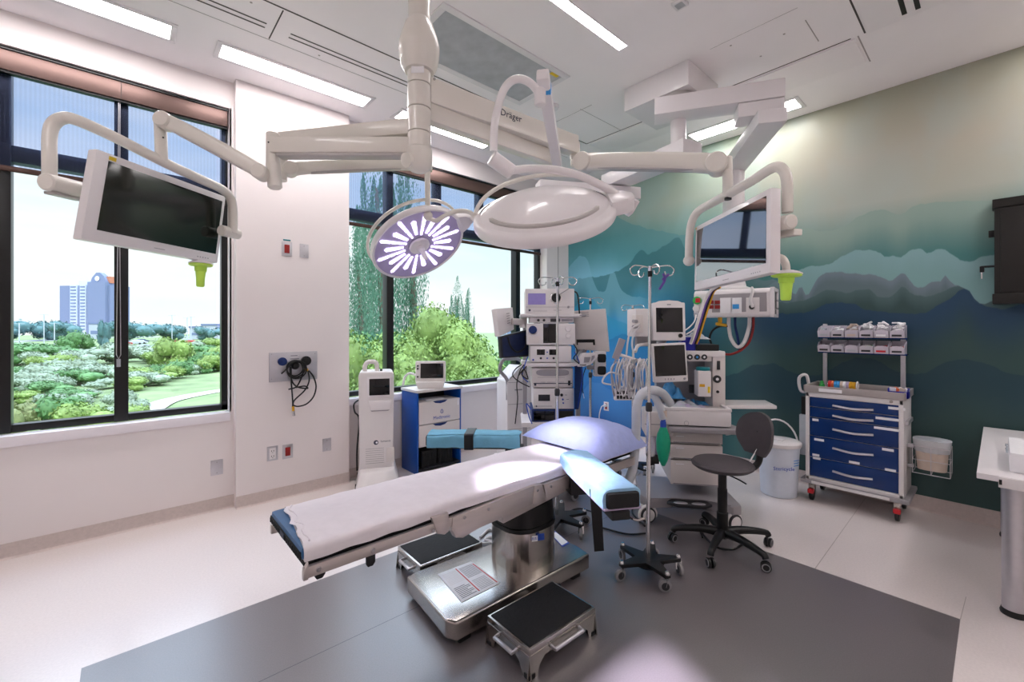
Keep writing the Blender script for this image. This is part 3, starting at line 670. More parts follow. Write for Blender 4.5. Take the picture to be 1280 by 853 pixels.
# left window: thicket rising to the road
rows = [  # px, base y, top y, D, width px, material, seed, words
 (-5, 545, 478, 22, 70, 'leaf_olive', 1, 'olive green shrub nearest the sill at the left edge'),
 (38, 545, 488, 23, 66, 'leaf_olive', 2, 'yellowish shrub below the left half of the left window'),
 (75, 542, 484, 24, 60, 'leaf_mid', 3, 'green shrub behind the yellowish one below the left window'),
 (112, 540, 492, 24, 66, 'leaf_bright', 1, 'bright green shrub just left of the dark window mullion'),
 (160, 534, 498, 25, 56, 'leaf_bright', 2, 'bright low shrub just right of the dark window mullion'),
 (15, 500, 462, 42, 80, 'leaf_grey', 2, 'pale greyish shrub at the left edge of the left window'),
 (60, 490, 448, 44, 56, 'leaf_grey', 3, 'pale greyish shrub with whitish leaves in the middle of the left pane'),
 (100, 492, 455, 45, 60, 'leaf_mid', 1, 'round green shrub left of the mullion in the middle distance'),
 (135, 486, 450, 48, 56, 'leaf_grey', 1, 'silvery shrub behind the mullion'),
 (178, 486, 455, 46, 48, 'leaf_mid', 2, 'dark round shrub right of the mullion'),
 (200, 480, 452, 50, 30, 'leaf_mid', 3, 'smaller round shrub beside the dark one'),
 (216, 474, 414, 58, 52, 'leaf_bright', 3, 'tall pale green tree in the right pane of the left window'),
 (256, 466, 432, 60, 44, 'leaf_mid', 2, 'green tree at the right edge of the left window'),
 (235, 470, 452, 56, 34, 'leaf_grey', 3, 'pale low shrub under the tall pale green tree'),
 (5, 452, 422, 70, 60, 'leaf_mid', 3, 'green bush by the road at the left edge'),
 (75, 452, 425, 75, 70, 'leaf_mid', 1, 'broad green bush below the road'),
 (118, 458, 430, 70, 60, 'leaf_grey', 2, 'pale bush below the road near the tower'),
 (165, 452, 424, 78, 54, 'leaf_grey', 1, 'pale bush right of the mullion below the parking lot'),
 (95, 432, 407, 95, 34, 'leaf_mid', 2, 'round green tree in front of the tower'),
 (130, 424, 394, 110, 16, 'leaf_far_haze', 3, 'dark narrow tree right of the tower base'),
]
for px, yb, yt, D, wp, m, sd_, lab in rows: tree(px, yb, yt, D, wp*1.15, m, lab, 'shrub' if 'shrub' in lab or 'bush' in lab else 'tree', None, sd_, 'bush', 1500, 'leafy_shrub' if 'shrub' in lab or 'bush' in lab else 'leafy_tree')
random.seed(77)
for i in range(130):
    py = random.uniform(438, 532); px = random.uniform(-170, 285)
    if px > 190 and py > 478 or (px > 175 and py > 500): continue
    D = FP*6/(py-HY); hgt = random.uniform(17, 30)*(D/50)**-.4
    tree(px, py, py-hgt, D, random.uniform(34, 60), random.choice(('leaf_mid', 'leaf_grey', 'leaf_mid', 'leaf_grey', 'leaf_bright')), 'low shrub of the thicket between the larger shrubs outside the left window', 'shrub', 'low shrubs of the thicket', 1+i % 3, 'bush', 1500, 'leafy_shrub')
random.seed(3)
far = [(-20, 385, 50), (28, 394, 44), (62, 398, 36), (85, 396, 34), (0, 404, 30), (150, 398, 34), (170, 396, 40), (195, 399, 44), (216, 402, 34), (258, 404, 24), (300, 400, 60), (-70, 392, 50), (-120, 396, 50), (-170, 394, 56)]
for i, (px, yt, wp) in enumerate(far): tree(px, 420, yt, 190+12*(i % 3), wp*1.2, 'leaf_far_haze', 'haze-coloured dark tree in the row along the horizon', 'tree', 'trees along the horizon', 1+i % 3, 'bush', 700, 'distant_tree')
# window beyond the pillar: leafy tree tops and poplars
near = [(440, 400, 10, 74, 'leaf_bright', 'bright green tree in the lowest left corner of the far window'), (475, 388, 11, 70, 'leaf_mid', 'green tree behind the far window mullion'), (515, 374, 11.5, 76, 'leaf_bright', 'bright green tree right of the far window mullion'), (548, 372, 12.5, 60, 'leaf_bright', 'tallest bright green tree crown in the middle of the far window'),
        (583, 392, 12, 70, 'leaf_bright', 'bright green tree right of the tallest crown'), (618, 420, 11, 64, 'leaf_bright', 'low bright green tree at the right of the far window'), (655, 410, 14, 60, 'leaf_mid', 'green tree behind the equipment tower'), (600, 440, 9, 70, 'leaf_bright', 'lowest bright green tree close to the glass'), (470, 430, 8.5, 90, 'leaf_bright', 'bright green tree low behind the white console'), (535, 440, 8.8, 90, 'leaf_bright', 'bright green tree low behind the small monitor')]
for i, (px, yt, D, wp, m, lab) in enumerate(near):
    tree(px, 700, yt, D, wp*1.9, m, lab, 'tree', None, 5+i % 3, 'tree', 7000, 'leafy_tree')
for i, (px, yt, wp, D) in enumerate(((448, 262, 46, 34), (472, 150, 58, 40), (512, 175, 44, 44), (572, 345, 24, 60), (586, 360, 16, 62))):
    tree(px, 640, yt, D, wp, 'leaf_poplar', ['poplar at the left edge of the far window', 'tall poplar left of the far window mullion reaching above the frame', 'tall poplar right of the far window mullion', 'small distant poplar in the far window', 'smallest distant poplar in the far window'][i], 'tree', None, 11+i % 2, 'poplar', 12000, 'poplar_tree')
# tower block
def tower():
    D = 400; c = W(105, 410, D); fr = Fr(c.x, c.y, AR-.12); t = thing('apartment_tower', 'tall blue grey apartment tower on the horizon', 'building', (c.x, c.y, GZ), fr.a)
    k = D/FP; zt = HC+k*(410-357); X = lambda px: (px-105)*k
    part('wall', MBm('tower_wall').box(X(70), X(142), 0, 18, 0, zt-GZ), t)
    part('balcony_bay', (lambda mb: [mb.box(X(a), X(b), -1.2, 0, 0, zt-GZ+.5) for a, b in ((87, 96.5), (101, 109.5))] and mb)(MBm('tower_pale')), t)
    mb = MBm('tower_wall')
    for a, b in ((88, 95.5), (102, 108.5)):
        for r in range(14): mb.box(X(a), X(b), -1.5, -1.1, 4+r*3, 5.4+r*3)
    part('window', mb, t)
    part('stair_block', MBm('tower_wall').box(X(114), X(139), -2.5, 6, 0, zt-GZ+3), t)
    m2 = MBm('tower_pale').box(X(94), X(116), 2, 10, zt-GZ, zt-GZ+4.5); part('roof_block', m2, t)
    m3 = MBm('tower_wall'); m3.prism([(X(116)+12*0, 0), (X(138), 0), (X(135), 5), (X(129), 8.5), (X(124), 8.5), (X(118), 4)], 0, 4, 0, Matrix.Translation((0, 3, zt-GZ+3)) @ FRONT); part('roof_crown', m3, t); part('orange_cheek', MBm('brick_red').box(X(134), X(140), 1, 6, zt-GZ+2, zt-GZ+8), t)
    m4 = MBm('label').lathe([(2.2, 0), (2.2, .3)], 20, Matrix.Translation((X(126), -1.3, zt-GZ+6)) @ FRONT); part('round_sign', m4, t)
tower()
random.seed(21)
for i in range(16):
    px = random.uniform(150, 278); D = random.uniform(120, 190); c = W(px, 420, D); z = gh(c.x, c.y); m = random.choice(['far_white', 'car_dark', 'far_white', 'car_red'])
    t = thing('parked_car', 'tiny parked car in the lot beyond the shrubs', 'car', (c.x, c.y, z+.1), random.uniform(-.3, .3), 'cars in the distant parking lot')
    part('body', MBm(m).prism([(-2.2, .3), (2.2, .3), (2.2, .8), (1.3, .95), (.8, 1.45), (-1.1, 1.45), (-1.8, .95), (-2.2, .85)], -.85, .85, .05, FRONT), t)
    part('wheel', (lambda mb: [mb.cyl((x, y-.1, .33), (x, y+.1, .33), .33, 10) for x in (-1.4, 1.4) for y in (-.8, .8)] and mb)(MBm('black')), t)
for i, (px, D, m) in enumerate(((20, 105, 'car_red'), (38, 108, 'far_white'))):
    c = W(px, 425, D); t = thing('passing_car', ['red car on the road at the left of the left window', 'pale car on the road right of the red one'][i], 'car', (c.x, c.y, gh(c.x, c.y)+.15), AR)
    part('body', MBm(m).prism([(-2.2, .3), (2.2, .3), (2.2, .8), (1.3, .95), (.8, 1.45), (-1.1, 1.45), (-1.8, .95), (-2.2, .85)], -.85, .85, .05, FRONT), t)
    part('wheel', (lambda mb: [mb.cyl((x, y-.1, .33), (x, y+.1, .33), .33, 10) for x in (-1.4, 1.4) for y in (-.8, .8)] and mb)(MBm('black')), t)
for i, (px, yt, yb, D) in enumerate(((5, 385, 421, 150), (24, 404, 421, 140), (55, 393, 421, 160), (68, 404, 421, 150), (234, 397, 420, 160), (239, 396, 420, 165), (215, 394, 418, 170))):
    c = W(px, yb, D); top = W(px, yt, D).z; z = gh(c.x, c.y)
    mb = MBm('far_white').tube([(c.x, c.y, z), (c.x, c.y, top)], .16, 6); mb.bar((c.x-1.2, c.y, top-.2), (c.x+1.2, c.y, top-.2), .12, .12)
    tag(part('utility_pole', mb), 'thin pale pole by the distant road', 'pole', 'poles by the distant road')
for i, (px, wpx, yt) in enumerate(((245, 16, 408), (262, 20, 405), (283, 24, 409), (118, 14, 403), (628, 14, 406), (640, 18, 403))):
    D = 230; c = W(px, 415, D); k = D/FP; t = thing('distant_house', 'low pale building on the horizon', 'building', (c.x, c.y, GZ), AR, 'low pale buildings on the horizon')
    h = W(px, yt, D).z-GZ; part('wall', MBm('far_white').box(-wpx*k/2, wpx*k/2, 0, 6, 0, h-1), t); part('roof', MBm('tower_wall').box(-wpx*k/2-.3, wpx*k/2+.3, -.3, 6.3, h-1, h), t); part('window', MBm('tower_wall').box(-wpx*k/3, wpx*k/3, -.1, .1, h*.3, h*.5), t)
# ================================================================== BOOMS, LAMPS AND MONITORS
def Wt(*P): return [W(*p) for p in P]
def arm_text(s, size, mt, parent, c, xd, nd):
    xd = Vector(xd).normalized(); nd = Vector(nd); nd = (nd-xd*nd.dot(xd)).normalized(); yd = nd.cross(xd)
    T = mworld(parent).inverted() @ frame_m(c, xd, yd, nd); return text(s, size, mt, parent, T)
COLP = W(524, 400, 2.1); cx_, cy_ = COLP.x, COLP.y
t = thing('ceiling_boom', 'beige ceiling boom column with bulb cover and arms reaching left and right', 'medical boom', (cx_, cy_, C))
T0 = Matrix.Translation((cx_, cy_, 0))
part('mount_pipe', MBm('boom').lathe([(.052, C), (.052, 2.96)], 32, T0), t, world=True)
part('bulb_cover', MBm('boom').lathe([(.052, 2.985), (.066, 2.965), (.088, 2.90), (.097, 2.86), (.097, 2.83), (.096, 2.828), (.094, 2.80), (.085, 2.76), (.070, 2.735), (.055, 2.73)], 36, T0), t, world=True)
for i, (z1, z0) in enumerate(((2.745, 2.672), (2.668, 2.556), (2.552, 2.440), (2.436, 2.365))): part('column_segment', MBm('boom').lathe([(.054, z1), (.056, z1-.002), (.056, z0+.002), (.054, z0)], 32, T0), t, world=True)
mb = MBm('boom_grey').lathe([(.05, 2.74), (.05, 2.36)], 20, T0); part('column_core', mb, t, world=True)
mb = MBm('boom').lathe([(.058, 2.365), (.062, 2.36), (.062, 2.31), (.055, 2.275), (.035, 2.255), (0, 2.25)], 32, T0)
k1 = W(507, 200, 2.05); mb.cyl(W(520, 200, 2.1), k1, .034, 20); part('end_cap', mb, t, world=True)
mb = MBm('label').box(-.03, .03, -.001, .0, -.035, 0, 0, frame_m(Vector((cx_, cy_, 2.735))-FW*.0565+RT*.005, RT, FW, (0, 0, 1))); part('name_plate', mb, t, world=True)
# arm towards the left display
zL = 2.374; aL = Vector((cx_, cy_, zL)); bL = W(341, 184, 2.1); bL.z = zL
mb = MBm('boom').bar(aL+(bL-aL).normalized()*.04, bL, .075, .078, .012, h2=.078); mb.use('boom_grey').bar(aL+(bL-aL).normalized()*.05+Vector((0, 0, -.044)), bL+Vector((0, 0, -.044))-(bL-aL).normalized()*.03, .06, .014, .003)
part('extension_arm', mb, t, world=True)
zU = 2.467; aU = Vector((cx_, cy_, zU)); bU = W(352, 175, 2.25); bU.z = zU
part('extension_arm', MBm('boom').bar(aU+(bU-aU).normalized()*.04, bU, .075, .078, .012, h2=.07), t, world=True)
mb = MBm('boom').cyl(Vector((bL.x, bL.y, 2.44)), Vector((bL.x, bL.y, 2.29)), .030, 20, bevel=.004); mb.use('black').ball(Vector((bL.x, bL.y, 2.385))-FW*.030-RT*.004, .004, 8); part('arm_joint', mb, t, world=True)
part('arm_joint', MBm('boom').cyl(Vector((bU.x, bU.y, 2.43)), Vector((bU.x, bU.y, 2.26)), .026, 20, bevel=.004), t, world=True)
# arms towards the right
def harm(z, D1, px2, D2, ht, wd, name='extension_arm'):
    a = Vector((cx_, cy_, z)); b = W(px2, 200, D2); b.z = z; d = (b-a).normalized()
    o = part(name, MBm('boom').bar(a+d*.045, b, wd, ht, .008, h2=ht*.9), t, world=True); return a, b, d
a1, b1, d1 = harm(2.655, 2.1, 718, 2.76, .125, .07); a2, b2, d2 = harm(2.555, 2.1, 694, 2.73, .095, .06)
nd = Vector((-d1.y, d1.x, 0)); nd = nd if nd.dot(FW) < 0 else -nd
arm_text('Dräger', .05, 'ink', t, W(641, 146, 2.48)*1.0, d1, nd) if False else arm_text('Dräger', .052, 'ink', t, a1+d1*((b1-a1).length*.50)+nd*.0358+Vector((0, 0, .018)), d1, nd)
mb = MBm('boom').cyl(b1+Vector((0, 0, .065)), b1+Vector((0, 0, -.09)), .028, 20, bevel=.004); mb.use('black').ball(b1-FW*.028+RT*.006, .004, 8); part('arm_joint', mb, t, world=True)
mb = MBm('boom').cyl(b2+Vector((0, 0, .055)), b2+Vector((0, 0, -.10)), .026, 20, bevel=.004); mb.use('black').ball(b2-FW*.026+RT*.01, .004, 8); part('arm_joint', mb, t, world=True)
mb = MBm('steel').lathe([(.007, 0), (.007, .003)], 6, frame_m(W(543, 99, 2.05), *[Vector(v) for v in (RT, (0, 0, 1), -FW)])); part('bolt', mb, t, world=True)

def spring_arm(t, p, q, r1, r2, mid, under=True, side=None):
    p = Vector(p); q = Vector(q); d = (q-p).normalized(); x = Vector((0, 0, 1)).cross(d).normalized(); up = d.cross(x)
    mb = MBm('boom')
    for c, r in ((p, r1), (q, r2)): part('arm_elbow', MBm('boom').cyl(c-x*r*.95, c+x*r*.95, r, 24, bevel=.006), t, world=True)
    mb = MBm('boom'); n = 14; L = (q-p).length; rings = []
    for i in range(n+1):
        u = i/n; h = r1*(1-u)+r2*u; s = math.sin(PI*u)**.5; hh = h*(1-s)*.94+mid*s; wv = h*.72*(1-s)+mid*.85*s; c = p.lerp(q, u)+up*(h*.25*s)
        rings.append([mb.bm.verts.new(c+x*math.copysign(abs(math.cos(a))**.6, math.cos(a))*wv+up*math.copysign(abs(math.sin(a))**.6, math.sin(a))*hh) for a in [2*PI*k/16 for k in range(16)]])
    for i in range(n):
        for k in range(16): mb.bm.faces.new((rings[i][k], rings[i][(k+1) % 16], rings[i+1][(k+1) % 16], rings[i+1][k]))
    mb.bm.faces.new(rings[0]); mb.bm.faces.new(list(reversed(rings[-1])))
    part('spring_arm', mb, t, world=True)
    mb = MBm('boom_grey').bar(p.lerp(q, .14)-up*mid*.62, p.lerp(q, .86)-up*mid*.62, mid*1.2, .016, .005); part('arm_underside', mb, t, world=True)

def monitor(t, TL, TR, BR, BL, scr, th=.05, bz=(.035, .03, .035, .05)):
    TL, TR, BR, BL = map(Vector, (TL, TR, BR, BL)); xd = (TR-TL).normalized(); dn = (BL-TL).normalized(); n = xd.cross(dn).normalized()
    n = n if n.dot(TL+TR-Vector((0, 0, 3))) > 0 else -n              # away from the viewer
    Wd = (TR-TL).length; Hh = (BL-TL).length
    def P(u, v, dpt): return TL+xd*u+dn*v+n*dpt
    def slab(mb, u0, u1, v0, v1, d0, d1, bev):
        vs = [mb.bm.verts.new(P(u, v, d)) for d in (d0, d1) for v in (v0, v1) for u in (u0, u1)]
        fs = [mb.bm.faces.new([vs[i] for i in f]) for f in [(0, 2, 3, 1), (4, 5, 7, 6), (0, 1, 5, 4), (2, 6, 7, 3), (0, 4, 6, 2), (1, 3, 7, 5)]]
        mb._fin(vs, fs, bev)
    mb = MBm('boom_white'); slab(mb, 0, Wd, 0, Hh, 0, th, .008); slab(mb, Wd*.2, Wd*.8, Hh*.15, Hh*.85, th-.002, th+.03, .01); part('monitor_case', mb, t, world=True)
    mb = MBm(scr); mb.poly([P(bz[3], bz[0], -.0012), P(Wd-bz[1], bz[0], -.0012), P(Wd-bz[1], Hh-bz[2], -.0012), P(bz[3], Hh-bz[2], -.0012)]); part('screen', mb, t, world=True)
    mb = MBm('plastic_grey')
    for k in range(5): slab(mb, Wd*.80+k*.016, Wd*.80+k*.016+.006, Hh-.020, Hh-.015, -.001, .001, 0)
    slab(mb, Wd*.45, Wd*.53, Hh-.021, Hh-.018, -.001, .001, 0); part('buttons', mb, t, world=True)['kind'] = 'stuff'
    return P, n, xd, dn, Wd, Hh
# left display
t = thing('surgical_monitor', 'flat monitor with reflection-tinted green screen tilted on a yoke in front of the left window', 'monitor', W(205, 265, 2.1))
P, n, xd, dn, Wd, Hh = monitor(t, (-.085, 2.51, 2.25), (.435, 2.94, 2.25), (.39, 2.89, 1.85), (-.13, 2.47, 1.86), 'screen_green_reflection', .045, (.035, .022, .05, .05))
mb = MBm('yellow'); q = [P(.05+a, .012+b, -.0015) for a, b in ((0, 0), (.03, 0), (.03, .017), (0, .017))]; mb.poly(q); part('warning_label', mb, t, world=True)
sa = W(326, 216, 2.06); sb = W(207, 152, 2.03)
spring_arm(t, sa, sb, .036, .038, .034)
mb = MBm('boom').cyl(W(344, 236, 2.1), W(341, 203, 2.1), .032, 20, bevel=.008); mb.cyl(W(326, 217, 2.08), W(341, 220, 2.1), .03, 18); part('arm_knuckle', mb, t, world=True)
mb = MBm('boom').cyl(W(200, 145, 2.05), W(202, 203, 2.05), .025, 18, bevel=.004); mb.use('black').ball(W(204, 172, 2.02), .004, 8); part('drop_tube', mb, t, world=True)
yk = Wt((62, 232, 1.75), (62, 200, 1.75), (62, 172, 1.76), (66, 156, 1.77), (78, 148, 1.78), (95, 150, 1.80), (140, 170, 1.90), (205, 203, 2.06), (250, 224, 2.22), (276, 236, 2.36), (287, 246, 2.42), (291, 262, 2.44), (291, 292, 2.44))
part('yoke', MBm('boom').tube(yk, .0235, 14, smooth=5), t, world=True)
mb = MBm('boom').cyl(W(56, 227, 1.70), W(112, 240, 1.90), .034, 22, bevel=.006); mb.use('boom_grey').bar(W(62, 241, 1.72), W(100, 250, 1.88), .04, .012, .003); part('yoke_joint', mb, t, world=True)
mb = MBm('boom').cyl(W(276, 288, 2.38), W(298, 293, 2.5), .03, 20, bevel=.006); part('yoke_joint', mb, t, world=True)
def handle(t, top, axis=(0, 0, -1), k=1):
    x, y, z = basis(axis); T = frame_m(top, x, y, z)
    h = part('sterile_handle', MBm('lime').lathe([(.062*k, 0), (.064*k, .008), (.058*k, .012), (.034*k, .015), (.032*k, .040), (.028*k, .043), (.024*k, .075), (.022*k, .118), (.017*k, .124), (0, .125)], 28, T), t, world=True)
    part('handle_cap', MBm('boom_white').lathe([(.03*k, -.018), (.05*k, -.012), (.066*k, -.003), (.066*k, .001), (0, .001)], 28, T), h, world=True)
handle(t, W(251, 330, 2.33), (-.02, -.02, -1), .85)
mb = MBm('boom').cyl(W(253, 322, 2.35), W(252, 329, 2.34), .016, 12); part('handle_post', mb, t, world=True)
# right display
t = thing('surgical_monitor', 'flat monitor reflecting the window, on a yoke above the wall supply head', 'monitor', W(915, 300, 2.35))
P, n, xd, dn, Wd, Hh = monitor(t, (2.66, 1.26, 2.13), (2.23, .70, 2.15), (2.19, .69, 1.75), (2.62, 1.25, 1.73), 'screen_gloss', .05, (.03, .03, .05, .025))
part('warning_label', MBm('amber').poly([P(.006+a, .008+b, -.0015) for a, b in ((0, 0), (.012, 0), (.012, .012), (0, .012))]), t, world=True)
spring_arm(t, W(730, 204, 2.75), W(896, 206, 2.35), .058, .056, .050)
mb = MBm('boom').cyl(W(719, 178, 2.76), W(719, 208, 2.76), .03, 20, bevel=.006); mb.cyl(W(719, 203, 2.76), W(730, 204, 2.75), .035, 18); part('arm_knuckle', mb, t, world=True)
mb = MBm('boom').cyl(W(909, 196, 2.33), W(910, 247, 2.33), .026, 20, bevel=.006); mb.cyl(W(896, 206, 2.34), W(909, 206, 2.33), .04, 18); mb.use('black').cyl(W(910, 247, 2.33), W(910, 250, 2.33), .018, 14); part('drop_tube', mb, t, world=True)
yk = Wt((861, 322, 2.72), (862, 295, 2.72), (865, 277, 2.70), (873, 264, 2.65), (890, 254, 2.5), (910, 243, 2.33), (940, 226, 2.2), (962, 212, 2.1), (973, 209, 2.06), (981, 216, 2.04), (984, 232, 2.03), (984, 266, 2.03))
part('yoke', MBm('boom').tube(yk, .024, 14, smooth=5), t, world=True)
part('yoke_joint', MBm('boom').ball(W(861, 326, 2.72), .034, 18), t, world=True)
mb = MBm('boom').cyl(W(990, 277, 1.98), W(966, 281, 2.1), .034, 22, bevel=.006); mb.bar(W(998, 290, 2.0), W(963, 296, 2.15), .05, .03, .006); part('yoke_joint', mb, t, world=True)
mb = MBm('boom').bar(W(966, 290, 2.08), W(963, 335, 2.08), .05, .04, .004); part('side_bracket', mb, t, world=True)
mb = MBm('boom').tube(Wt((960, 325, 2.1), (970, 322, 2.08), (978, 324, 2.06), (982, 331, 2.05), (983, 340, 2.05)), .018, 12, smooth=5); part('handle_post', mb, t, world=True)
handle(t, W(983, 343, 2.05), (-.01, .02, -1), 1.0)

# surgical lamps
def lamp(t, c, n, R, energy, pivot_dir, on=True, angle=24, blur=.6, full=False):
    c = Vector(c); n = Vector(n).normalized(); u = Vector(pivot_dir); u = (u-n*u.dot(n)).normalized(); v = (-n).cross(u); T = frame_m(c, u, v, -n)   # local z: back of the lamp
    mb = MBm('boom_white').lathe([(R*.94, -.006), (R*.985, -.010), (R, 0), (R, .020), (R*.985, .034), (R*.95, .042), (R*.9, .046)], 64, T, caps=False); part('rim', mb, t, world=True)
    mb = MBm('boom_white').lathe([(R*.91, .040), (R*.80, .062), (R*.62, .082), (R*.40, .095), (R*.2, .10), (0, .101)], 64, T); part('back_shell', mb, t, world=True)
    part('lamp_face', MBm('lamp_face').lathe([(R*.94, -.004), (R*.90, .004), (R*.3, .006), (0, .006)], 64, T, caps=False), t, world=True)
    for k in range(20):
        a = 2*PI*(k+.5)/20; L0, L1 = (.30, .86) if k % 2 == 0 else (.34, .70); hw = .040 if k % 2 == 0 else .052
        q = MBm('led').prism([(L0*R, -hw*R*.55), (L1*R, -hw*R), (L1*R+.012, 0), (L1*R, hw*R), (L0*R, hw*R*.55)], -.001, .004, .001, T @ Matrix.Rotation(a, 4, 'Z'))
        q.use('lamp_face')
        for j in range(4): rr = L0*R+(L1-L0)*R*(j+.5)/4; q.torus((T @ Matrix.Rotation(a, 4, 'Z')) @ Vector((rr, 0, -.0015)), n, .0075, .0015, 10, 4)
        part('led_strip', q, t, world=True)
    part('hub', MBm('boom_white').lathe([(R*.22, 0), (R*.215, -.012), (R*.17, -.02), (0, -.02)], 32, T), t, world=True)
    part('lamp_handle', MBm('boom_white').lathe([(.026, -.018), (.026, -.03), (.017, -.04), (.015, -.10), (.011, -.115), (0, -.117)], 20, T), t, world=True)
    hp = [T @ Vector((R*(.97-.10*math.sin(PI*k/24)**.5)*math.cos(math.radians(12+165*k/24)), R*(.97-.10*math.sin(PI*k/24)**.5)*math.sin(math.radians(12+165*k/24)), .045+.065*math.sin(PI*k/24)**.5)) for k in range(25)]
    part('hoop_rail', MBm('boom').tube(hp, .010, 10) if not full else MBm('boom').torus(c-n*.075, n, R*.99, .010, 48, 10, 0, 2*PI), t, world=True)
    part('shell_groove', MBm('boom_grey').tube([T @ Vector((R*.80*math.cos(math.radians(205+130*k/24)), R*.80*math.sin(math.radians(205+130*k/24)), .060)) for k in range(25)], [.003]+[.011]*23+[.003], 8), t, world=True)
    # side housing with the pivot
    mb = MBm('boom_white').prism([(R*.90, -.09), (R*1.12, -.055), (R*1.24, -.03), (R*1.24, .03), (R*1.12, .055), (R*.90, .09)], -.005, .06, .012, T); part('side_housing', mb, t, world=True)
    ld = bpy.data.lights.new('surgical_light', 'SPOT'); lo = bpy.data.objects.new('surgical_light', ld); COL.objects.link(lo); lo.parent = t
    ld.energy = energy; ld.spot_size = math.radians(angle); ld.spot_blend = blur; ld.shadow_soft_size = .2; ld.color = (.86, .80, 1.0)
    Mw = mworld(t).inverted() @ (frame_m(c+n*.03, u, v, -n)); lo.location = Mw.to_translation(); lo.rotation_euler = Mw.to_euler()
    return T
LC1 = W(524, 307, 2.75); N1 = (Zp(822, 872, 0)-LC1)
r1 = LC1-Vector((0, 0, HC)); u1 = r1.cross(N1); u1 = u1 if u1.dot(RT) > 0 else -u1
t = thing('surgical_lamp', 'lit round surgical lamp with radial strips, hanging at the left under the boom column', 'surgical lamp', LC1)
T1 = lamp(t, LC1, N1, .305, 950, u1, angle=15.5, blur=.2, full=True)
pv = T1 @ Vector((.305*1.22, 0, .03))
spring_arm(t, W(363, 212, 2.27), W(520, 206, 2.55), .036, .040, .030)
part('drop_rod', MBm('boom').cyl(W(534, 200, 2.55), W(535, 268, 2.55), .0165, 16), t, world=True)
mb = MBm('boom').cyl(W(520, 206, 2.55), W(534, 205, 2.55), .034, 16); mb.cyl(W(534, 196, 2.55), W(534, 214, 2.55), .03, 16); part('arm_knuckle', mb, t, world=True)
part('rod_ball', MBm('boom').ball(W(535, 270, 2.55), .028, 18), t, world=True)
part('link_tube', MBm('boom').tube([W(535, 272, 2.55), W(545, 276, 2.56), W(556, 270, 2.58), W(572, 264, 2.62), W(588, 266, 2.68), W(596, 276, 2.7), pv], .014, 12, smooth=5), t, world=True)
LC2 = W(680, 272, 1.93); N2 = (W(705, 545, 2.72)-LC2)
r2 = LC2-Vector((0, 0, HC)); u2 = r2.cross(N2); u2 = u2 if u2.dot(RT) > 0 else -u2
t = thing('surgical_lamp', 'white surgical lamp seen from its curved back, lowest in the middle above the table', 'surgical lamp', LC2)
T2 = lamp(t, LC2, N2, .315, 330, u2, angle=11.5, blur=.6)
pv = T2 @ Vector((.315*1.24, 0, .03))
ta = W(698, 215, 2.72); tb = W(678, 92, 1.95)
part('spring_arm', MBm('boom_white').bar(ta, tb, .055, .05, .01, w2=.058, h2=.055), t, world=True)
part('blue_band', MBm('sky_blue').bar(ta.lerp(tb, .865), ta.lerp(tb, .915), .0595, .0565, .01), t, world=True)
part('elbow', MBm('boom_white').cyl(W(675, 132, 1.93), W(675, 112, 1.93), .026, 20, bevel=.004), t, world=True)
tube1 = Wt((675, 128, 1.93), (672, 115, 1.93), (664, 105, 1.92), (652, 99, 1.91), (640, 101, 1.9), (630, 112, 1.9), (623, 132, 1.9), (618, 158, 1.9), (617, 190, 1.9))
part('upper_tube', MBm('boom_white').tube(tube1, .0175, 14, smooth=4), t, world=True)
part('middle_joint', MBm('boom_white').cyl(W(614, 197, 1.88), W(640, 216, 1.92), .034, 22, bevel=.006), t, world=True)
tube2 = Wt((634, 214, 1.91), (660, 211, 1.91), (690, 212, 1.91), (722, 219, 1.91), (750, 231, 1.91), (770, 243, 1.91), (781, 254, 1.91), (785, 266, 1.91))+[pv+(pv-LC2).normalized()*.01]
part('lower_tube', MBm('boom_white').tube(tube2, .0175, 14, smooth=4), t, world=True)

# ceiling supply pendant near the mural
pc = (3.48, 1.86)
t = thing('supply_pendant', 'white ceiling pendant with jointed arms carrying the gas and socket head', 'medical boom', (pc[0], pc[1], C))
part('ceiling_box', MBm('boom_white').box(3.22, 3.75, 1.58, 2.15, 3.365, C, .004), t, world=True)
part('swivel', MBm('boom_grey').lathe([(.13, 3.37), (.13, 3.33)], 28, Matrix.Translation((3.36, 1.74, 0))), t, world=True)
A1 = W(818, 150, 3.55); A2 = W(977, 150, 3.27); A1.z = A2.z = 3.265
dA = (A2-A1).normalized()
part('arm', MBm('boom_white').bar(A1, A2, .20, .135, .006), t, world=True)
m0 = A1.lerp(A2, .66); m0.z = 3.14; m1 = A2.copy(); m1.z = 3.14
part('arm', MBm('boom_white').bar(m0, m1, .19, .105, .006), t, world=True)
e0 = W(960, 150, 3.22); e0.z = 3.03; e1 = W(917, 215, 4.15); e1.z = 3.03
dd = (e1-e0).normalized(); part('arm', MBm('boom_white').bar(e0-dd*.10, e1+dd*.06, .19, .10, .008), t, world=True)
part('column', MBm('boom_white').lathe([(.095, 3.0), (.095, 1.93)], 28, Matrix.Translation((e1.x, e1.y, 0)), 1, 1), t, world=True)
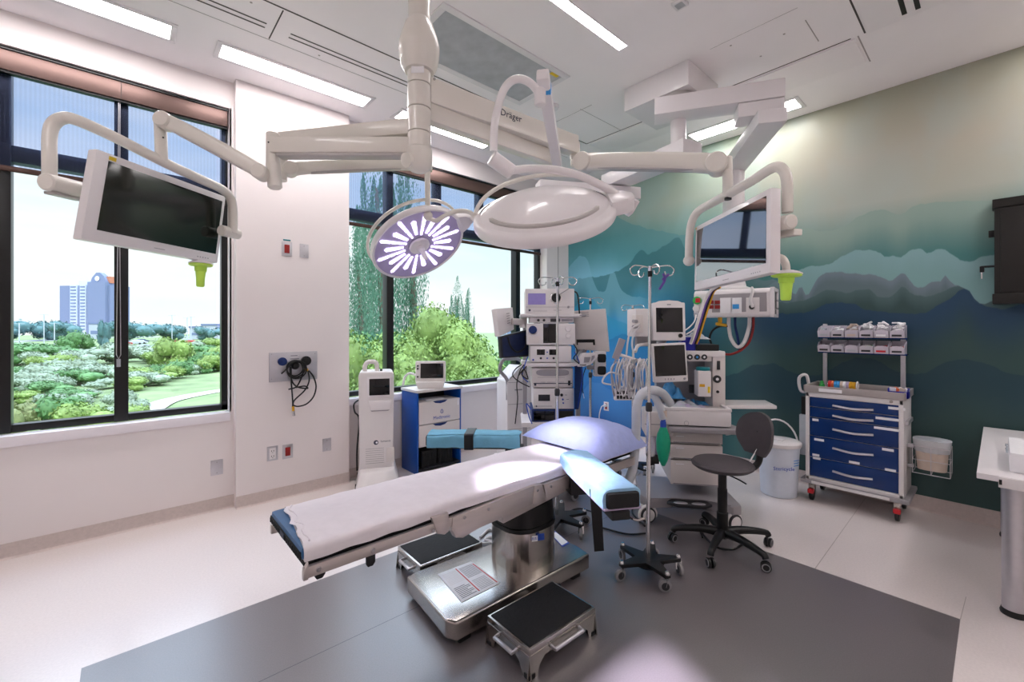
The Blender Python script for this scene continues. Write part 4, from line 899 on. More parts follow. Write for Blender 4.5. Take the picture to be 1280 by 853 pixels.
# second pendant further back
B0 = W(866, 175, 3.45); B1 = W(762, 220, 4.3); B0.z = B1.z = 2.93
t2 = thing('supply_pendant', 'second white ceiling pendant reaching back towards the room corner', 'medical boom', (B0.x, B0.y, C))
dB = (B1-B0).normalized()
part('column', MBm('boom_white').lathe([(.06, 3.37), (.06, 2.98)], 24, Matrix.Translation(tuple((B0+dB*.14).xy)+(0,))), t2, world=True)
part('arm', MBm('boom_white').bar(B0, B1, .22, .12, .006), t2, world=True)
B2 = W(796, 240, 4.28); B3 = W(672, 240, 4.05); B2.z = B3.z = 2.805
part('arm', MBm('boom_white').bar(B2, B3, .16, .115, .006), t2, world=True)
q = B3.lerp(B2, .12); part('swivel', MBm('boom_grey').lathe([(.07, 2.75), (.07, 2.72), (.05, 2.715)], 24, Matrix.Translation((q.x, q.y, 0))), t2, world=True)

# gas and socket head: front plane through D 3.75, turned a little
h0 = W(868, 380, 3.95); h1 = W(975, 380, 3.55); ang = math.atan2(h1.y-h0.y, h1.x-h0.x)
fr = Fr(h0.x, h0.y, ang)
t = thing('gas_supply_unit', 'white horizontal supply head with red outlets and a grey end plate under the right monitor', 'medical supply unit', (h0.x, h0.y, 1.45), ang)
def LP(fr, t): 
    class Q: pass
    z0 = t.location.z
    def f(px, py, yl=0): v = fr.q(px, py, yl); v.z -= z0; return v
    return f
f = LP(fr, t)
x0, x1, z0_, z1_ = f(867, 365).x, f(962, 365).x, f(880, 397).z, f(880, 366).z
mb = MBm('boom_white').prism([(0, z0_+.02), (.015, z0_), (.27, z0_), (.30, z0_+.03), (.30, z1_-.01), (.27, z1_+.02), (.03, z1_+.02), (0, z1_-.01)], x0, x1+.01, .012, Matrix(((0, 0, 1, 0), (1, 0, 0, 0), (0, 1, 0, 0), (0, 0, 0, 1)))); part('body', mb, t)
part('end_plate', MBm('plastic_dark').box(x1+.006, x1+.022, .03, .27, z0_+.02, z1_-.005, .006), t)
part('trim_rim', (lambda mb: [mb.box(x1+.004, x1+.035, a, b, c, d, .004) for a, b, c, d in ((-.005, .305, z1_-.01, z1_+.022), (-.005, .305, z0_-.004, z0_+.022), (-.005, .03, z0_, z1_+.01), (.27, .305, z0_, z1_+.01))] and mb)(MBm('boom_white')), t)
part('front_panel', MBm('plastic_grey').box(f(890, 370).x, x1-.02, -.004, .002, f(880, 391).z, f(880, 369).z, .002), t)
part('mount_flange', MBm('boom_white').lathe([(.20, 0), (.20, .03), (.13, .05), (.11, .12)], 28, Matrix.Translation(tuple(t.matrix_world.inverted() @ Vector((0, 0, 0))))), None) if False else None
cl = fr.loc((e1.x, e1.y, 0)); part('mount_flange', MBm('boom_white').lathe([(.17, 0), (.17, .035), (.11, .06), (.10, .10), (.10, .115)], 28, Matrix.Translation((cl.x, cl.y, z1_+.015))), t)
for px in (889, 897):
    for py in (378, 384):
        q = f(px, py); part('red_outlet', MBm('red_deep').box(q.x-.022, q.x+.022, -.012, 0, q.z-.016, q.z+.016, .004), t)
for px, w_ in ((908, .10), (920, .09), (941, .10)):
    q = f(px, 381); part('cover_plate', MBm('label' if px != 941 else 'plastic_white').box(q.x-w_/2, q.x+w_/2, -.008, 0, q.z-.075, q.z+.06, .003), t)
q = f(920, 382); part('display', MBm('sky_blue').box(q.x-.025, q.x+.025, -.011, -.007, q.z-.03, q.z+.01, .001), t)
q = f(940, 384); mb = MBm('black').lathe([(.022, 0), (.018, .03), (0, .03)], 14, Matrix.Translation((q.x, -.01, q.z)) @ FRONT); part('socket', mb, t)
P_ = [f(941, 384, -.05), f(938, 376, -.07), f(941, 364, -.05), f(940, 360, .1)]; part('white_cord', MBm('cable_white').tube(P_, .012, 8, smooth=5), t)
q = f(872, 376); mb = MBm('green').lathe([(.035, 0), (.035, .03), (.015, .035), (0, .035)], 18, Matrix.Translation((q.x, -.002, q.z)) @ FRONT); mb.use('red').box(q.x-.01, q.x+.03, -.04, -.03, q.z-.02, q.z+.02, .003); part('gas_outlet', mb, t)
q = f(871, 386); part('gas_gauge', MBm('boom_white').lathe([(.028, 0), (.028, .03), (.02, .032), (0, .032)], 18, Matrix.Translation((q.x, -.002, q.z)) @ FRONT), t)
q = f(871, 394); part('gas_gauge', MBm('clear_plastic').lathe([(.022, 0), (.022, .04), (0, .04)], 14, Matrix.Translation((q.x, -.01, q.z-.02))), t)
for py in (374, 384):
    v = W(968, py+2, 3.68); v2 = fr.loc(v); part('end_knob', MBm('chrome').cyl((x1+.02, .14, v2.z-t.location.z), (x1+.05, .14, v2.z-t.location.z), .009, 10), t)
# hoses below the head, each a thing
def hose(name, lab, mt, r, P, cat='hose', sm=7, seg=9):
    mb = MBm(mt).tube(Wt(*P), r, seg, smooth=sm); return tag(part(name, mb), lab, cat)
hose('gas_hose', 'white hose looping below the supply head', 'cable_white', .016, [(911, 396, 3.9), (911, 408, 3.9), (914, 424, 3.88), (922, 434, 3.85), (930, 428, 3.82), (936, 410, 3.8), (937, 396, 3.8)])
hose('gas_hose', 'dark red hose curving from the supply head down to the anaesthesia machine', 'red_deep', .011, [(942, 396, 3.8), (941, 412, 3.8), (936, 428, 3.82), (926, 438, 3.85), (914, 443, 3.9), (905, 443, 3.95)])
hose('gas_hose', 'dark hose arching left from a yellow fitting under the supply head', 'cable_black', .010, [(910, 408, 3.9), (900, 408, 3.92), (891, 413, 3.95), (887, 422, 3.98), (889, 430, 4.0)])
hose('gas_hose', 'navy hose hanging straight from the supply head', 'navy', .011, [(919, 396, 3.88), (919, 408, 3.88), (922, 422, 3.87), (924, 438, 3.87)])
mb = MBm('amber').cyl(W(900, 396, 3.9), W(900, 404, 3.9), .018, 12); mb.cyl(W(895, 405, 3.9), W(908, 407, 3.9), .014, 12); tag(part('hose_fitting', mb), 'yellow hose fitting under the supply head', 'fitting')
# thick bundle from behind the monitor down to the machine
for i, (m, off, lab) in enumerate((('cable_white', -3, 'white cable in the bundle running down in front of the supply head'), ('purple', 0, 'purple cable in the bundle running down in front of the supply head'), ('cable_black', 2.5, 'black cable in the bundle running down in front of the supply head'), ('amber', 4.5, 'yellow cable in the bundle running down in front of the supply head'))):
    hose('cable', lab, m, .009 if i != 0 else .013, [(899+off*.3, 358+off*.3, 3.4), (890+off*.6, 364, 3.45), (883+off, 378, 3.5), (876+off, 400, 3.5), (870+off, 420, 3.5), (866+off, 430, 3.52)], 'cable')
hose('air_tube', 'thin pale tube curving from the left end of the supply head', 'cable_white', .006, [(870, 394, 3.85), (868, 402, 3.8), (862, 409, 3.75), (855, 414, 3.7)], 'tube')
hose('air_tube', 'second thin pale tube just right of the first under the supply head', 'cable_white', .006, [(873, 397, 3.85), (872, 406, 3.8), (866, 413, 3.75), (858, 418, 3.7)], 'tube')

# black wall cabinet
p0 = Xp(1243, 318, XM); y1 = p0.y; t = thing('wall_cabinet', 'black metal cabinet hung on the mural at the right edge', 'cabinet', (XM, y1-.3, 1.68))
part('cabinet_body', MBm('black_cab').box(-.12, 0, -.4, .3, 0, .76, .004), t)
part('cabinet_top', MBm('black_cab').box(-.13, 0, -.4, .31, .70, .765, .004), t)
part('cabinet_base', MBm('black_cab').box(-.128, 0, -.4, .31, -.005, .07, .004), t)
for a, b in ((.10, .27), (-.09, .09)):
    d = part('door', MBm('black_cab').box(-.13, -.12, a, b, .08, .69, .004), t)
d_ = d
for yy in (.08, .115): part('knob', MBm('chrome').ball((-.137, yy, .43), .008, 10), d_)
l = part('hasp', MBm('black').box(-.05, -.02, .30, .33, .50, .55, .004), t)
l = MBm('black').cyl((-.06, .30, .28), (-.06, .37, .28), .008, 8); l.box(-.07, -.05, .35, .375, .24, .285, .004); l.use('chrome').box(-.064, -.056, .36, .368, .19, .24, .001); part('key', l, t)
# ================================================================== OPERATING TABLE AND WHAT LIES ON IT
YN, YF, ZM = 1.605, 2.035, .74
t = thing('operating_table', 'operating table with white sheet, steel side rails and steel pedestal base', 'operating table', (1.78, 1.9, 0))
def cloth(x0f, x1, y0, y1, ztop, zbot, m, nx=90, seed=0, amp=.003, crown=.004, over=.004, r=.022):
    mb = MBm(m); rows = []
    prof = [(0, zbot), (0, (zbot+ztop)/2)]+[(r-r*math.cos(a), ztop-r+r*math.sin(a)) for a in [PI/8*k for k in range(5)]]
    W_ = y1-y0; top = [(W_*k/14, ztop+crown*math.sin(PI*k/14)) for k in range(1, 14)]
    full = [(u, z) for u, z in prof]+top+[(W_-u, z) for u, z in reversed(prof)]
    for i in range(nx+1):
        row = []
        for k, (u, z) in enumerate(full):
            f = i/nx; xa = x0f(u/W_); x = xa+(x1-xa)*f
            n = noise.noise(Vector((x*5, u*9, seed)))*amp+noise.noise(Vector((x*17, u*6+x*8, seed+5)))*amp*.6
            yo = noise.noise(Vector((x*9, z*30, seed+9)))*amp*1.2
            if k < 5: p = (x, y0+u-over+yo, z+(n if k > 2 else 0)+(.004*noise.noise(Vector((x*12, 3, seed))) if k == 0 else 0))
            elif k >= len(full)-5: p = (x, y0+u+over+yo, z+(n if k < len(full)-3 else 0))
            else: p = (x, y0+u, z+n)
            row.append(mb.bm.verts.new(p))
        rows.append(row)
    for a, b in zip(rows, rows[1:]):
        for k in range(len(full)-1): mb.bm.faces.new((a[k], b[k], b[k+1], a[k+1]))
    for row in (rows[0], rows[-1]): mb.bm.faces.new(row)
    return mb
pad = MBm('pad_blue').box(.458, 2.63, YN+.004, YF-.004, .688, ZM-.006, .016)
part('mattress', pad, t, world=True)
mb = MBm('black_matte').box(.4545, .462, YN+.012, YF-.012, .690, ZM-.022, .003)
for k in range(17): y = YN+.03+k*.0235; mb.box(.4515, .4555, y-.005, y+.005, .694, ZM-.028, .0015)
part('mattress_end', mb, t, world=True)
part('end_tag', MBm('ink').box(.449, .452, 1.80, 1.85, .698, .718), t, world=True)
def foot_edge(v): return .466+.040*v+.008*math.sin(v*21)*min(1, v*4)+.008*noise.noise(Vector((v*11, 1, 2)))
part('sheet', cloth(foot_edge, 2.62, YN, YF, ZM, .686, 'cloth_white', 110, 3, .0045), t, world=True)
hem = [(foot_edge((y-YN)/(YF-YN))+.022, y, ZM+.0035) for y in [YN+.03+k*(YF-YN-.06)/30 for k in range(31)]]
part('hem', MBm('cloth_white').tube([(hem[0][0]+.004, YN-.005, .69)]+hem, .0035, 6), t, world=True)
# under-frame
mb = MBm('black_matte').box(.47, 2.60, YN+.02, YF-.02, .660, .690, .004); part('bed_deck', mb, t, world=True)
for s, yy in ((-1, YN-.006), (1, YF+.006)):
    part('side_rail', MBm('steel_side').box(.46, 1.235, yy-.010, yy+.010, .632, .672, .004), t, world=True)
    part('side_rail', MBm('steel_side').box(2.02, 2.52, yy-.010, yy+.010, .60, .655, .004), t, world=True)
def ypoly(pts, y0, y1, m, bev=.004):
    mb = MBm(m); P = [Yp(a, b, y0) for a, b in pts]; return mb.prism([(p.x, p.z) for p in P], -y1, -y0, bev, FRONT)
part('hinge_plate', ypoly([(540, 648), (561, 641), (562, 664), (556, 669), (547, 668)], YN-.02, YN, 'steel_side'), t, world=True)
part('side_plate', ypoly([(566, 648), (668, 607), (669, 630), (600, 660), (579, 673), (570, 673), (565, 664)], YN-.022, YN+.01, 'steel_side', .005), t, world=True)
part('side_plate', ypoly([(668, 608), (678, 605), (682, 622), (674, 632), (667, 630)], YN-.026, YN, 'steel_side'), t, world=True)
part('side_plate', ypoly([(680, 606.5), (718, 592), (719, 606), (684, 626)], YN-.022, YN+.01, 'steel_side'), t, world=True)
mb = MBm('chrome')
for px, py in ((542, 664), (581, 647.5), (611, 637), (672, 613.5), (689, 608.5)): 
    q = Yp(px, py, YN-.026); part('bolt', MBm('chrome').lathe([(.008, 0), (.007, .006), (0, .006)], 10, Matrix.Translation((q.x, YN-.022, q.z)) @ FRONT), t, world=True)
for px, py in ((400, 714), (468, 690)):
    q = Yp(px, py, YN-.03); part('bolt', MBm('chrome').lathe([(.010, 0), (.008, .005), (0, .005)], 12, Matrix.Translation((q.x, YN-.016, q.z)) @ FRONT), t, world=True)
for px, py, L in ((401, 722, .035), (464.5, 696, .06)):
    q = Yp(px, py, YN+.01); part('paddle_lever', MBm('black').prism([(-.018, 0), (.018, 0), (.018, -L+.012), (.008, -L), (-.012, -L), (-.018, -L+.01)], -.006, .006, .003, Matrix.Translation((q.x, YN+.02, .635)) @ FRONT), t, world=True)
a = Yp(626, 655, 1.70); b = Yp(706, 622, 1.70)
part('tilt_beam', MBm('steel_side').prism([(a.x, .50), (b.x, .545), (b.x, .605), (a.x, .575)], -2.05, -1.68, .006, FRONT), t, world=True)
part('tilt_beam_cover', MBm('black').box(1.62, 2.10, 1.69, 1.95, .585, .662, .006), t, world=True)
part('foot_bracket', MBm('steel_side').prism([(.458, .63), (.475, .63), (.475, .69), (.458, .66)], -YN-.0, -YN+.02, .003, FRONT), t, world=True)
def sup(cx, cy, rx, ry, n=40, e=2.8): return [(cx+rx*math.copysign(abs(math.cos(a))**(2/e), math.cos(a)), cy+ry*math.copysign(abs(math.sin(a))**(2/e), math.sin(a))) for a in [2*PI*k/n for k in range(n)]]
ccx, ccy = 1.80, 1.915
part('column_shroud', MBm('steel').prism(sup(ccx, ccy, .178, .165), .118, .345, .003), t, world=True)
part('column_band', MBm('black').prism(sup(ccx, ccy, .184, .171), .338, .362, .004), t, world=True)
part('column_bellows', MBm('black').prism(sup(ccx, ccy, .176, .163), .36, .47, .03, top=sup(ccx, ccy, .168, .155)), t, world=True)
part('column_head', MBm('steel_side').box(1.67, 1.95, 1.80, 2.03, .465, .60, .01), t, world=True)
cz = W(668, 681, 2.41); nrm = Vector((cz.x-ccx, cz.y-ccy, 0)).normalized(); sp_ = Vector((ccx, ccy, 0))+nrm*.1755; xd = Vector((0, 0, 1)).cross(nrm)
Tl = frame_m(Vector((sp_.x, sp_.y, .305)), xd, Vector((0, 0, 1)), nrm)
mbp = MBm('label').box(-.045, .035, -.016, .016, 0, .002, 0, Tl); lp = part('name_plate', mbp, t, world=True)
part('name_plate', MBm('label_blue').box(.036, .075, -.014, .022, -.006, .001, 0, Tl), t, world=True)
text('STERIS', .021, 'label_blue', lp, mworld(lp).inverted() @ Tl @ Matrix.Translation((-.002, 0, .0025)), ext=.0004)
A, B_, C_, D_, E_ = [Zp(px, py, .12) for px, py in ((508.7, 720), (557, 775), (571, 779), (737, 692.4), (720, 681))]
poly = [(A.x, A.y), (B_.x, B_.y), (C_.x, C_.y), (D_.x, D_.y), (max(E_.x, D_.x)+.0, E_.y), (D_.x-.03, 2.14), (A.x+.06, 2.19)]
part('pedestal_base', MBm('steel').prism(poly, .028, .12, .014, seg=3), t, world=True)
for x, y in ((1.22, 1.72), (1.22, 2.12), (2.02, 1.70), (2.02, 2.08), (1.45, 1.70), (1.83, 1.68)):
    part('base_caster', MBm('black').box(x-.035, x+.035, y-.02, y+.02, .0, .032, .008), t, world=True)
for px, py in ((573, 803), (597, 786), (717, 722), (725, 716)):
    q = Zp(px, py, .01); part('levelling_foot', MBm('chrome').lathe([(.010, 0), (.010, .008), (.005, .010), (.005, .035)], 12, Matrix.Translation((q.x+.01, q.y+.02, 0))), t, world=True)
q = [Zp(px, py, .1215) for px, py in ((687, 667), (694, 664), (712, 679), (703, 684))]
mb = MBm('label_blue').poly(q); c = sum(q, Vector())/4; mb.use('label').poly([c+(v-c)*.84+Vector((0, 0, .0005)) for v in q]); part('rating_plate', mb, t, world=True)
# instruction sheet on the base
q = [Zp(px, py, .1225) for px, py in ((547, 718), (589, 702), (625, 729), (577, 753))]
o_ = q[0]; ux = (q[1]-q[0]); uy = (q[3]-q[0])
mb = MBm('label').prism([(v.x, v.y) for v in q], .1213, .1228)
def sheet_line(u0, v0, u1, v1, m, w_=.012):
    def pt(u, v): return q[0]*(1-u)*(1-v)+q[1]*u*(1-v)+q[2]*u*v+q[3]*(1-u)*v+Vector((0, 0, .0007))
    mb.use(m).poly([pt(u0, v0), pt(u1, v0), pt(u1, v1), pt(u0, v1)])
for k in range(9): sheet_line(.06, .10+k*.045, .44, .12+k*.045, 'plastic_white'); sheet_line(.54, .10+k*.045, .94, .12+k*.045, 'plastic_grey')
for k in range(8): sheet_line(.06, .60+k*.045, .44-.1*(k % 3 == 0), .615+k*.045, 'ink'); sheet_line(.54, .60+k*.045, .90, .615+k*.045, 'plastic_grey')
sheet_line(.47, .05, .50, .95, 'red'); sheet_line(.95, .1, .98, .95, 'red')
o = tag(part('instruction_sheet', mb), 'printed instruction sheet with red lines lying on the steel table base', 'paper')
# armboards
def armboard(px_a, px_b, p0, p1, wd, zt, lab, mcloth, grp, black_end):
    p0 = Vector(p0); p1 = Vector(p1); d = (p1-p0); L = d.length; ang = math.atan2(d.y, d.x)
    t = thing('armboard', lab, 'armboard', (p0.x, p0.y, zt-.12), ang)
    part('board', MBm('lilac' if black_end else 'black').box(0, L, -wd/2-.004, wd/2+.004, .035, .045, .004), t)
    part('pad', MBm('black_matte').box(.0, L+.012, -wd/2+.008, wd/2-.008, .045, .112, .012), t)
    mb = cloth(lambda v: .0+.01*math.sin(v*9), L*(.985 if black_end else 1.0), -wd/2, wd/2, .12, .040, mcloth, 60, 8 if black_end else 15, .005, .006)
    part('towel_wrap', mb, t)
    return t, L
tA, LA = armboard(0, 0, (1.905, 1.60), (1.60, 1.075), .165, .80, 'armboard wrapped in pale blue towels at the near side of the operating table', 'cloth_blue', '', True)
part('rail_clamp', MBm('black').box(-.02, .08, -.05, .05, -.10, .036, .006), tA)
part('under_bar', MBm('black').cyl((LA*.5, 0, .025), (LA*.5, .0, -.02), .03, 14), tA)
part('end_clip', MBm('black').box(LA-.10, LA+.01, -.055, .03, -.004, .034, .006), tA)
part('release_lever', MBm('steel').tube([(LA-.05, .03, .0), (LA+.01, .05, -.005), (LA+.02, .09, .0)], .006, 8, smooth=4), tA)
tB, LB = armboard(0, 0, (1.93, 2.075), (1.50, 2.49), .17, .815, 'armboard wrapped in teal cloth with a black strap, far side of the operating table', 'cloth_teal', '', False)
s0, s1 = LB*.50, LB*.60
part('strap', MBm('black').prism([(-.093, .03), (-.093, .122), (-.08, .13), (.08, .13), (.093, .122), (.093, .03), (.089, .03), (.089, .12), (.079, .126), (-.079, .126), (-.089, .12), (-.089, .03)], s0, s1, .001, Matrix(((0, 0, 1, 0), (1, 0, 0, 0), (0, 1, 0, 0), (0, 0, 0, 1)))), tB)
part('rail_clamp', MBm('black').box(-.02, .10, -.05, .05, -.10, .036, .006), tB)
# hanging strap
p = W(743, 612, 1.98); mb = MBm('black')
q0 = W(737, 612, 2.0); q1 = W(751, 610, 1.98); q2 = W(755, 689, 1.98); q3 = W(743, 690, 2.0); nn = FW*.004
vs = [mb.bm.verts.new(v) for v in (q0, q1, q2, q3, q0+nn, q1+nn, q2+nn, q3+nn)]
for f_ in ((0, 1, 2, 3), (7, 6, 5, 4), (0, 4, 5, 1), (1, 5, 6, 2), (2, 6, 7, 3), (3, 7, 4, 0)): mb.bm.faces.new([vs[i] for i in f_])
tag(part('strap', mb), 'black fabric strap hanging straight down beside the near armboard', 'strap')
# pillow
mb = MBm('pillow'); NP = 34; px0, px1, py0, py1 = 2.03, 2.60, 1.555, 2.175
top = []; bot = []
for i in range(NP+1):
    ru = []; rb = []
    for j in range(NP+1):
        u = i/NP*2-1; v = j/NP*2-1
        pin = 1-.07*(1-abs(v)**2)*abs(u)**6; pin2 = 1-.06*(1-abs(u)**2)*abs(v)**6
        x = (px0+px1)/2+(px1-px0)/2*u*pin2; y = (py0+py1)/2+(py1-py0)/2*v*pin
        h = max(0, (1-abs(u)**2.6))**.55*max(0, (1-abs(v)**2.6))**.55
        wr = .006*noise.noise(Vector((x*14, y*14, 2)))+.008*(abs(v)**2)*noise.noise(Vector((x*30, y*5, 7)))
        droop = -.05*max(0, (-v-.72)/.28)**1.5 if v < -.72 else 0
        ru.append(mb.bm.verts.new((x, y, .765+.115*h+wr*h+droop))); rb.append(mb.bm.verts.new((x, y, .765-.018*h+droop-.001)))
    top.append(ru); bot.append(rb)
for i in range(NP):
    for j in range(NP):
        mb.bm.faces.new((top[i][j], top[i+1][j], top[i+1][j+1], top[i][j+1])); mb.bm.faces.new((bot[i][j], bot[i][j+1], bot[i+1][j+1], bot[i+1][j]))
for k in range(NP):
    mb.bm.faces.new((top[k][0], bot[k][0], bot[k+1][0], top[k+1][0])); mb.bm.faces.new((top[k][NP], top[k+1][NP], bot[k+1][NP], bot[k][NP]))
    mb.bm.faces.new((top[0][k], top[0][k+1], bot[0][k+1], bot[0][k])); mb.bm.faces.new((top[NP][k], bot[NP][k], bot[NP][k+1], top[NP][k+1]))
tag(part('pillow', mb, sharp=80), 'periwinkle blue pillow at the head of the operating table', 'pillow')
mb = cloth(lambda v: 0, .22, 0, .50, .012, .0, 'cloth_white', 20, 4, .003, .001, .002, .005); 

# footstools
def quad_dims(P, z): v = [Zp(px, py, z) for px, py in P]; return v
ZS_ = .133; nl, nr, rr_, ff = quad_dims(((610, 768.6), (661.8, 812.8), (744.2, 758.6), (689.8, 724.4)), ZS_)
Lx = (rr_-nr).length; Ly = (nl-nr).length; ang = math.atan2((rr_-nr).y, (rr_-nr).x)
def footstool(loc, ang, Lx, Ly, lab):
    t = thing('step_stool', lab, 'step stool', (loc.x, loc.y, 0), ang)
    part('frame', MBm('steel').box(0, Lx, 0, Ly, .100, .130, .004), t)
    part('rubber_tread', MBm('black_matte').box(.012, Lx-.012, .012, Ly-.012, .129, .134, .002), t)
    def side(L, T):                                            # apron with splayed legs cut as one plate
        pts = [(0, .102), (-.012, .0), (.045, .0), (.060, .045), (.095, .072), (L-.095, .072), (L-.060, .045), (L-.045, .0), (L+.012, .0), (L, .102)]
        return MBm('steel').prism(pts, -.003, .003, .0, T)
    part('side_apron', side(Lx, Matrix.Translation((0, .002, 0)) @ FRONT), t); part('side_apron', side(Lx, Matrix.Translation((0, Ly-.002, 0)) @ FRONT), t)
    RZ = Matrix.Rotation(PI/2, 4, 'Z')
    part('side_apron', side(Ly, Matrix.Translation((.002, 0, 0)) @ RZ @ FRONT), t); part('side_apron', side(Ly, Matrix.Translation((Lx-.002, 0, 0)) @ RZ @ FRONT), t)
    for x in (0, Lx):
        for y in (0, Ly): part('rubber_foot', MBm('black').box(x-.018+.014*(x == 0)*1-.014*(x > 0), x+.018+.014*(x == 0)-.014*(x > 0), y-.018+.014*(y == 0)-.014*(y > 0), y+.018+.014*(y == 0)-.014*(y > 0), 0, .022, .004), t)
    part('grip_handle', MBm('alu').tube([(Lx*.30, 0, .088), (Lx*.30, -.026, .085), (Lx*.72, -.026, .085), (Lx*.72, 0, .088)], .009, 8), t)
    part('grip_handle', MBm('alu').tube([(0, Ly*.28, .088), (-.026, Ly*.28, .085), (-.026, Ly*.70, .085), (0, Ly*.70, .088)], .009, 8), t)
    return t
footstool(nr, ang, Lx, Ly, 'steel step stool with black rubber tread in front of the table base')
n2 = Zp(525, 707.4, ZS_); r2_ = Zp(602.4, 677.5, ZS_)
footstool(n2, math.atan2((r2_-n2).y, (r2_-n2).x), Lx, Ly, 'steel step stool with black rubber tread behind the table base, under the sheet')

# ================================================================== IV POLES
def caster(t, x, y, ang, r=.036, mt='rubber_grey', zc=None, hub='plastic_dark', name='caster'):
    d = Vector((math.cos(ang), math.sin(ang), 0)); n = Vector((-d.y, d.x, 0)); c = Vector((x, y, r))-d*.012
    w_ = part(name, MBm(mt).lathe([(r*.75, -.011), (r, -.008), (r, .008), (r*.75, .011)], 20, frame_m(c, d, Vector((0, 0, 1)), n)), t)
    part('wheel_hub', MBm(hub).lathe([(r*.5, -.013), (r*.62, -.012), (r*.62, .012), (r*.5, .013)], 14, frame_m(c, d, Vector((0, 0, 1)), n)), w_)
    part('fork', MBm('chrome').bar(c+n*.015, Vector((x, y, r*2+.012))+n*.013, .012, .003), w_)
    part('fork', MBm('chrome').bar(c-n*.015, Vector((x, y, r*2+.012))-n*.013, .012, .003), w_)
    return w_
def iv_pole(c, caps, top, lab, hooks, lean=(0, 0), R=.24, group=None):
    t = thing('iv_pole', lab, 'iv pole', (c[0], c[1], 0))
    zb = .092
    star = []
    for k, a in enumerate(caps):
        nx = caps[(k+1) % len(caps)]+(2*PI if k == len(caps)-1 else 0); m = (a+nx)/2
        for da, rr in ((-.09, R), (.09, R)): star.append((math.cos(a+da)*rr, math.sin(a+da)*rr))
        star.append((math.cos(a+.35)*R*.52, math.sin(a+.35)*R*.52)); star.append((math.cos(m)*R*.34, math.sin(m)*R*.34)); star.append((math.cos(nx-.35)*R*.52, math.sin(nx-.35)*R*.52))
    part('star_base', MBm('black').prism(star, zb-.012, zb+.010, .004), t)
    part('base_weight', MBm('black').lathe([(.03, zb-.03), (.085, zb-.024), (.095, zb-.012), (.095, zb-.011)], 28), t)
    for k, a in enumerate(caps):
        x, y = math.cos(a)*R*.95, math.sin(a)*R*.95; part('cap_nut', MBm('chrome').lathe([(.016, zb+.008), (.016, zb+.016), (.010, zb+.026), (0, zb+.028)], 14, Matrix.Translation((x, y, 0))), t); caster(t, x, y, a+1.2+.5*k)
    lx, ly = lean
    part('pole', MBm('chrome').cyl((0, 0, zb), (lx*.5, ly*.5, 1.02), .0125, 16), t); part('pole', MBm('chrome').cyl((lx*.5, ly*.5, 1.0), (lx, ly, top-.02), .0095, 14), t)
    part('height_clamp', MBm('plastic_dark').lathe([(.018, 0), (.020, .01), (.020, .045), (.013, .055)], 16, Matrix.Translation((lx*.5, ly*.5, .99))), t)
    part('hook_hub', MBm('black').cyl((lx, ly, top-.055), (lx, ly, top-.02), .014, 14), t); part('hook_hub', MBm('chrome').cyl((lx, ly, top-.02), (lx, ly, top+.01), .012, 14), t)
    for a, L in hooks:
        d = Vector((math.cos(a), math.sin(a), 0)); n = Vector((-d.y, d.x, 0)); o = Vector((lx, ly, top))
        P = [o, o+d*L*.5+Vector((0, 0, .010)), o+d*L+Vector((0, 0, .012)), o+d*(L+.028)+Vector((0, 0, -.012)), o+d*(L+.012)+Vector((0, 0, -.045)), o+d*(L-.02)+Vector((0, 0, -.042)), o+d*(L-.03)+Vector((0, 0, -.022))]
        part('hook', MBm('chrome').tube(P, .0042, 8, smooth=5), t)
    return t
c1 = Zp(809.8, 697.5, .10); caps = sorted([math.atan2((v-c1).y, (v-c1).x) for v in [Zp(px, py, .125) for px, py in ((774.7, 675.4), (816.5, 671.6), (851.6, 691.9), (831.3, 710.6), (780.3, 699))]])
R1 = sum((Zp(px, py, .125)-c1-Vector((0, 0, .025))).length for px, py in ((774.7, 675.4), (816.5, 671.6), (851.6, 691.9), (831.3, 710.6), (780.3, 699)))/5
Dc = c1.dot(FW); tp = W(812.5, 335, Dc+.02)
iv1 = iv_pole(c1, caps, tp.z, 'chrome iv pole on a black five-legged base in front of the anaesthesia machine', [(AR, .12), (AR+.15+PI, .10), (AR+1.9, .09), (AR-1.3, .07)], (tp.x-c1.x, tp.y-c1.y), R1)
# purple clip tie on its hook
mb = MBm('purple').tube(Wt((829, 342, Dc), (831, 350, Dc), (824, 362, Dc)), .008, 7, smooth=4); mb.tube(Wt((836, 343, Dc), (828, 350, Dc)), .008, 7, smooth=3); tag(part('tourniquet', mb), 'purple rubber tie hanging from a hook of the front iv pole', 'strap')
c2 = Zp(696, 645, .09); D2 = c2.dot(FW); tp = W(697, 349, D2)
iv2 = iv_pole(c2, [AR+.25+2*PI*k/6-PI for k in range(6)], tp.z, 'chrome iv pole with four hooks standing in front of the equipment tower', [(AR, .115), (AR+PI, .115), (AR+PI/2+.4, .06), (AR-PI/2+.4, .06)], (tp.x-c2.x, tp.y-c2.y), .235)
c3 = W(738, 400, 4.45); iv3 = iv_pole((c3.x, c3.y), [AR+2*PI*k/5 for k in range(5)], W(738, 374, 4.45).z, 'chrome iv pole farthest back, behind the display of the equipment tower', [(AR, .10), (AR+PI, .10)], (0, 0), .22)
c4 = W(791, 400, 4.5); iv4 = iv_pole((c4.x, c4.y), [AR+2*PI*k/5 for k in range(5)], W(791, 383, 4.5).z, 'chrome iv pole behind the patient monitors, mostly hidden', [(AR, .09), (AR+PI, .09)], (0, 0), .22)

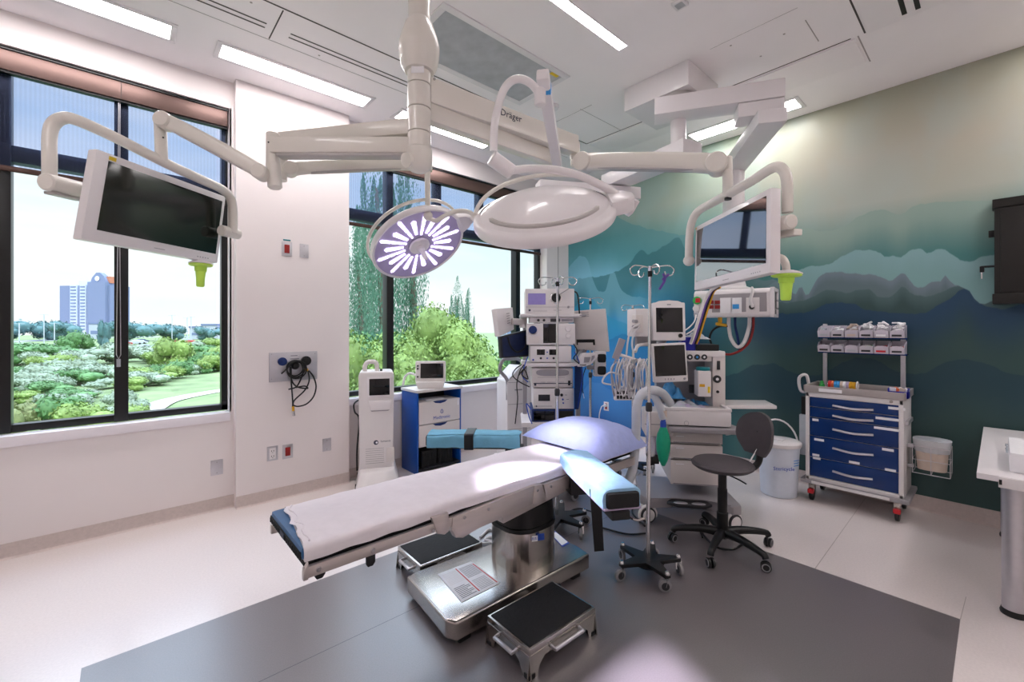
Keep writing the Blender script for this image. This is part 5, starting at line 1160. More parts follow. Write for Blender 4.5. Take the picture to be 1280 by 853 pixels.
# ================================================================== STOOL CHAIR
hub = W(903, 664, 2.97); yb = (RT*.98+FW*.2); ang = math.atan2(yb.y, yb.x)-PI/2
t = thing('stool_chair', 'grey swivel chair with round seat, backrest and black five-star base', 'chair', (hub.x, hub.y, 0), ang)
inv = mworld(t).inverted()
part('seat', MBm('seat_grey').lathe([(0, .535), (.12, .537), (.175, .545), (.195, .560), (.198, .572), (.185, .586), (.12, .594), (0, .596)], 48), t)
part('gas_post', MBm('black').lathe([(.036, .07), (.036, .24), (.031, .245), (.031, .40), (.027, .405), (.027, .54)], 22), t)
part('seat_mount', MBm('black').box(-.06, .06, -.07, .16, .525, .54, .004), t)
feet = [inv @ Zp(px, py, .03) for px, py in ((841, 672), (886, 707), (964, 712), (951, 678), (881.5, 654))]
fa = [math.atan2(f_.y, f_.x) for f_ in feet]; fr_ = sum(Vector((f_.x, f_.y)).length for f_ in feet)/5
for a in fa:
    x, y = math.cos(a)*fr_, math.sin(a)*fr_; d = Vector((math.cos(a), math.sin(a), 0))
    part('base_leg', MBm('black').tube([d*.02+Vector((0, 0, .105)), d*fr_*.45+Vector((0, 0, .115)), d*fr_*.92+Vector((0, 0, .098)), d*fr_*1.0+Vector((0, 0, .075))], [.032, .026, .020, .020], 12, smooth=4), t)
    n = Vector((-d.y, d.x, 0)); ca = a+.7; dc = Vector((math.cos(ca), math.sin(ca), 0)); nc = Vector((-dc.y, dc.x, 0))
    for s in (-1, 1):
        w_ = part('caster', MBm('black').lathe([(.015, -.009), (.030, -.007), (.030, .006), (.022, .009)], 18, frame_m(Vector((x, y, .030))+nc*.013*s, dc, Vector((0, 0, 1)), nc*s)), t)
        part('wheel_ring', MBm('rubber_grey').torus(Vector((x, y, .030))+nc*(.013+.0085)*s, nc, .0215, .004, 18, 6), w_)
mb = MBm('seat_grey'); NB = 24; rows = []
for i in range(NB+1):
    ringf = []; v = i/NB
    z = .62+.29*v; hw = .165*math.sqrt(max(0.0, 1-abs(max(0, v-.45)/.55)**2.6)) if v > .45 else .165*(.52+.48*math.sin(min(1, v/.45)*PI/2)); hw = max(hw, .018)
    ln = [(k/10*2-1) for k in range(11)]
    yy = .255+.035*v
    fr0 = [mb.bm.verts.new((u*hw, yy-.035*(u*hw/.165)**2, z)) for u in ln]; bk = [mb.bm.verts.new((u*hw*.98, yy-.035*(u*hw/.165)**2+.022, z)) for u in reversed(ln)]
    rows.append(fr0+bk)
for a, b in zip(rows, rows[1:]):
    for k in range(22): mb.bm.faces.new((a[k], a[(k+1) % 22], b[(k+1) % 22], b[k]))
mb.bm.faces.new(rows[0]); mb.bm.faces.new(rows[-1]); part('backrest', mb, t, sharp=50)
part('back_bracket', MBm('black').tube([(0, .05, .532), (0, .18, .528), (0, .255, .535), (0, .292, .58), (0, .295, .66), (0, .298, .78)], .016, 10, smooth=5, flat=1.6), t)
part('height_rod', MBm('chrome').tube([(.02, .175, .545), (.02, .255, .66)], .005, 8), t)
part('release_lever', MBm('black').tube([(.0, -.02, .52), (.14, -.0, .515), (.2, .02, .50)], .005, 8, smooth=3), t)
# ================================================================== ANAESTHESIA MACHINE
FRa = Fr(3.28, 1.62, math.atan2(-.78, .62))
def LPf(fr, t):
    def f(px, py, yl=0): v = fr.q(px, py, yl); return Vector((v.x, v.y, v.z-t.location.z))
    return f
t = thing('anaesthesia_machine', 'light grey anaesthesia machine with three drawers, tray and gauge column', 'medical machine', (FRa.o.x, FRa.o.y, 0), FRa.a); f = LPf(FRa, t)
def R_(a, b, c, d, yl=0): p = f(a, b, yl); q = f(c, d, yl); return min(p.x, q.x), max(p.x, q.x), min(p.z, q.z), max(p.z, q.z)
x0, x1, z0, z1 = R_(838, 607, 903, 540)
yo = f(838, 600).y
part('cabinet', MBm('plastic_cream').box(x0+.005, x1, .03, .50, z0, z1+.06, .015), t)
zz = [f(868, py).z for py in (541, 556, 576, 608)]
for a, b in zip(zz, zz[1:]):
    d = part('drawer', MBm('plastic_cream').box(x0, x1+.003, -.005, .05, b+.006, a-.004, .010), t)
    part('drawer_grip', MBm('plastic_grey').box(x0+.02, x1-.02, -.008, .0, b+.010, b+.018, .003), d); part('drawer_label', MBm('label').box(x0+.04, x0+.10, -.0065, -.004, a-.035, a-.028), d)
X0, X1, Z0, Z1 = R_(828, 533, 914, 516, -.08)
part('work_tray', MBm('plastic_white').box(X0, X1, -.10, .36, Z0+.012, Z1+.01, .02), t)
part('tray_surface', MBm('tray').box(X0+.03, X1-.03, -.06, .34, Z1+.008, Z1+.012, .002), t)
part('tray_rim', MBm('plastic_white').prism([(X0, -.10), (X1, -.10), (X1, .36), (X1-.025, .36), (X1-.025, -.07), (X0+.025, -.07), (X0+.025, .36), (X0, .36)], Z1+.005, Z1+.028, .005), t)
part('slide_shelf', MBm('plastic_grey').prism([(X0+.05, -.14), (X1+.10, -.14), (X1+.02, .2), (X0+.05, .2)], Z0-.035, Z0+.004, .012), t)
q = f(858, 526, -.1); part('power_mark', MBm('plastic_grey').torus((q.x, -.1005, q.z-.02), (0, 1, 0), .016, .0015, 18, 5), t)
# folded work surface on the right
a = f(905, 517, .05); part('side_table', MBm('plastic_white').prism([(X1+.02, .12), (X1+.42, .18), (X1+.44, .46), (X1+.04, .42)], Z1-.01, Z1+.018, .008), t)
part('side_table_wing', MBm('plastic_white').prism([(X1-.02, -.02), (X1+.10, .06), (X1+.16, .14), (X1+.0, .14)], Z0-.07, Z0-.04, .008), t)
# upper body
bx0, bx1, bz0, bz1 = R_(860, 512, 903, 442, .12)
part('back_panel', MBm('plastic_grey').box(f(820, 500, .36).x, f(905, 500, .36).x, .34, .46, Z1, f(868, 440, .36).z, .01), t)
part('gauge_column', MBm('plastic_cream').box(f(890, 500, .12).x, f(906, 500, .12).x, .10, .44, Z1-.02, f(890, 440, .12).z, .008), t)
part('top_shelf', MBm('plastic_white').box(f(858, 440, .10).x, f(906, 440, .10).x, .09, .48, f(868, 446, .1).z, f(868, 439, .1).z, .006), t)
part('gauge_bar', MBm('plastic_cream').box(f(860, 450, .10).x, f(890, 450, .10).x, .10, .16, f(868, 452, .1).z, f(868, 443, .1).z, .01), t)
part('dark_top', MBm('black').box(f(870, 440, .14).x, f(899, 440, .14).x, .14, .44, f(868, 439, .12).z, f(868, 431, .12).z, .006), t)
for i, (px, m) in enumerate(((862, 'label'), (871, 'sky_blue'), (880, 'label'))):
    q = f(px, 446.5, .10); g_ = part('gauge', MBm('plastic_dark').lathe([(.022, 0), (.022, .012), (.018, .014)], 20, Matrix.Translation((q.x, .10, q.z)) @ FRONT), t); part('dial', MBm(m).lathe([(.017, .0135), (0, .0145)], 20, Matrix.Translation((q.x, .10, q.z)) @ FRONT), g_)
q = f(898, 456, .10); part('flow_meter', MBm('plastic_dark').box(q.x-.012, q.x+.012, .092, .10, q.z-.04, q.z+.03, .003), t)
q = f(896, 474, .10); g_ = part('gauge', MBm('plastic_dark').lathe([(.03, 0), (.03, .014), (.024, .016)], 24, Matrix.Translation((q.x, .10, q.z)) @ FRONT), t); part('dial', MBm('label').lathe([(.023, .0155), (0, .0165)], 20, Matrix.Translation((q.x, .10, q.z)) @ FRONT), g_)
q = f(897, 490, .10); part('switch_knob', MBm('black').lathe([(.012, 0), (.01, .012), (0, .012)], 12, Matrix.Translation((q.x, .10, q.z)) @ FRONT), t)
# vaporiser
vx0, vx1, vz0, vz1 = R_(872, 496, 889, 464, .04)
v_ = part('vaporiser', MBm('plastic_white').box(vx0, vx1, .03, .16, vz0, vz1, .012), t)
q = f(880, 462, .06); part('vaporiser_dial', MBm('teal').lathe([(.05, -.008), (.052, 0), (.052, .014), (.046, .02), (0, .021)], 26, Matrix.Translation((q.x, .09, vz1+.006))), v_)
q = f(878, 482, .03); part('yellow_mark', MBm('amber').box(q.x-.022, q.x+.018, .027, .031, q.z-.012, q.z+.010, .002), v_)
q = f(886, 487, .03); part('yellow_mark', MBm('yellow').box(q.x-.008, q.x+.010, .027, .031, q.z-.028, q.z+.022, .002), v_)
q = f(867, 487, .3); part('rear_socket', MBm('plastic_dark').box(q.x-.028, q.x+.028, .325, .345, q.z-.035, q.z+.035, .004), t)
# trolley base and casters
bz = .185
part('trolley_base', MBm('plastic_grey').prism([(-.36, -.02), (-.30, -.12), (-.12, -.04), (.12, -.04), (.28, -.16), (.36, -.12), (.34, .45), (-.34, .45)], bz-.075, bz, .02), t)
part('foot_rest', MBm('plastic_dark').prism([(-.13, -.03), (-.17, -.10), (-.10, -.15), (.10, -.15), (.16, -.10), (.13, -.03)], bz-.035, bz-.015, .006), t)
for x in (-.07, .06): part('pedal', MBm('alu').lathe([(.04, 0), (.035, .004), (0, .005)], 20, Matrix.Translation((x, -.11, bz-.014)), 1.3, .6), t)
for x, y, aa in ((-.31, -.10, .3), (.30, -.13, .5), (-.31, .40, .2), (.31, .40, .1)):
    d = Vector((math.cos(aa), math.sin(aa), 0)); n = Vector((-d.y, d.x, 0))*-1; c = Vector((x, y, .062))
    w_ = part('caster', MBm('plastic_dark').lathe([(.045, -.024), (.060, -.020), (.060, .020), (.045, .024)], 26, frame_m(c, d, Vector((0, 0, 1)), Vector((-d.y, d.x, 0)))), t)
    part('wheel_cover', MBm('plastic_white').lathe([(0, -.030), (.040, -.028), (.048, -.023), (.048, -.02)], 24, frame_m(c, d, Vector((0, 0, 1)), Vector((-d.y, d.x, 0)))), w_)
    part('wheel_guard', MBm('plastic_white').torus(c+Vector((0, 0, .0)), (-d.y, d.x, 0), .066, .012, 20, 8, -.3, PI+.3), w_)
# breathing system block on the left
gx0, gx1, gz0, gz1 = R_(806, 545, 838, 515, -.02)
part('breathing_block', MBm('plastic_cream').box(gx0, gx1+.02, -.04, .22, gz0, gz1, .02), t)
part('block_seam', MBm('plastic_grey').box(gx0-.001, gx1+.0, -.042, -.03, (gz0+gz1)/2-.004, (gz0+gz1)/2+.002), t)
q0 = f(826, 500, .06); part('absorber', MBm('lilac').lathe([(.05, gz0-.19), (.056, gz0-.18), (.056, gz0-.02), (.05, gz0)], 24, Matrix.Translation(((gx0+gx1)/2+.02, .09, 0))), t)
q0 = f(806, 500, 0); part('canister', MBm('clear_plastic').lathe([(.034, gz0-.16), (.038, gz0-.15), (.038, gz0)], 20, Matrix.Translation((gx0+.045, .0, 0))), t)
part('canister_cap', MBm('boom_white').lathe([(.036, gz0-.13), (.036, gz0-.10)], 20, Matrix.Translation((gx0+.045, 0, -.02))), t)
part('black_block', MBm('black').box(gx0+.02, gx0+.11, -.02, .06, gz0-.22, gz0-.16, .006), t)
# monitors, each a thing of its own on an arm
def screenbox(lab, px0, py0, px1, py1, yl, tilt, yaw, th, scr, name='patient_monitor', bez=(.12, .16, .10, .20), rotz=0):
    p = FRa.q((px0+px1)/2, py1, yl); w_ = FRa.q(px1, (py0+py1)/2, yl).x-FRa.q(px0, (py0+py1)/2, yl).x; h = FRa.q((px0+px1)/2, py0, yl).z-p.z
    wp = FRa.o+FRa.x*p.x+FRa.y*p.y
    t = thing(name, lab, 'monitor', (wp.x, wp.y, p.z), FRa.a+yaw); T = Matrix.Rotation(tilt, 4, 'X') @ Matrix.Rotation(rotz, 4, 'Y')
    cs = math.cos(yaw); w_ = w_/max(.5, cs)
    part('monitor_case', MBm('plastic_white').box(-w_/2, w_/2, 0, th, 0, h, .012, T), t)
    part('back_shell', MBm('plastic_cream').box(-w_*.42, w_*.42, th-.01, th+.05, h*.08, h*.92, .02, T), t)
    part('screen', MBm(scr).box(-w_/2+w_*bez[0], w_/2-w_*bez[1]*.5, -.002, .004, h*bez[3], h*(1-bez[2]), .001, T), t)
    return t, w_, h, T
t1, w1_, h1_, T1_ = screenbox('tilted touch monitor with rounded white case, upper of the two beside the iv pole', 816, 378, 858, 426, -.02, -.06, .12, .09, 'screen', bez=(.10, .18, .14, .22))
part('rotary_knob', MBm('black').lathe([(.017, 0), (.015, .012), (0, .013)], 16, T1_ @ Matrix.Translation((w1_*.33, -.001, h1_*.13)) @ FRONT), t1)
part('alarm_light', MBm('plastic_grey').box(-.015, .015, -.002, .002, h1_*.93, h1_*.96, .001, T1_), t1)
part('top_curve', MBm('plastic_white').prism([(-w1_*.48, h1_*.97), (w1_*.48, h1_*.97), (w1_*.3, h1_*1.04), (0, h1_*1.06), (-w1_*.3, h1_*1.04)], -.085, -.005, .004, T1_ @ FRONT), t1)
part('swivel_mount', MBm('plastic_grey').cyl((0, .10, .03), (0, .22, -.02), .03, 14), t1)
part('swivel_mount', MBm('plastic_grey').box(-.03, .03, .20, .26, -.30, .0, .008), t1)
t2_, w2_, h2_, T2_ = screenbox('flat dark patient monitor with a button row, lower of the two beside the iv pole', 817, 429, 861, 478, -.04, -.04, .10, .05, 'screen', bez=(.06, .10, .06, .16), rotz=-.05)
for k in range(4): part('button', MBm('plastic_grey').box(-w2_*.18+k*.022, -w2_*.18+k*.022+.008, -.003, .001, h2_*.06, h2_*.10, .001, T2_), t2_)
part('rotary_knob', MBm('plastic_grey').lathe([(.010, 0), (.008, .008), (0, .008)], 14, T2_ @ Matrix.Translation((w2_*.40, 0, h2_*.08)) @ FRONT), t2_)
part('swivel_mount', MBm('plastic_grey').box(-.04, .04, .08, .34, h2_*.3, h2_*.5, .008), t2_)
# module rack left of the upper monitor
c = W(803, 400, 3.42); tm = thing('module_rack', 'white monitor module rack with plugged cables left of the upper touch monitor', 'medical module', (c.x, c.y, W(803, 421, 3.42).z), AR+.25)
part('rack_body', MBm('plastic_white').box(-.07, .05, -.02, .12, 0, .22, .015), tm); part('module', MBm('plastic_cream').box(-.085, -.02, -.05, .02, .03, .17, .01), tm)
part('plug', MBm('plastic_grey').cyl((-.08, -.05, .12), (-.12, -.07, .12), .014, 10), tm); part('plug', MBm('plastic_grey').cyl((-.08, -.05, .08), (-.12, -.07, .075), .014, 10), tm)
part('arm_bracket', MBm('plastic_grey').box(-.02, .16, .05, .09, -.08, .01, .006), tm)
# cable tree
def cab(lab, P, r=.007, m='cable_white', name='cable', cat='cable', sm=6): return tag(part(name, MBm(m).tube(Wt(*P), r, 7, smooth=sm)), lab, cat)
D = 3.30
c = W(780, 446, D); tr = thing('cable_rack', 'white cable hanger with hooks and a grey rail holding looped monitor cables', 'cable hanger', (c.x, c.y, c.z-.3), AR)
part('hanger_bar', MBm('plastic_white').tube([tuple(mworld(tr).inverted() @ v) for v in Wt((776, 444, D), (788, 448, D), (801, 452, D))], .012, 8), tr)
for px in (779, 787, 800): part('hook', MBm('plastic_white').tube([tuple(mworld(tr).inverted() @ v) for v in Wt((px, 448, D), (px+1, 460, D-.05), (px+4, 456, D-.08))], .007, 7, smooth=3), tr)
part('grey_rail', MBm('plastic_grey').bar(mworld(tr).inverted() @ W(778, 424, D), mworld(tr).inverted() @ W(769, 449, D), .03, .05, .006), tr)
part('arm', MBm('plastic_cream').tube([tuple(mworld(tr).inverted() @ v) for v in Wt((794, 440, D+.05), (798, 432, D+.1), (812, 430, D+.2))], .014, 8, smooth=3), tr)
random.seed(5)
lc = ['cable hanging in the pale loop bundle beside the iv pole']
for k in range(16):
    px = 768+k*2.6+random.uniform(-1, 1); w_ = random.uniform(3, 7); yb_ = random.uniform(484, 498)
    o = cab('pale monitor cable looped over the hanger beside the front iv pole', [(px+2, 449, D-.02*(k % 3)), (px-w_*.6, 465, D-.03*(k % 4)), (px-w_*.3, yb_-6, D-.03), (px+w_*.4, yb_, D-.02*(k % 5)), (px+w_, 470, D), (px+w_*.5, 452, D)], random.choice((.005, .006, .008)), random.choice(('cable_white', 'cable_white', 'plastic_grey')))
    o['group'] = 'monitor cables looped over the hanger'
for i, P in enumerate([[(800, 405, 3.3), (789, 412, 3.3), (785, 426, 3.3), (783, 444, 3.3), (781, 470, 3.28), (779, 486, 3.28)], [(800, 409, 3.3), (793, 416, 3.3), (790, 430, 3.3), (792, 446, 3.3), (788, 470, 3.28), (784, 490, 3.28)], [(770, 452, 3.3), (764, 462, 3.3), (767, 478, 3.3), (772, 488, 3.28)], [(778, 470, 3.28), (762, 466, 3.3), (753, 478, 3.3), (768, 482, 3.3)]]):
    cab(['pale cable from the module rack, falling left of the hanger', 'pale cable from the module rack, falling right of the first', 'pale thick cable at the left end of the hanger', 'thin pale cable curling out to the left of the hanger'][i], P, .007)
c = W(778, 494, 3.28); tb = thing('cable_block', 'small dark junction block with a grid of sockets hanging among the pale cables', 'connector block', (c.x, c.y, c.z-.04), AR)
part('block', MBm('plastic_white').box(-.06, .075, -.01, .04, 0, .085, .006), tb)
for i in range(5):
    for j in range(2): part('socket', MBm('black').box(-.045+i*.024, -.028+i*.024, -.014, -.008, .012+j*.036, .038+j*.036, .002), tb)
# breathing hoses and bag
hose('breathing_hose', 'wide translucent corrugated hose arching beside the front iv pole down to the floor', 'hose', .030, [(838, 505, 3.05), (828, 492, 3.0), (815, 488, 2.95), (802, 493, 2.9), (796, 510, 2.88), (795, 540, 2.88), (792, 580, 2.88), (786, 602, 2.88)], 'hose', 8, 12)
hose('breathing_hose', 'second translucent hose bending down to the green bag', 'hose', .026, [(806, 496, 3.1), (816, 494, 3.05), (822, 503, 3.02), (827, 515, 3.0), (829, 524, 3.0)], 'hose', 8, 12)
c = W(829, 560, 3.0); tg = thing('breathing_bag', 'green breathing bag hanging beside the chrome iv pole', 'breathing bag', (c.x, c.y, W(829, 583, 3.0).z))
H_ = W(829, 533, 3.0).z-tg.location.z
part('bag', MBm('green_bag').lathe([(0, 0), (.012, .004), (.03, H_*.15), (.045, H_*.4), (.047, H_*.6), (.040, H_*.8), (.022, H_*.96), (.018, H_)], 24), tg)
part('bag_neck', MBm('label_blue').lathe([(.020, H_-.01), (.020, H_+.03), (.016, H_+.035), (.016, H_+.05)], 20), tg); part('elbow', MBm('tan').lathe([(.024, H_+.05), (.026, H_+.11)], 20), tg)
# film and clutter on the tray
def crumple(name, lab, cat, m, fr, x0, x1, y0, y1, z, h, seed, n=18):
    mb = MBm(m); g_ = []
    for i in range(n+1):
        r = []
        for j in range(n+1):
            u, v = i/n, j/n; x = x0+(x1-x0)*u+.02*noise.noise(Vector((u*4, v*4, seed))); y = y0+(y1-y0)*v+.02*noise.noise(Vector((u*4, v*4, seed+3)))
            zz_ = z+h*abs(noise.noise(Vector((u*3.2, v*3.2, seed+7))))*1.4*math.sin(PI*u)**.5*math.sin(PI*v)**.5+.003
            p = fr.o+fr.x*x+fr.y*y; r.append(mb.bm.verts.new((p.x, p.y, zz_)))
        g_.append(r)
    for i in range(n):
        for j in range(n): mb.bm.faces.new((g_[i][j], g_[i+1][j], g_[i+1][j+1], g_[i][j+1]))
    o = part(name, mb, sharp=60)
    md = o.modifiers.new('thick', 'SOLIDIFY'); md.thickness = .0015
    return tag(o, lab, cat)
ztr = Z1+.012
crumple('plastic_bag', 'crumpled clear plastic bag on the anaesthesia machine tray', 'bag', 'bag_clear', FRa, X0+.02, X0+.32, -.05, .22, ztr, .07, 3)
crumple('drape_film', 'crumpled blue plastic film behind the clear bag on the anaesthesia tray', 'plastic film', 'film_blue', FRa, X0-.04, X0+.22, .1, .33, ztr+.05, .16, 8)
crumple('drape_film', 'flat pale blue wrapper at the middle of the anaesthesia tray', 'plastic film', 'film_blue', FRa, X0+.18, X0+.40, .12, .32, ztr, .05, 12)
crumple('tubing_packet', 'lilac tubing packet lying on the grey tray surface', 'packet', 'lilac', FRa, X0+.12, X0+.34, -.06, .10, ztr+.001, .03, 16)
p = FRa.q(861, 434, .22); pw = FRa.o+FRa.x*p.x+FRa.y*p.y; zt_ = f(868, 439, .1).z
tbx = thing('supply_box', 'cobalt blue open box on top of the anaesthesia machine', 'box', (pw.x, pw.y, zt_), FRa.a)
mb = MBm('bin_blue').box(-.07, .07, -.06, .06, 0, .006); 
for a, b, c_, d in ((-.07, .07, -.06, -.055), (-.07, .07, .055, .06), (-.07, -.065, -.06, .06), (.065, .07, -.06, .06)): mb.box(a, b, c_, d, 0, .11)
part('box_body', mb, tbx)
crumple('wrapper', 'crumpled clear wrapper sticking out of the cobalt blue box', 'wrapper', 'bag_clear', FRa, p.x-.05, p.x+.16, p.y-.05, p.y+.05, zt_+.09, .08, 22)

# floor cables
def fcable(lab, P, r=.007, m='cable_black'): return tag(part('floor_cable', MBm(m).tube([Zp(a, b, r+.002) for a, b in P], r, 7, smooth=7)), lab, 'cable')
fcable('black floor cable curving behind the front iv pole', [(745, 640), (742, 655), (760, 662), (785, 668), (808, 667)])
fcable('black floor cable looping in front of the anaesthesia machine', [(808, 618), (830, 626), (850, 632), (857, 628), (852, 618)])
fcable('black floor cable running from the pillow end to the anaesthesia machine', [(806, 658), (790, 640), (800, 626), (815, 612), (830, 600)])
fcable('black floor cable looped under the swivel chair', [(878, 672), (876, 664), (882, 672), (895, 684), (915, 687), (928, 681)])
fcable('grey floor cable beside the far iv pole base', [(704, 650), (712, 640), (724, 636), (740, 640)], .006, 'plastic_dark')
fcable('pale tangle of cable on the floor behind the table base', [(600, 672), (612, 662), (622, 668), (606, 674), (618, 678), (600, 680)], .008, 'cable_white')
fcable('white floor cable under the head end of the table', [(800, 590), (790, 600), (780, 596), (795, 588)], .006, 'cable_white')

# ================================================================== SUPPLY CART
FRc = Fr(4.44, 0, -PI/2)
def qc(px, py, yl=0): return FRc.q(px, py, yl)
xl = (qc(1008, 560).x+qc(1006, 490).x)/2; xr = (qc(1131, 510).x+qc(1129, 640).x)/2
t = thing('supply_cart', 'blue drawer cart with white frame and red caster locks against the mural', 'medical cart', (4.44, -(xl+xr)/2, 0), -PI/2)
ox = (xl+xr)/2; HW = (xr-xl)/2
zt = (qc(1006, 487).z+qc(1131, 504).z)/2; zb = .185
def qz(px, py): v = qc(px, py); return v.x-ox, v.z
part('carcass', MBm('plastic_white').box(-HW, HW, .012, .42, zb, zt, .008), t)
for s in (-1, 1): part('front_post', MBm('plastic_white').box(s*HW-(.03 if s > 0 else 0), s*HW+(0 if s > 0 else .03), -.006, .03, zb, zt, .006), t)
part('front_rail', MBm('plastic_white').box(-HW, HW, -.006, .03, zb, zb+.035, .005), t); part('front_rail', MBm('plastic_white').box(-HW, HW, -.006, .03, zt-.04, zt, .005), t)
dz = [qz(1068, py)[1] for py in (500, 516, 531, 556, 583, 630)]
dz = [zt-.04, qz(1050, 512.5)[1], qz(1050, 526)[1], qz(1050, 550)[1], qz(1050, 578)[1], zb+.035]
handles = [(1041, 507, 1092, 514), (1041, 520, 1092, 527), (1041, 537, 1092, 545), (1041, 560.5, 1092, 570), (1041, 589.5, 1091, 600)]
drs = []
for k in range(5):
    d = part('drawer', MBm('cart_blue').box(-HW+.032, HW-.032, -.004, .05, dz[k+1]+.003, dz[k]-.003, .004), t); drs.append(d)
    a = qz(handles[k][0], handles[k][1]); b = qz(handles[k][2], handles[k][3])
    zc = (a[1]+b[1])/2; part('drawer_handle', MBm('alu').tube([(a[0], -.006, zc+.004), ((a[0]+b[0])/2, -.02, zc-.006), (b[0], -.006, zc+.004)], .010, 8, smooth=6), d)
for px, py, w_, k in ((1121, 511, .10, 0), (1109, 524, .14, 1), (1019.5, 525, .045, 1), (1109, 536.5, .16, 2), (1024, 550, .07, 2), (1110, 562.5, .07, 3), (1020, 569, .05, 3), (1021, 573, .055, 3), (1068, 578.5, .07, 4), (1113, 588, .065, 4)):
    q = qz(px, py); part('drawer_label', MBm('label').box(q[0]-w_/2, q[0]+w_/2, -.0055, -.0035, q[1]-.010, q[1]+.010), drs[k])
q = qz(1114, 505); part('lock', MBm('steel').lathe([(.012, 0), (.010, .006), (0, .006)], 14, Matrix.Translation((q[0], -.006, zt-.018)) @ FRONT), t)
part('tray_top', MBm('tray').box(-HW-.01, HW+.01, -.012, .44, zt, zt+.012, .004), t)
part('tray_rim', MBm('tray').prism([(-HW-.01, -.012), (HW+.01, -.012), (HW+.01, .44), (-HW-.01, .44), (-HW-.01, -.011), (-HW, -.002), (-HW, .43), (HW, .43), (HW, -.002), (-HW, -.002)], zt+.01, zt+.062), t) if False else None
for a, b, c_, d in ((-HW-.01, HW+.01, -.014, -.004), (-HW-.01, HW+.01, .43, .44), (-HW-.012, -HW, -.014, .44), (HW, HW+.012, -.014, .44)): part('tray_rim', MBm('tray').box(a, b, c_, d, zt, zt+.058, .003), t)
part('name_strip', MBm('label').box(-HW+.10, -HW+.26, -.017, -.013, zt+.012, zt+.04), t)
part('bumper', MBm('plastic_grey').prism([(-HW-.035, -.03), (HW+.035, -.03), (HW+.035, .46), (-HW-.035, .46)], zb-.03, zb+.004, .012), t)
part('bumper_front', MBm('plastic_white').box(-HW+.05, HW-.08, -.036, -.028, zb-.022, zb+.0, .003), t)
for x in (-HW+.04, HW-.04):
    for y in (.03, .38):
        c = Vector((x, y, .05))
        w_ = part('caster', MBm('black').cyl(c-Vector((.014, 0, 0)), c+Vector((.014, 0, 0)), .048, 22, bevel=.005), t)
        part('fork', MBm('steel').box(x-.022, x+.022, y-.02, y+.03, .07, zb-.028, .004), w_)
        if y < .1: part('brake_pedal', MBm('red').box(x-.022, x+.022, y-.055, y-.012, .07, .105, .006), w_)
# rack over the cart
for px in (1031.5, 1129):
    v = FRc.q(px, 470, .40); part('rack_post', MBm('alu').box(v.x-ox-.016, v.x-ox+.016, .39, .41, zt, FRc.q(px, 405 if px < 1100 else 404, .40).z, .003), t)
rl = FRc.q(1026, 440, .36); rrr = FRc.q(1134, 441, .36)
zr = [FRc.q(1080, 422, .36).z, FRc.q(1080, 441, .36).z]
for z_ in zr: part('rack_rail', MBm('cart_blue').box(rl.x-ox-.005, rrr.x-ox+.005, .30, .385, z_-.012, z_, .002), t)
random.seed(9)
row_w = (rrr.x-rl.x)/6; cont = [['bin with clear tube', 'white caps', 'beige wrapped dressings', 'printed wrapped packs', 'folded white packs', 'white packs and a roll'], ['dark labels', 'a white pad', 'pale green vials', 'green labels', 'red labels', 'red and white packs']]
cm = [['bag_clear', 'label', 'tan', 'label', 'label', 'label'], ['plastic_dark', 'label', 'bag_clear', 'green', 'red', 'red']]
for r in range(2):
    for k in range(6):
        wx = rl.x+row_w*(k+.5); pw = FRc.o+FRc.x*wx+FRc.y*.30
        b = thing('tilt_bin', 'clear bin holding %s, %s in the %s row on the cart' % (cont[r][k], ['first', 'second', 'third', 'fourth', 'fifth', 'last'][k], ['upper', 'lower'][r]), 'storage bin', (pw.x, pw.y, zr[r]), -PI/2, 'clear bins on the cart rack')
        w_ = row_w*.94; h = .105
        mb = MBm('bin_clear').box(-w_/2, w_/2, -.05, .08, 0, .004); mb.box(-w_/2, w_/2, .075, .08, 0, h)
        for s in (-1, 1): mb.prism([(-.05, 0), (.08, 0), (.08, h), (-.03, h*.8), (-.07, h*.45)], s*w_/2-(.003 if s > 0 else 0), s*w_/2+(0 if s > 0 else .003), 0, Matrix(((0, 0, 1, 0), (1, 0, 0, 0), (0, 1, 0, 0), (0, 0, 0, 1))))
        mb.prism([(-w_/2, 0), (w_/2, 0), (w_/2, h*.5), (w_*.3, h*.62), (-w_*.3, h*.62), (-w_/2, h*.5)], .05, .053, .0, FRONT)
        part('bin_body', mb, b)
        part('bin_label', MBm('plastic_dark' if k % 2 else cm[r][k]).box(-w_*.36, w_*.30, -.0545, -.053, .012, .028), b)
        it = MB()
        for j in range(9):
            it.use(cm[r][k] if j % 3 else 'label'); x = random.uniform(-.3, .3)*w_; y = random.uniform(-.02, .06); zc = random.uniform(.03, .085 if r == 0 else .062)
            it.box(-.018, .018, -.012, .012, -.005, .005, .002, Matrix.Translation((x, y, zc)) @ Matrix.Rotation(random.uniform(0, 3), 4, 'Z') @ Matrix.Rotation(random.uniform(-.8, .8), 4, 'X'))
            if r == 0 and k >= 2: it.box(-.024, .024, -.014, .014, -.006, .006, .003, Matrix.Translation((x*.8, y, zc+.04)) @ Matrix.Rotation(random.uniform(0, 3), 4, 'Z') @ Matrix.Rotation(random.uniform(-.8, .8), 4, 'Y'))
        part('packets', it, b)['kind'] = 'stuff'
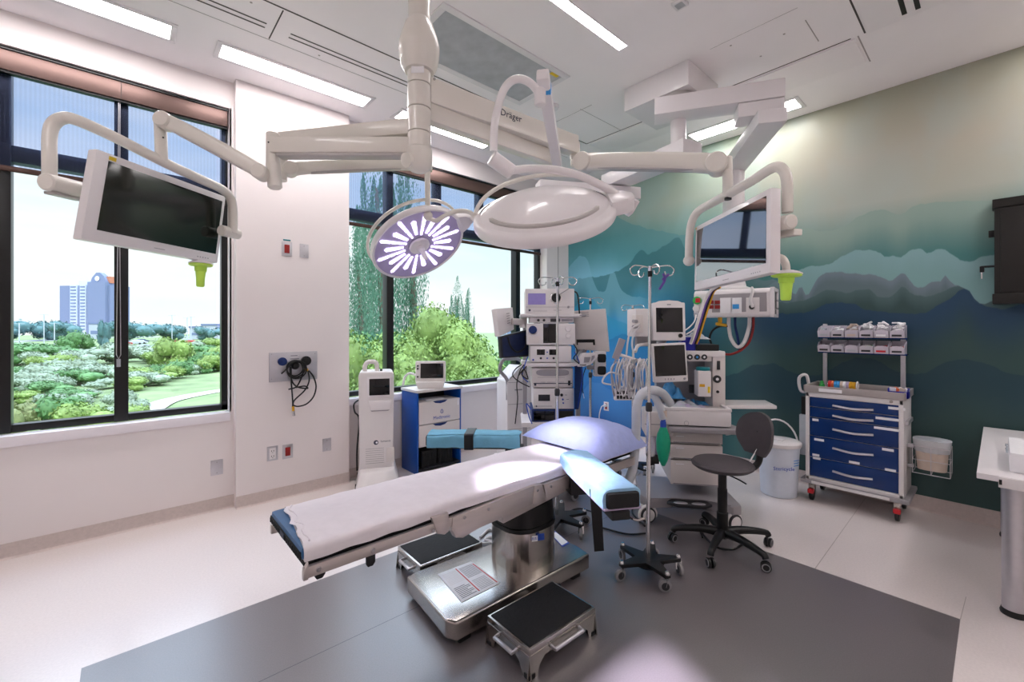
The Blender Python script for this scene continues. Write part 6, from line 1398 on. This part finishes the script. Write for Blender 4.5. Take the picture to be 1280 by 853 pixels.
# tape roll dispenser and blue caddy on the cart
v0 = FRc.q(1035, 474, .25); v1 = FRc.q(1069, 476, .25); pw = FRc.o+FRc.x*((v0.x+v1.x)/2)+FRc.y*.27
td = thing('tape_dispenser', 'rod of coloured tape rolls lying on top of the supply cart', 'tape dispenser', (pw.x, pw.y, zt+.012), -PI/2)
L_ = v1.x-v0.x
part('tape_rod', MBm('chrome').cyl((-L_/2-.01, 0, .04), (L_/2+.01, 0, .04), .006, 8), td)
for k, m in enumerate(('red', 'orange', 'sky_blue', 'sky_blue', 'tan', 'label', 'lilac', 'amber', 'amber')):
    x = -L_/2+L_*(k+.5)/9; part('tape_roll', MBm(m).cyl((x-L_/19, 0, .04), (x+L_/19, 0, .04), .034, 20, bevel=.002), td)
part('end_ring', MBm('label').torus((L_/2+.012, 0, .042), (1, 0, 0), .036, .005, 22, 7), td)
pg = FRc.o+FRc.x*(v0.x-.05)+FRc.y*.27
mb = MBm('green').lathe([(.02, 0), (.022, .03), (.012, .04), (.014, .055), (.010, .065), (0, .066)], 16, Matrix.Translation((pg.x, pg.y, zt+.012))); tag(part('marker_cap', mb), 'small bright green bottle at the left end of the cart top', 'bottle')
v = FRc.q(1123, 486, .06); pw = FRc.o+FRc.x*v.x+FRc.y*.08
tc_ = thing('caddy', 'small cobalt blue tray with white packets on the right of the cart top', 'tray', (pw.x, pw.y, zt+.012), -PI/2)
mb = MBm('bin_blue').box(-.06, .06, -.05, .05, 0, .005)
for a, b, c_, d, h in ((-.06, .06, -.05, -.045, .05), (-.06, .06, .045, .05, .07), (-.06, -.055, -.05, .05, .07), (.055, .06, -.05, .05, .07)): mb.box(a, b, c_, d, 0, h)
part('caddy_body', mb, tc_)
for k in range(5): part('packet', MBm(('label', 'orange', 'label', 'tan', 'label')[k]).box(-.02, .02, -.008, .008, -.015, .02, .004, Matrix.Translation((-.035+k*.018, -.01+.01*(k % 3), .055)) @ Matrix.Rotation(.6*k, 4, 'Y')), tc_)
# handle and holders on the cart's left side
hl = part('push_handle', MBm('plastic_white').tube([(-HW-.012, .20, zt-.02), (-HW-.075, .16, zt-.02), (-HW-.085, .14, zt+.10), (-HW-.03, .14, zt+.13), (-HW-.012, .16, zt+.02)], .013, 10, smooth=5), t)
part('side_holder', MBm('black').box(-HW-.06, -HW-.01, .10, .16, zt-.22, zt-.06, .006), t)
part('side_basket', MBm('bag_clear').box(-HW-.07, -HW-.012, .08, .24, zb+.18, zt-.22, .006), t)
# waste basket on the right side
tw = thing('waste_basket', 'beige waste bin with clear liner in a wire basket beside the blue cart', 'waste bin', (4.44+.20, -(xr+.14), .385), -PI/2); tw.scale = (.86, .86, .86)
part('bin', MBm('tan').prism(sup(0, 0, .095, .085, 32, 4), .03, .25, .004, top=sup(0, 0, .11, .10, 32, 4)), tw)
part('liner', MBm('bag_clear').prism(sup(0, 0, .118, .105, 32, 3), .19, .30, .01, top=sup(0, 0, .128, .112, 32, 3)), tw)
for z_ in (0, .12, .24):
    part('wire', MBm('alu').tube([(-.12, -.11, z_), (.12, -.11, z_), (.12, .11, z_), (-.12, .11, z_), (-.12, -.11, z_)], .003, 6), tw)
for x in (-.12, 0, .12): part('wire', MBm('alu').tube([(x, -.11, .24), (x, -.11, 0), (x, .11, 0), (x, .11, .24)], .003, 6), tw)
part('hanger', MBm('alu').box(-.17, -.12, -.02, .02, .20, .235, .003), tw); part('hanger', MBm('alu').box(-.17, -.12, -.02, .02, .02, .05, .003), tw)
part('rail', MBm('alu').box(-.165, -.14, -.15, .16, .42, .455, .004), tw)
# white bucket
c = W(980, 618, 3.93); tk = thing('waste_pail', 'tall white lidded plastic pail with a wire handle left of the supply cart', 'pail', (c.x-.03, c.y+.035, 0))
part('pail_body', MBm('bucket').lathe([(0, 0), (.135, 0), (.142, .006), (.163, .43), (.170, .435), (.170, .45)], 40), tk)
part('lid', MBm('plastic_white').lathe([(.174, .445), (.178, .45), (.178, .475), (.168, .485), (.12, .492), (0, .494)], 40), tk)
part('lid_hatch', MBm('boom_white').box(-.06, .06, -.05, .05, .49, .502, .005), tk)
hp = [Vector((0, 0, .46))+RT*(.175*math.cos(a))+Vector((0, 0, .20*math.sin(a)))+FW*(.05*math.sin(a)) for a in [PI*k/14 for k in range(15)]]
part('handle', MBm('boom_white').tube(hp, .008, 8), tk)
zc_ = -FW*.99-RT*.12; zc_.normalize(); xt = Vector((0, 0, 1)).cross(zc_)
text('Stericycle', .045, 'label_blue', tk, frame_m(Vector((0, 0, .27))+zc_*.158-RT*.03, xt, Vector((0, 0, 1)), zc_), ext=.0006)
for k in range(3): part('print_line', MBm('sky_blue').box(-.035, .035, -.003, .003, 0, .001, 0, frame_m(Vector((0, 0, .34-.022*k))+(zc_*.9+RT*.5).normalized()*.161, (Vector((0, 0, 1)).cross((zc_*.9+RT*.5).normalized())), Vector((0, 0, 1)), (zc_*.9+RT*.5).normalized())), tk)
# counter at the right edge
t = thing('work_table', 'white work table on round grey legs at the right edge', 'table', (4.0, -.5, 0))
part('table_top', MBm('counter').box(3.275, 4.83, -1.3, .075, .725, .755, .003), t, world=True)
part('front_edge', MBm('plastic_white').box(3.27, 3.28, -1.3, .0, .70, .752, .002), t, world=True); part('edge_bracket', MBm('black').box(3.268, 3.30, -.012, -.002, .715, .74), t, world=True)
for x, y in ((3.47, -.055), (4.72, -.055), (3.47, -1.2), (4.72, -1.2)):
    l = part('leg', MBm('alu').lathe([(.045, .03), (.045, .725)], 28, Matrix.Translation((x, y, 0))), t, world=True); part('leg_foot', MBm('black').lathe([(.05, 0), (.052, .012), (.047, .03)], 28, Matrix.Translation((x, y, 0))), l, world=True)
bx = Zp(1262, 590, .757); tt = thing('paper_box', 'white box with a crumpled clear bag on the work table', 'box', (bx.x+.15, bx.y-.12, .756))
part('box_body', MBm('label').box(-.15, .35, -.25, .12, 0, .10, .006), tt)
crumple('plastic_bag', 'crumpled clear bag behind the white box on the work table', 'bag', 'bag_clear', Fr(bx.x+.5, bx.y-.15, 0), 0, .3, -.1, .16, .756, .1, 33)
# ================================================================== EQUIPMENT TOWER AND ITS UNITS
o_ = W(690, 400, 3.78); FT = Fr(o_.x, o_.y, AR)
def tq(px, py, yl=0): return FT.q(px, py, yl)
tower_ = thing('equipment_cart', 'white shelf cart of the equipment tower behind the pillow', 'medical cart', (o_.x, o_.y, 0), AR)
def tx(px, yl=0): return tq(px, 400, yl).x
def tz(py, yl=0): return tq(690, py, yl).z
for y0_, y1_, a, b in ((392.5, 396.5, 650, 727), (454, 458.5, 652, 727), (528, 534, 652, 722)):
    part('shelf', MBm('plastic_white').box(tx(a), tx(b), -.02, .42, tz(y1_), tz(y0_), .008), tower_)
    part('shelf_rail', MBm('plastic_grey').tube([(tx(b)-.02, -.015, (tz(y0_)+tz(y1_))/2), (tx(b)+.03, -.02, (tz(y0_)+tz(y1_))/2), (tx(b)+.03, .2, (tz(y0_)+tz(y1_))/2)], .008, 8), tower_)
for px in (656, 722): part('rear_post', MBm('plastic_grey').box(tx(px, .4)-.02, tx(px, .4)+.02, .36, .41, .12, tz(396, .4), .004), tower_)
part('cart_base', MBm('plastic_white').box(tx(650), tx(726), -.05, .45, .10, .20, .02), tower_)
for x in (tx(656), tx(720)):
    for y in (0, .4): caster(tower_, x, y, .6, .045)
def unit(name, lab, cat, a, b, c, d, yl=0, depth=.36, m='plastic_white', bev=.008, dz=0):
    x0, x1, z0, z1 = tx(a, yl), tx(b, yl), tz(d, yl), tz(c, yl); p = FT.o+FT.x*((x0+x1)/2)+FT.y*yl
    t = thing(name, lab, cat, (p.x, p.y, z0+dz), AR); w_ = (x1-x0)/2; h = z1-z0
    part('case', MBm(m).box(-w_, w_, 0, depth, 0, h, bev), t)
    def loc(px, py): return tx(px, yl)-(x0+x1)/2, tz(py, yl)-z0
    return t, w_, h, loc
def face(t, loc, a, b, c, d, m, name='display', y=-.003, bev=.001):
    x0, z1 = loc(a, c); x1, z0 = loc(b, d); return part(name, MBm(m).box(x0, x1, y, .003, z0, z1, bev), t)
def dial(t, loc, px, py, r, m, L=.012, name='knob'):
    x, z = loc(px, py); return part(name, MBm(m).lathe([(r, -.001), (r, L*.6), (r*.8, L), (0, L)], 20, Matrix.Translation((x, 0, z)) @ FRONT), t)
def lines(t, loc, P, m='ink', w_=.003):
    for a, b, y in P: x0, z = loc(a, y); x1, _ = loc(b, y); part('print_line', MBm(m).box(x0, x1, -.0015, .001, z-w_/2, z+w_/2), t)
t, w_, h, L = unit('light_source', 'white unit with lilac screen and round black socket, topmost on the equipment tower', 'medical device', 656.5, 718, 361, 392.5, dz=0)
face(t, L, 660, 682, 367, 381, 'screen_lilac'); dial(t, L, 695, 372.5, .052, 'chrome', .01, 'socket_ring'); dial(t, L, 695, 372.5, .040, 'black', .018, 'socket'); dial(t, L, 662, 388, .010, 'ink'); dial(t, L, 710.5, 384, .011, 'plastic_grey')
part('lever', MBm('plastic_grey').bar((L(700, 368)[0], -.02, L(700, 368)[1]), (L(711, 361)[0], -.02, L(711, 361)[1]), .02, .008, .002), t); lines(t, L, ((666, 684, 389), (692, 702, 388), (656.5+1, 718-1, 384)), 'plastic_grey', .003)
part('handle', MBm('black').tube([(w_+.0, .02, h-.02), (w_+.03, .0, h-.06), (w_+.045, .0, -.01)], .007, 8, smooth=3), t)
t, w_, h, L = unit('camera_unit', 'thin control unit with small round sockets under the top shelf of the tower', 'medical device', 662, 717, 397, 403.5, yl=.02, depth=.3, bev=.003)
dial(t, L, 673, 400.5, .012, 'plastic_dark'); dial(t, L, 680, 400.5, .012, 'plastic_dark'); face(t, L, 688, 700, 398.5, 402.5, 'plastic_dark'); face(t, L, 702, 716, 399, 402, 'plastic_grey')
t, w_, h, L = unit('gas_insufflator', 'white unit with blue round socket and black central display on the equipment tower', 'medical device', 658.5, 719, 404.5, 431.5)
dial(t, L, 666, 412.5, .036, 'navy', .014, 'blue_socket'); face(t, L, 679, 695, 405, 429, 'screen'); face(t, L, 660.5, 674, 421, 430, 'plastic_cream'); dial(t, L, 710, 411, .026, 'boom_white'); dial(t, L, 710, 420, .022, 'boom_white'); lines(t, L, ((664, 669, 427), (681, 692, 425)), 'plastic_grey')
t, w_, h, L = unit('irrigation_unit', 'white unit with two small dark displays on the equipment tower', 'medical device', 662.5, 714.5, 432.5, 453, bev=.012)
face(t, L, 671, 681, 437, 444, 'screen'); face(t, L, 686.5, 697, 437, 444, 'screen'); dial(t, L, 676, 448, .010, 'plastic_dark'); dial(t, L, 692, 448, .010, 'plastic_dark'); dial(t, L, 684, 440.5, .006, 'label_blue'); dial(t, L, 684, 448, .007, 'label_blue'); dial(t, L, 666.5, 450, .008, 'label_blue')
t, w_, h, L = unit('electrosurgical_unit', 'cream rounded unit with a recessed oval top on the middle shelf of the tower', 'medical device', 664.5, 717, 460, 485, m='plastic_cream', bev=.022)
part('top_recess', MBm('plastic_grey').prism(sup(0, 0, w_*.78, .03, 28, 3), -.004, .0, .001, Matrix.Translation((0, 0, h*.76)) @ FRONT @ Matrix.Translation((0, 0, .004))), t)
face(t, L, 667, 715, 479, 480, 'ink'); dial(t, L, 669, 481, .010, 'ink'); face(t, L, 710, 713, 476, 482, 'black'); lines(t, L, ((676, 682, 478), (684, 694, 478), (697, 705, 478), (672, 706, 472)), 'plastic_grey')
t, w_, h, L = unit('video_processor', 'white unit with small olive display and three blue sockets near the bottom of the tower', 'medical device', 666.5, 717.5, 486, 511.5)
face(t, L, 673, 687.5, 493.5, 501.5, 'plastic_dark'); dial(t, L, 702, 494, .013, 'black'); dial(t, L, 703.5, 499.5, .008, 'label_blue'); dial(t, L, 704, 504, .007, 'label_blue'); lines(t, L, ((706, 709, 494), (708, 711, 499.5), (668, 690, 508)), 'ink'); dial(t, L, 670.5, 508, .007, 'ink')
t, w_, h, L = unit('recorder', 'black unit in a navy frame on the lowest visible shelf of the tower', 'medical device', 664.5, 718, 512, 527.5, m='navy', bev=.004)
face(t, L, 667, 693, 514, 526, 'screen'); face(t, L, 696, 716, 514, 526, 'black')
# monitors at the sides
def plane_box(name, lab, cat, quad, D0, D1, th, m, bev=.008):
    P = [W(x, y, D0 if i in (0, 3) else D1) for i, (x, y) in enumerate(quad)]
    c = sum(P, Vector())/4; t = thing(name, lab, cat, (c.x, c.y, min(p.z for p in P)), 0); n = (P[1]-P[0]).cross(P[3]-P[0]).normalized(); n = n if n.dot(FW) > 0 else -n
    mb = MBm(m); vs = [mb.bm.verts.new(p) for p in P]+[mb.bm.verts.new(p+n*th) for p in P]
    fs = [mb.bm.faces.new([vs[i] for i in f_]) for f_ in ((0, 1, 2, 3), (7, 6, 5, 4), (0, 4, 5, 1), (1, 5, 6, 2), (2, 6, 7, 3), (3, 7, 4, 0))]; mb._fin(vs, fs, bev); part('monitor_case', mb, t, world=True)
    def at(u, v, d=-.002): return (P[0]*(1-u)+P[1]*u)*(1-v)+(P[3]*(1-u)+P[2]*u)*v+n*d
    return t, at
t, at = plane_box('display_monitor', 'large cream monitor seen from the back, right of the equipment tower', 'monitor', ((716, 389), (756, 386), (761, 440), (719, 437)), 4.1, 3.95, .04, 'plastic_cream')
for k in range(4): part('vent_slot', MBm('plastic_grey').poly([at(.1, .05+k*.035), at(.5, .045+k*.035), at(.5, .06+k*.035), at(.1, .065+k*.035)]), t, world=True)
part('cable_recess', MBm('black').poly([at(.06, .74), at(.62, .72), at(.62, .86), at(.06, .88)]), t, world=True); part('cover', MBm('plastic_cream').poly([at(.10, .82, -.004), at(.56, .80, -.004), at(.56, .97, -.004), at(.10, .98, -.004)]), t, world=True)
part('stand', MBm('plastic_grey').bar(at(.3, .9, .05), W(722, 450, 4.05), .05, .04, .006), t, world=True)
t, at = plane_box('display_monitor', 'slim white monitor seen edge-on at the left of the equipment tower', 'monitor', ((620, 386), (641, 384.5), (643, 412), (624.5, 421)), 3.7, 3.95, .05, 'plastic_white')
for k in range(5): part('vent_slot', MBm('plastic_grey').poly([at(.55, .22+k*.1), at(.75, .22+k*.1), at(.75, .25+k*.1), at(.55, .25+k*.1)]), t, world=True)
mb = MBm('plastic_cream').cyl(W(640, 402, 3.9), W(656, 403, 3.95), .03, 14); mb.cyl(W(654, 398, 3.95), W(654, 410, 3.95), .035, 14); part('monitor_arm', mb, t, world=True)
t, at = plane_box('display_monitor', 'dark monitor with a reflective screen below the slim white one', 'monitor', ((625, 421), (661, 412), (661, 446), (627, 448)), 3.8, 4.0, .04, 'plastic_dark', .004)
part('screen', MBm('navy_bag').poly([at(.06, .08), at(.96, .06), at(.96, .93), at(.06, .94)]), t, world=True)
part('handle', MBm('cable_black').tube([at(.2, .1, -.03), at(.22, .5, -.05), at(.45, .78, -.05), at(.75, .6, -.05), at(.8, .2, -.03)], .008, 7, smooth=5), t, world=True)
c = W(735, 452, 3.8); t = thing('foot_pedal', 'white twin foot pedal hung at the right side of the equipment tower', 'pedal', (c.x, c.y, W(735, 459, 3.8).z), AR)
part('pedal_body', MBm('plastic_white').prism([(-.075, .02), (-.05, 0), (.03, .03), (.085, .10), (.06, .125), (-.06, .12), (-.085, .08)], -.04, .04, .012, FRONT), t)
part('pedal_plate', MBm('plastic_grey').prism([(-.045, .04), (.0, .045), (.015, .09), (-.04, .09)], .041, .046, .001, FRONT), t); part('pedal_plate', MBm('plastic_grey').prism([(.02, .05), (.05, .085), (.05, .105), (.025, .10)], .041, .046, .001, FRONT), t)
c = W(751, 455, 3.9); t = thing('socket_box', 'white box with two round black sockets right of the foot pedal', 'socket box', (c.x, c.y, W(751, 471, 3.9).z), AR)
part('box_body', MBm('plastic_white').box(-.055, .05, 0, .10, 0, .225, .01), t)
for z_ in (.055, .165): part('socket', MBm('black').prism(sup(0, 0, .038, .038, 24, 5), 0, .012, .003, Matrix.Translation((.008, .002, z_)) @ FRONT), t)
part('clamp', MBm('plastic_grey').box(-.12, -.05, .02, .06, .06, .10, .006), t)
mb = MBm('navy'); P = Wt((718, 458, 3.7), (727, 456, 3.9), (728, 480, 3.9), (722, 512, 3.8), (718, 512, 3.7)); v = [mb.bm.verts.new(p) for p in P]; v2 = [mb.bm.verts.new(p+RT*.01+FW*.01) for p in P]
mb.bm.faces.new(v); mb.bm.faces.new(list(reversed(v2)))
for k in range(5): mb.bm.faces.new((v[k], v[(k+1) % 5], v2[(k+1) % 5], v2[k]))
tag(part('side_cover', mb), 'navy cloth strip hanging from the right edge of the tower shelf', 'cloth')
cab('black cable dropping from the foot pedal with a white tag', [(732, 460, 3.8), (729, 470, 3.8), (728, 485, 3.8), (729, 492, 3.8)], .004, 'cable_black'); 
mb = MBm('label').bar(W(729, 492, 3.8), W(730, 498, 3.8), .02, .004); tag(part('cable_tag', mb), 'small white tag at the end of the cable beside the tower', 'tag')
for i, P in enumerate([[(652, 456, 3.7), (644, 462, 3.72), (641, 470, 3.72), (650, 478, 3.7), (662, 484, 3.7)], [(655, 456, 3.7), (650, 464, 3.7), (646, 480, 3.72), (647, 500, 3.75), (644, 530, 3.8)], [(658, 458, 3.7), (652, 468, 3.68), (660, 474, 3.68), (655, 462, 3.68), (648, 470, 3.68)], [(660, 446, 3.74), (656, 456, 3.7), (653, 470, 3.7), (660, 478, 3.7)]]):
    cab(['black cable looping left of the tower middle shelf', 'black cable hanging long down left of the tower', 'tangled black cable knot left of the tower', 'blue cable beside the tangled black ones left of the tower'][i], P, .005, 'cable_black' if i < 3 else 'label_blue')
for i, P in enumerate([[(664, 512, 3.7), (658, 505, 3.72), (661, 520, 3.68), (665, 530, 3.68)], [(717, 430, 3.75), (722, 440, 3.75), (717, 448, 3.75), (724, 455, 3.75)], [(718, 440, 3.76), (722, 448, 3.76), (728, 470, 3.8), (722, 510, 3.78)]]):
    cab(['blue cable looping at the lower left of the tower', 'black cable between the tower and the foot pedal', 'blue cable running down the right side of the tower'][i], P, .005, ('label_blue', 'cable_black', 'label_blue')[i])
# white trolley left of the tower with a grey loop handle
c = W(648, 480, 4.42); FW2 = Fr(c.x, c.y, AR+.35)
t = thing('device_trolley', 'tall white device trolley with a bent grey handle left of the equipment tower', 'medical cart', (c.x, c.y, 0), AR+.35)
def w2(px, py, yl=0): return FW2.q(px, py, yl)
x0, x1 = w2(634, 500).x, w2(664, 500).x; z1 = w2(650, 466).z
part('body', MBm('plastic_white').prism([(x0, .12), (x1, .12), (x1, z1), (x0+.10, z1), (x0, z1-.09)], -.34, 0, .012, FRONT), t)
part('top_lid', MBm('plastic_white').prism([(x0+.02, z1-.06), (x0+.10, z1+.0), (x1, z1+.0), (x1, z1+.05), (x0+.14, z1+.06)], -.34, 0.0, .01, FRONT), t)
for py in (478, 505, 536): part('panel_gap', MBm('plastic_grey').box(x0+.01, x1-.01, -.003, .001, w2(650, py).z-.002, w2(650, py).z+.002), t)
part('door_handle', MBm('plastic_grey').box(x0+.08, x0+.16, -.01, .0, w2(650, 488).z, w2(650, 488).z+.012, .003), t)
part('loop_handle', MBm('plastic_grey').tube([w2(638, 500, .02)+Vector((-.03, 0, 0)), w2(634, 476, .02), w2(625, 463, -.02), w2(629, 450, -.02), w2(638, 449, .0), w2(648, 449, .1), w2(656, 456, .2)], .018, 10, smooth=4), t)
part('trolley_base', MBm('plastic_white').box(x0-.03, x1+.03, -.04, .38, .08, .14, .02), t)
for x in (x0, x1):
    for y in (0, .34): caster(t, x, y, .4, .035)

# ================================================================== LASER CONSOLE, CABINET AND MONITOR
c = W(470, 500, 4.12); FL = Fr(c.x, c.y, AR+.30)
t = thing('laser_console', 'tall white console on a wide wheeled base with a small dark screen, beside the pillar', 'medical machine', (c.x, c.y, 0), FL.a)
def lq(px, py, yl=0): return FL.q(px, py, yl)
x0, x1, z1 = lq(446.5, 500).x, lq(494, 500).x, lq(470, 465).z; xc = (x0+x1)/2
pr_ = [(x0+.01, .10), (x1-.01, .10), (x1-.02, .35), (x1-.012, .9), (x1-.01, z1-.03), (x1-.03, z1), (x0+.03, z1), (x0+.01, z1-.03), (x0+.012, .9), (x0+.02, .35)]
part('body', MBm('plastic_white').prism(pr_, -.30, 0, .018, FRONT, seg=3), t)
a = lq(459, 472); b = lq(489, 496)
part('screen_bezel', MBm('boom_white').box(a.x, b.x, -.010, .004, b.z, a.z, .005), t); a = lq(461.5, 474); b = lq(487, 493.5); part('screen', MBm('screen').box(a.x, b.x, -.013, -.006, b.z, a.z, .002), t)
a = lq(460, 501); b = lq(490, 513); part('drawer_recess', MBm('boom_white').prism([(a.x, a.z), (b.x, a.z), (b.x-.03, b.z), (a.x+.03, b.z)], .0, .018, .006, FRONT), t); part('recess_lip', MBm('plastic_grey').prism([(a.x+.02, b.z+.01), (b.x-.02, b.z+.01), (b.x-.035, b.z), (a.x+.035, b.z)], .017, .020, .001, FRONT), t)
q = lq(470, 553.5); part('logo_disc', MBm('ink').lathe([(.022, -.001), (.022, .002), (0, .002)], 24, Matrix.Translation((q.x, 0, q.z)) @ FRONT), t); part('logo_disc', MBm('label').lathe([(.010, .002), (0, .0025)], 16, Matrix.Translation((q.x+.006, 0, q.z)) @ FRONT), t)
q = lq(482, 551.5); text('lumenis', .030, 'ink', t, Matrix.Translation((q.x, -.0005, q.z)) @ FRONT, ext=.0005)
for k in range(8): q0 = lq(457, 562+k*2.6); q1 = lq(480, 562+k*2.6); part('vent_slot', MBm('plastic_grey').box(q0.x, q1.x, -.0015, .001, q0.z-.0015, q0.z+.0015), t)
a = lq(483, 560); b = lq(493, 577); part('side_cover', MBm('plastic_cream').box(a.x, b.x, -.004, .002, b.z, a.z, .002), t)
bx0, bx1 = lq(441, 590, -.10).x, lq(502, 590, -.10).x
part('base', MBm('plastic_white').prism([(bx0+.02, -.16), (xc-.10, -.22), (xc+.10, -.22), (bx1-.01, -.12), (bx1-.02, .30), (bx0+.02, .30)], .035, .17, .02, top=[(bx0+.06, -.08), (xc-.09, -.10), (xc+.09, -.10), (bx1-.06, -.06), (bx1-.05, .28), (bx0+.05, .28)]), t)
for x in (bx0+.04, bx1-.05):
    for y in (-.10, .24): part('caster', MBm('black').cyl((x-.02, y, .035), (x+.02, y, .035), .035, 18, bevel=.004), t)
part('floor_plate', MBm('plastic_dark').box(bx1-.13, bx1-.02, -.15, -.05, .04, .065, .004), t)
q = lq(463, 460, .1); part('fibre_port', MBm('plastic_cream').tube([(q.x-.05, .1, z1-.01), (q.x-.05, .1, z1+.05), (q.x-.02, .1, z1+.085), (q.x+.04, .1, z1+.085), (q.x+.06, .1, z1+.05), (q.x+.06, .1, z1-.0)], .022, 10, smooth=4), t); part('port_knob', MBm('black').cyl((q.x+.10, .08, z1-.005), (q.x+.10, .08, z1+.018), .012, 10), t)
part('side_cable', MBm('cable_black').tube([(x0+.02, .2, .80), (x0-.035, .18, .76), (x0-.03, .18, .68), (x0+.01, .19, .60), (x0-.01, .2, .3), (x0-.01, .2, .1)], .008, 7, smooth=6), t)
# cabinet
CX0, CY0 = 2.22, 3.93; CW, CDp, CH = .54, .33, .85
t = thing('storage_cabinet', 'cabinet with bright blue sides and two white drawers below the far window', 'cabinet', (CX0+CW/2, CY0, 0))
hw = CW/2
for s in (-1, 1): part('side_panel', MBm('blue_panel').box(s*hw-(.016 if s > 0 else 0), s*hw+(0 if s > 0 else .016), 0, CDp, .0, CH-.015, .003), t)
part('top_panel', MBm('plastic_cream').box(-hw-.012, hw+.012, -.015, CDp, CH-.015, CH+.012, .004), t)
part('back_panel', MBm('plastic_dark').box(-hw+.01, hw-.01, CDp-.012, CDp-.002, .02, CH-.02), t); part('inner_shelf', MBm('plastic_cream').box(-hw+.016, hw-.016, .02, CDp-.01, .27, .285), t); part('inner_shelf', MBm('plastic_cream').box(-hw+.016, hw-.016, .02, CDp-.01, .715, .725), t)
part('bottom_panel', MBm('plastic_dark').box(-hw+.01, hw-.01, .0, CDp-.01, .03, .05), t)
d1_ = part('drawer', MBm('plastic_cream').box(-hw+.02, hw-.02, -.004, .25, .505, .735, .004), t); d2_ = part('drawer', MBm('plastic_cream').box(-hw+.02, hw-.02, -.004, .25, .29, .498, .004), t)
for d_, zt_ in ((d1_, .735), (d2_, .498)): part('finger_cutout', MBm('navy').prism([(-.09, zt_-.001), (-.06, zt_-.022), (0, zt_-.032), (.06, zt_-.022), (.09, zt_-.001)], .0045, .006, 0, FRONT), d_)
text('Medtronic', .05, 'label_blue', d1_, Matrix.Translation((.02, -.0045, .555)) @ FRONT, ext=.0006)
part('logo_ring', MBm('label_blue').torus((.02, -.005, .615), (0, 1, 0), .018, .002, 18, 5), d1_); part('logo_bar', MBm('label_blue').box(.018, .022, -.0055, -.0045, .60, .645), d1_)
part('lock_plate', MBm('label').box(hw-.05, hw-.035, -.006, -.003, .66, .72), d1_)
part('papers', MBm('label').box(-.14, .08, .03, .2, .737, .745, .001), t)
for i in range(2):
    b = MBm('black_matte').box(-.20+i*.2, -.02+i*.2, .03, .25, .05, .22, .01)
    for k in range(5): b.box(-.20+i*.2+.01+k*.034, -.20+i*.2+.025+k*.034, .022, .032, .07, .20, .003)
    for v in b.bm.verts: v.co += Vector((CX0+hw, CY0, 0))
    tag(part('equipment_case', b), ['black ribbed case in the bottom bay of the blue cabinet, left', 'black ribbed case in the bottom bay of the blue cabinet, right'][i], 'case')
mb = MBm('cable_black').tube([(CX0-.1, CY0-.12, .012), (CX0+.1, CY0-.1, .012), (CX0+.3, CY0-.05, .012), (CX0+.6, CY0-.1, .012), (CX0+.8, CY0-.05, .012)], .009, 7, smooth=5); tag(part('floor_cable', mb), 'black cable on the floor along the front of the blue cabinet', 'cable')
c = W(538, 480, 4.60); t = thing('nerve_monitor', 'small cream monitor with a dark screen standing on the blue cabinet', 'monitor', (c.x, c.y, CH+.012), AR+.10)
k = 4.6/FP; w_ = 37*k/2
part('foot', MBm('plastic_cream').prism([(-w_*.80, 0), (w_*.85, 0), (w_*.95, .07), (-w_*.95, .07)], -.10, .06, .012, FRONT), t)
part('case', MBm('plastic_cream').box(-w_, w_, -.02, .10, .06, .285, .015, Matrix.Rotation(-.08, 4, 'X')), t)
part('screen', MBm('screen').box(-w_*.66, w_*.86, -.024, -.016, .105, .26, .002, Matrix.Rotation(-.08, 4, 'X')), t)
for i, z_ in enumerate((.235, .205, .12)): part('button', MBm('plastic_dark').lathe([(.011, 0), (.009, .006), (0, .006)], 12, Matrix.Rotation(-.08, 4, 'X') @ Matrix.Translation((-w_*.84, -.02, z_)) @ FRONT), t)
for x in (-w_*.6, w_*.6): part('rubber_foot', MBm('black').cyl((x, -.03, -.0), (x, -.03, .006), .012, 10), t)
part('cable_guide', MBm('plastic_cream').tube([(-w_, .08, .13), (-w_-.07, .08, .15), (-w_-.12, .08, .11), (-w_-.14, .08, .02)], .012, 8, smooth=4), t)
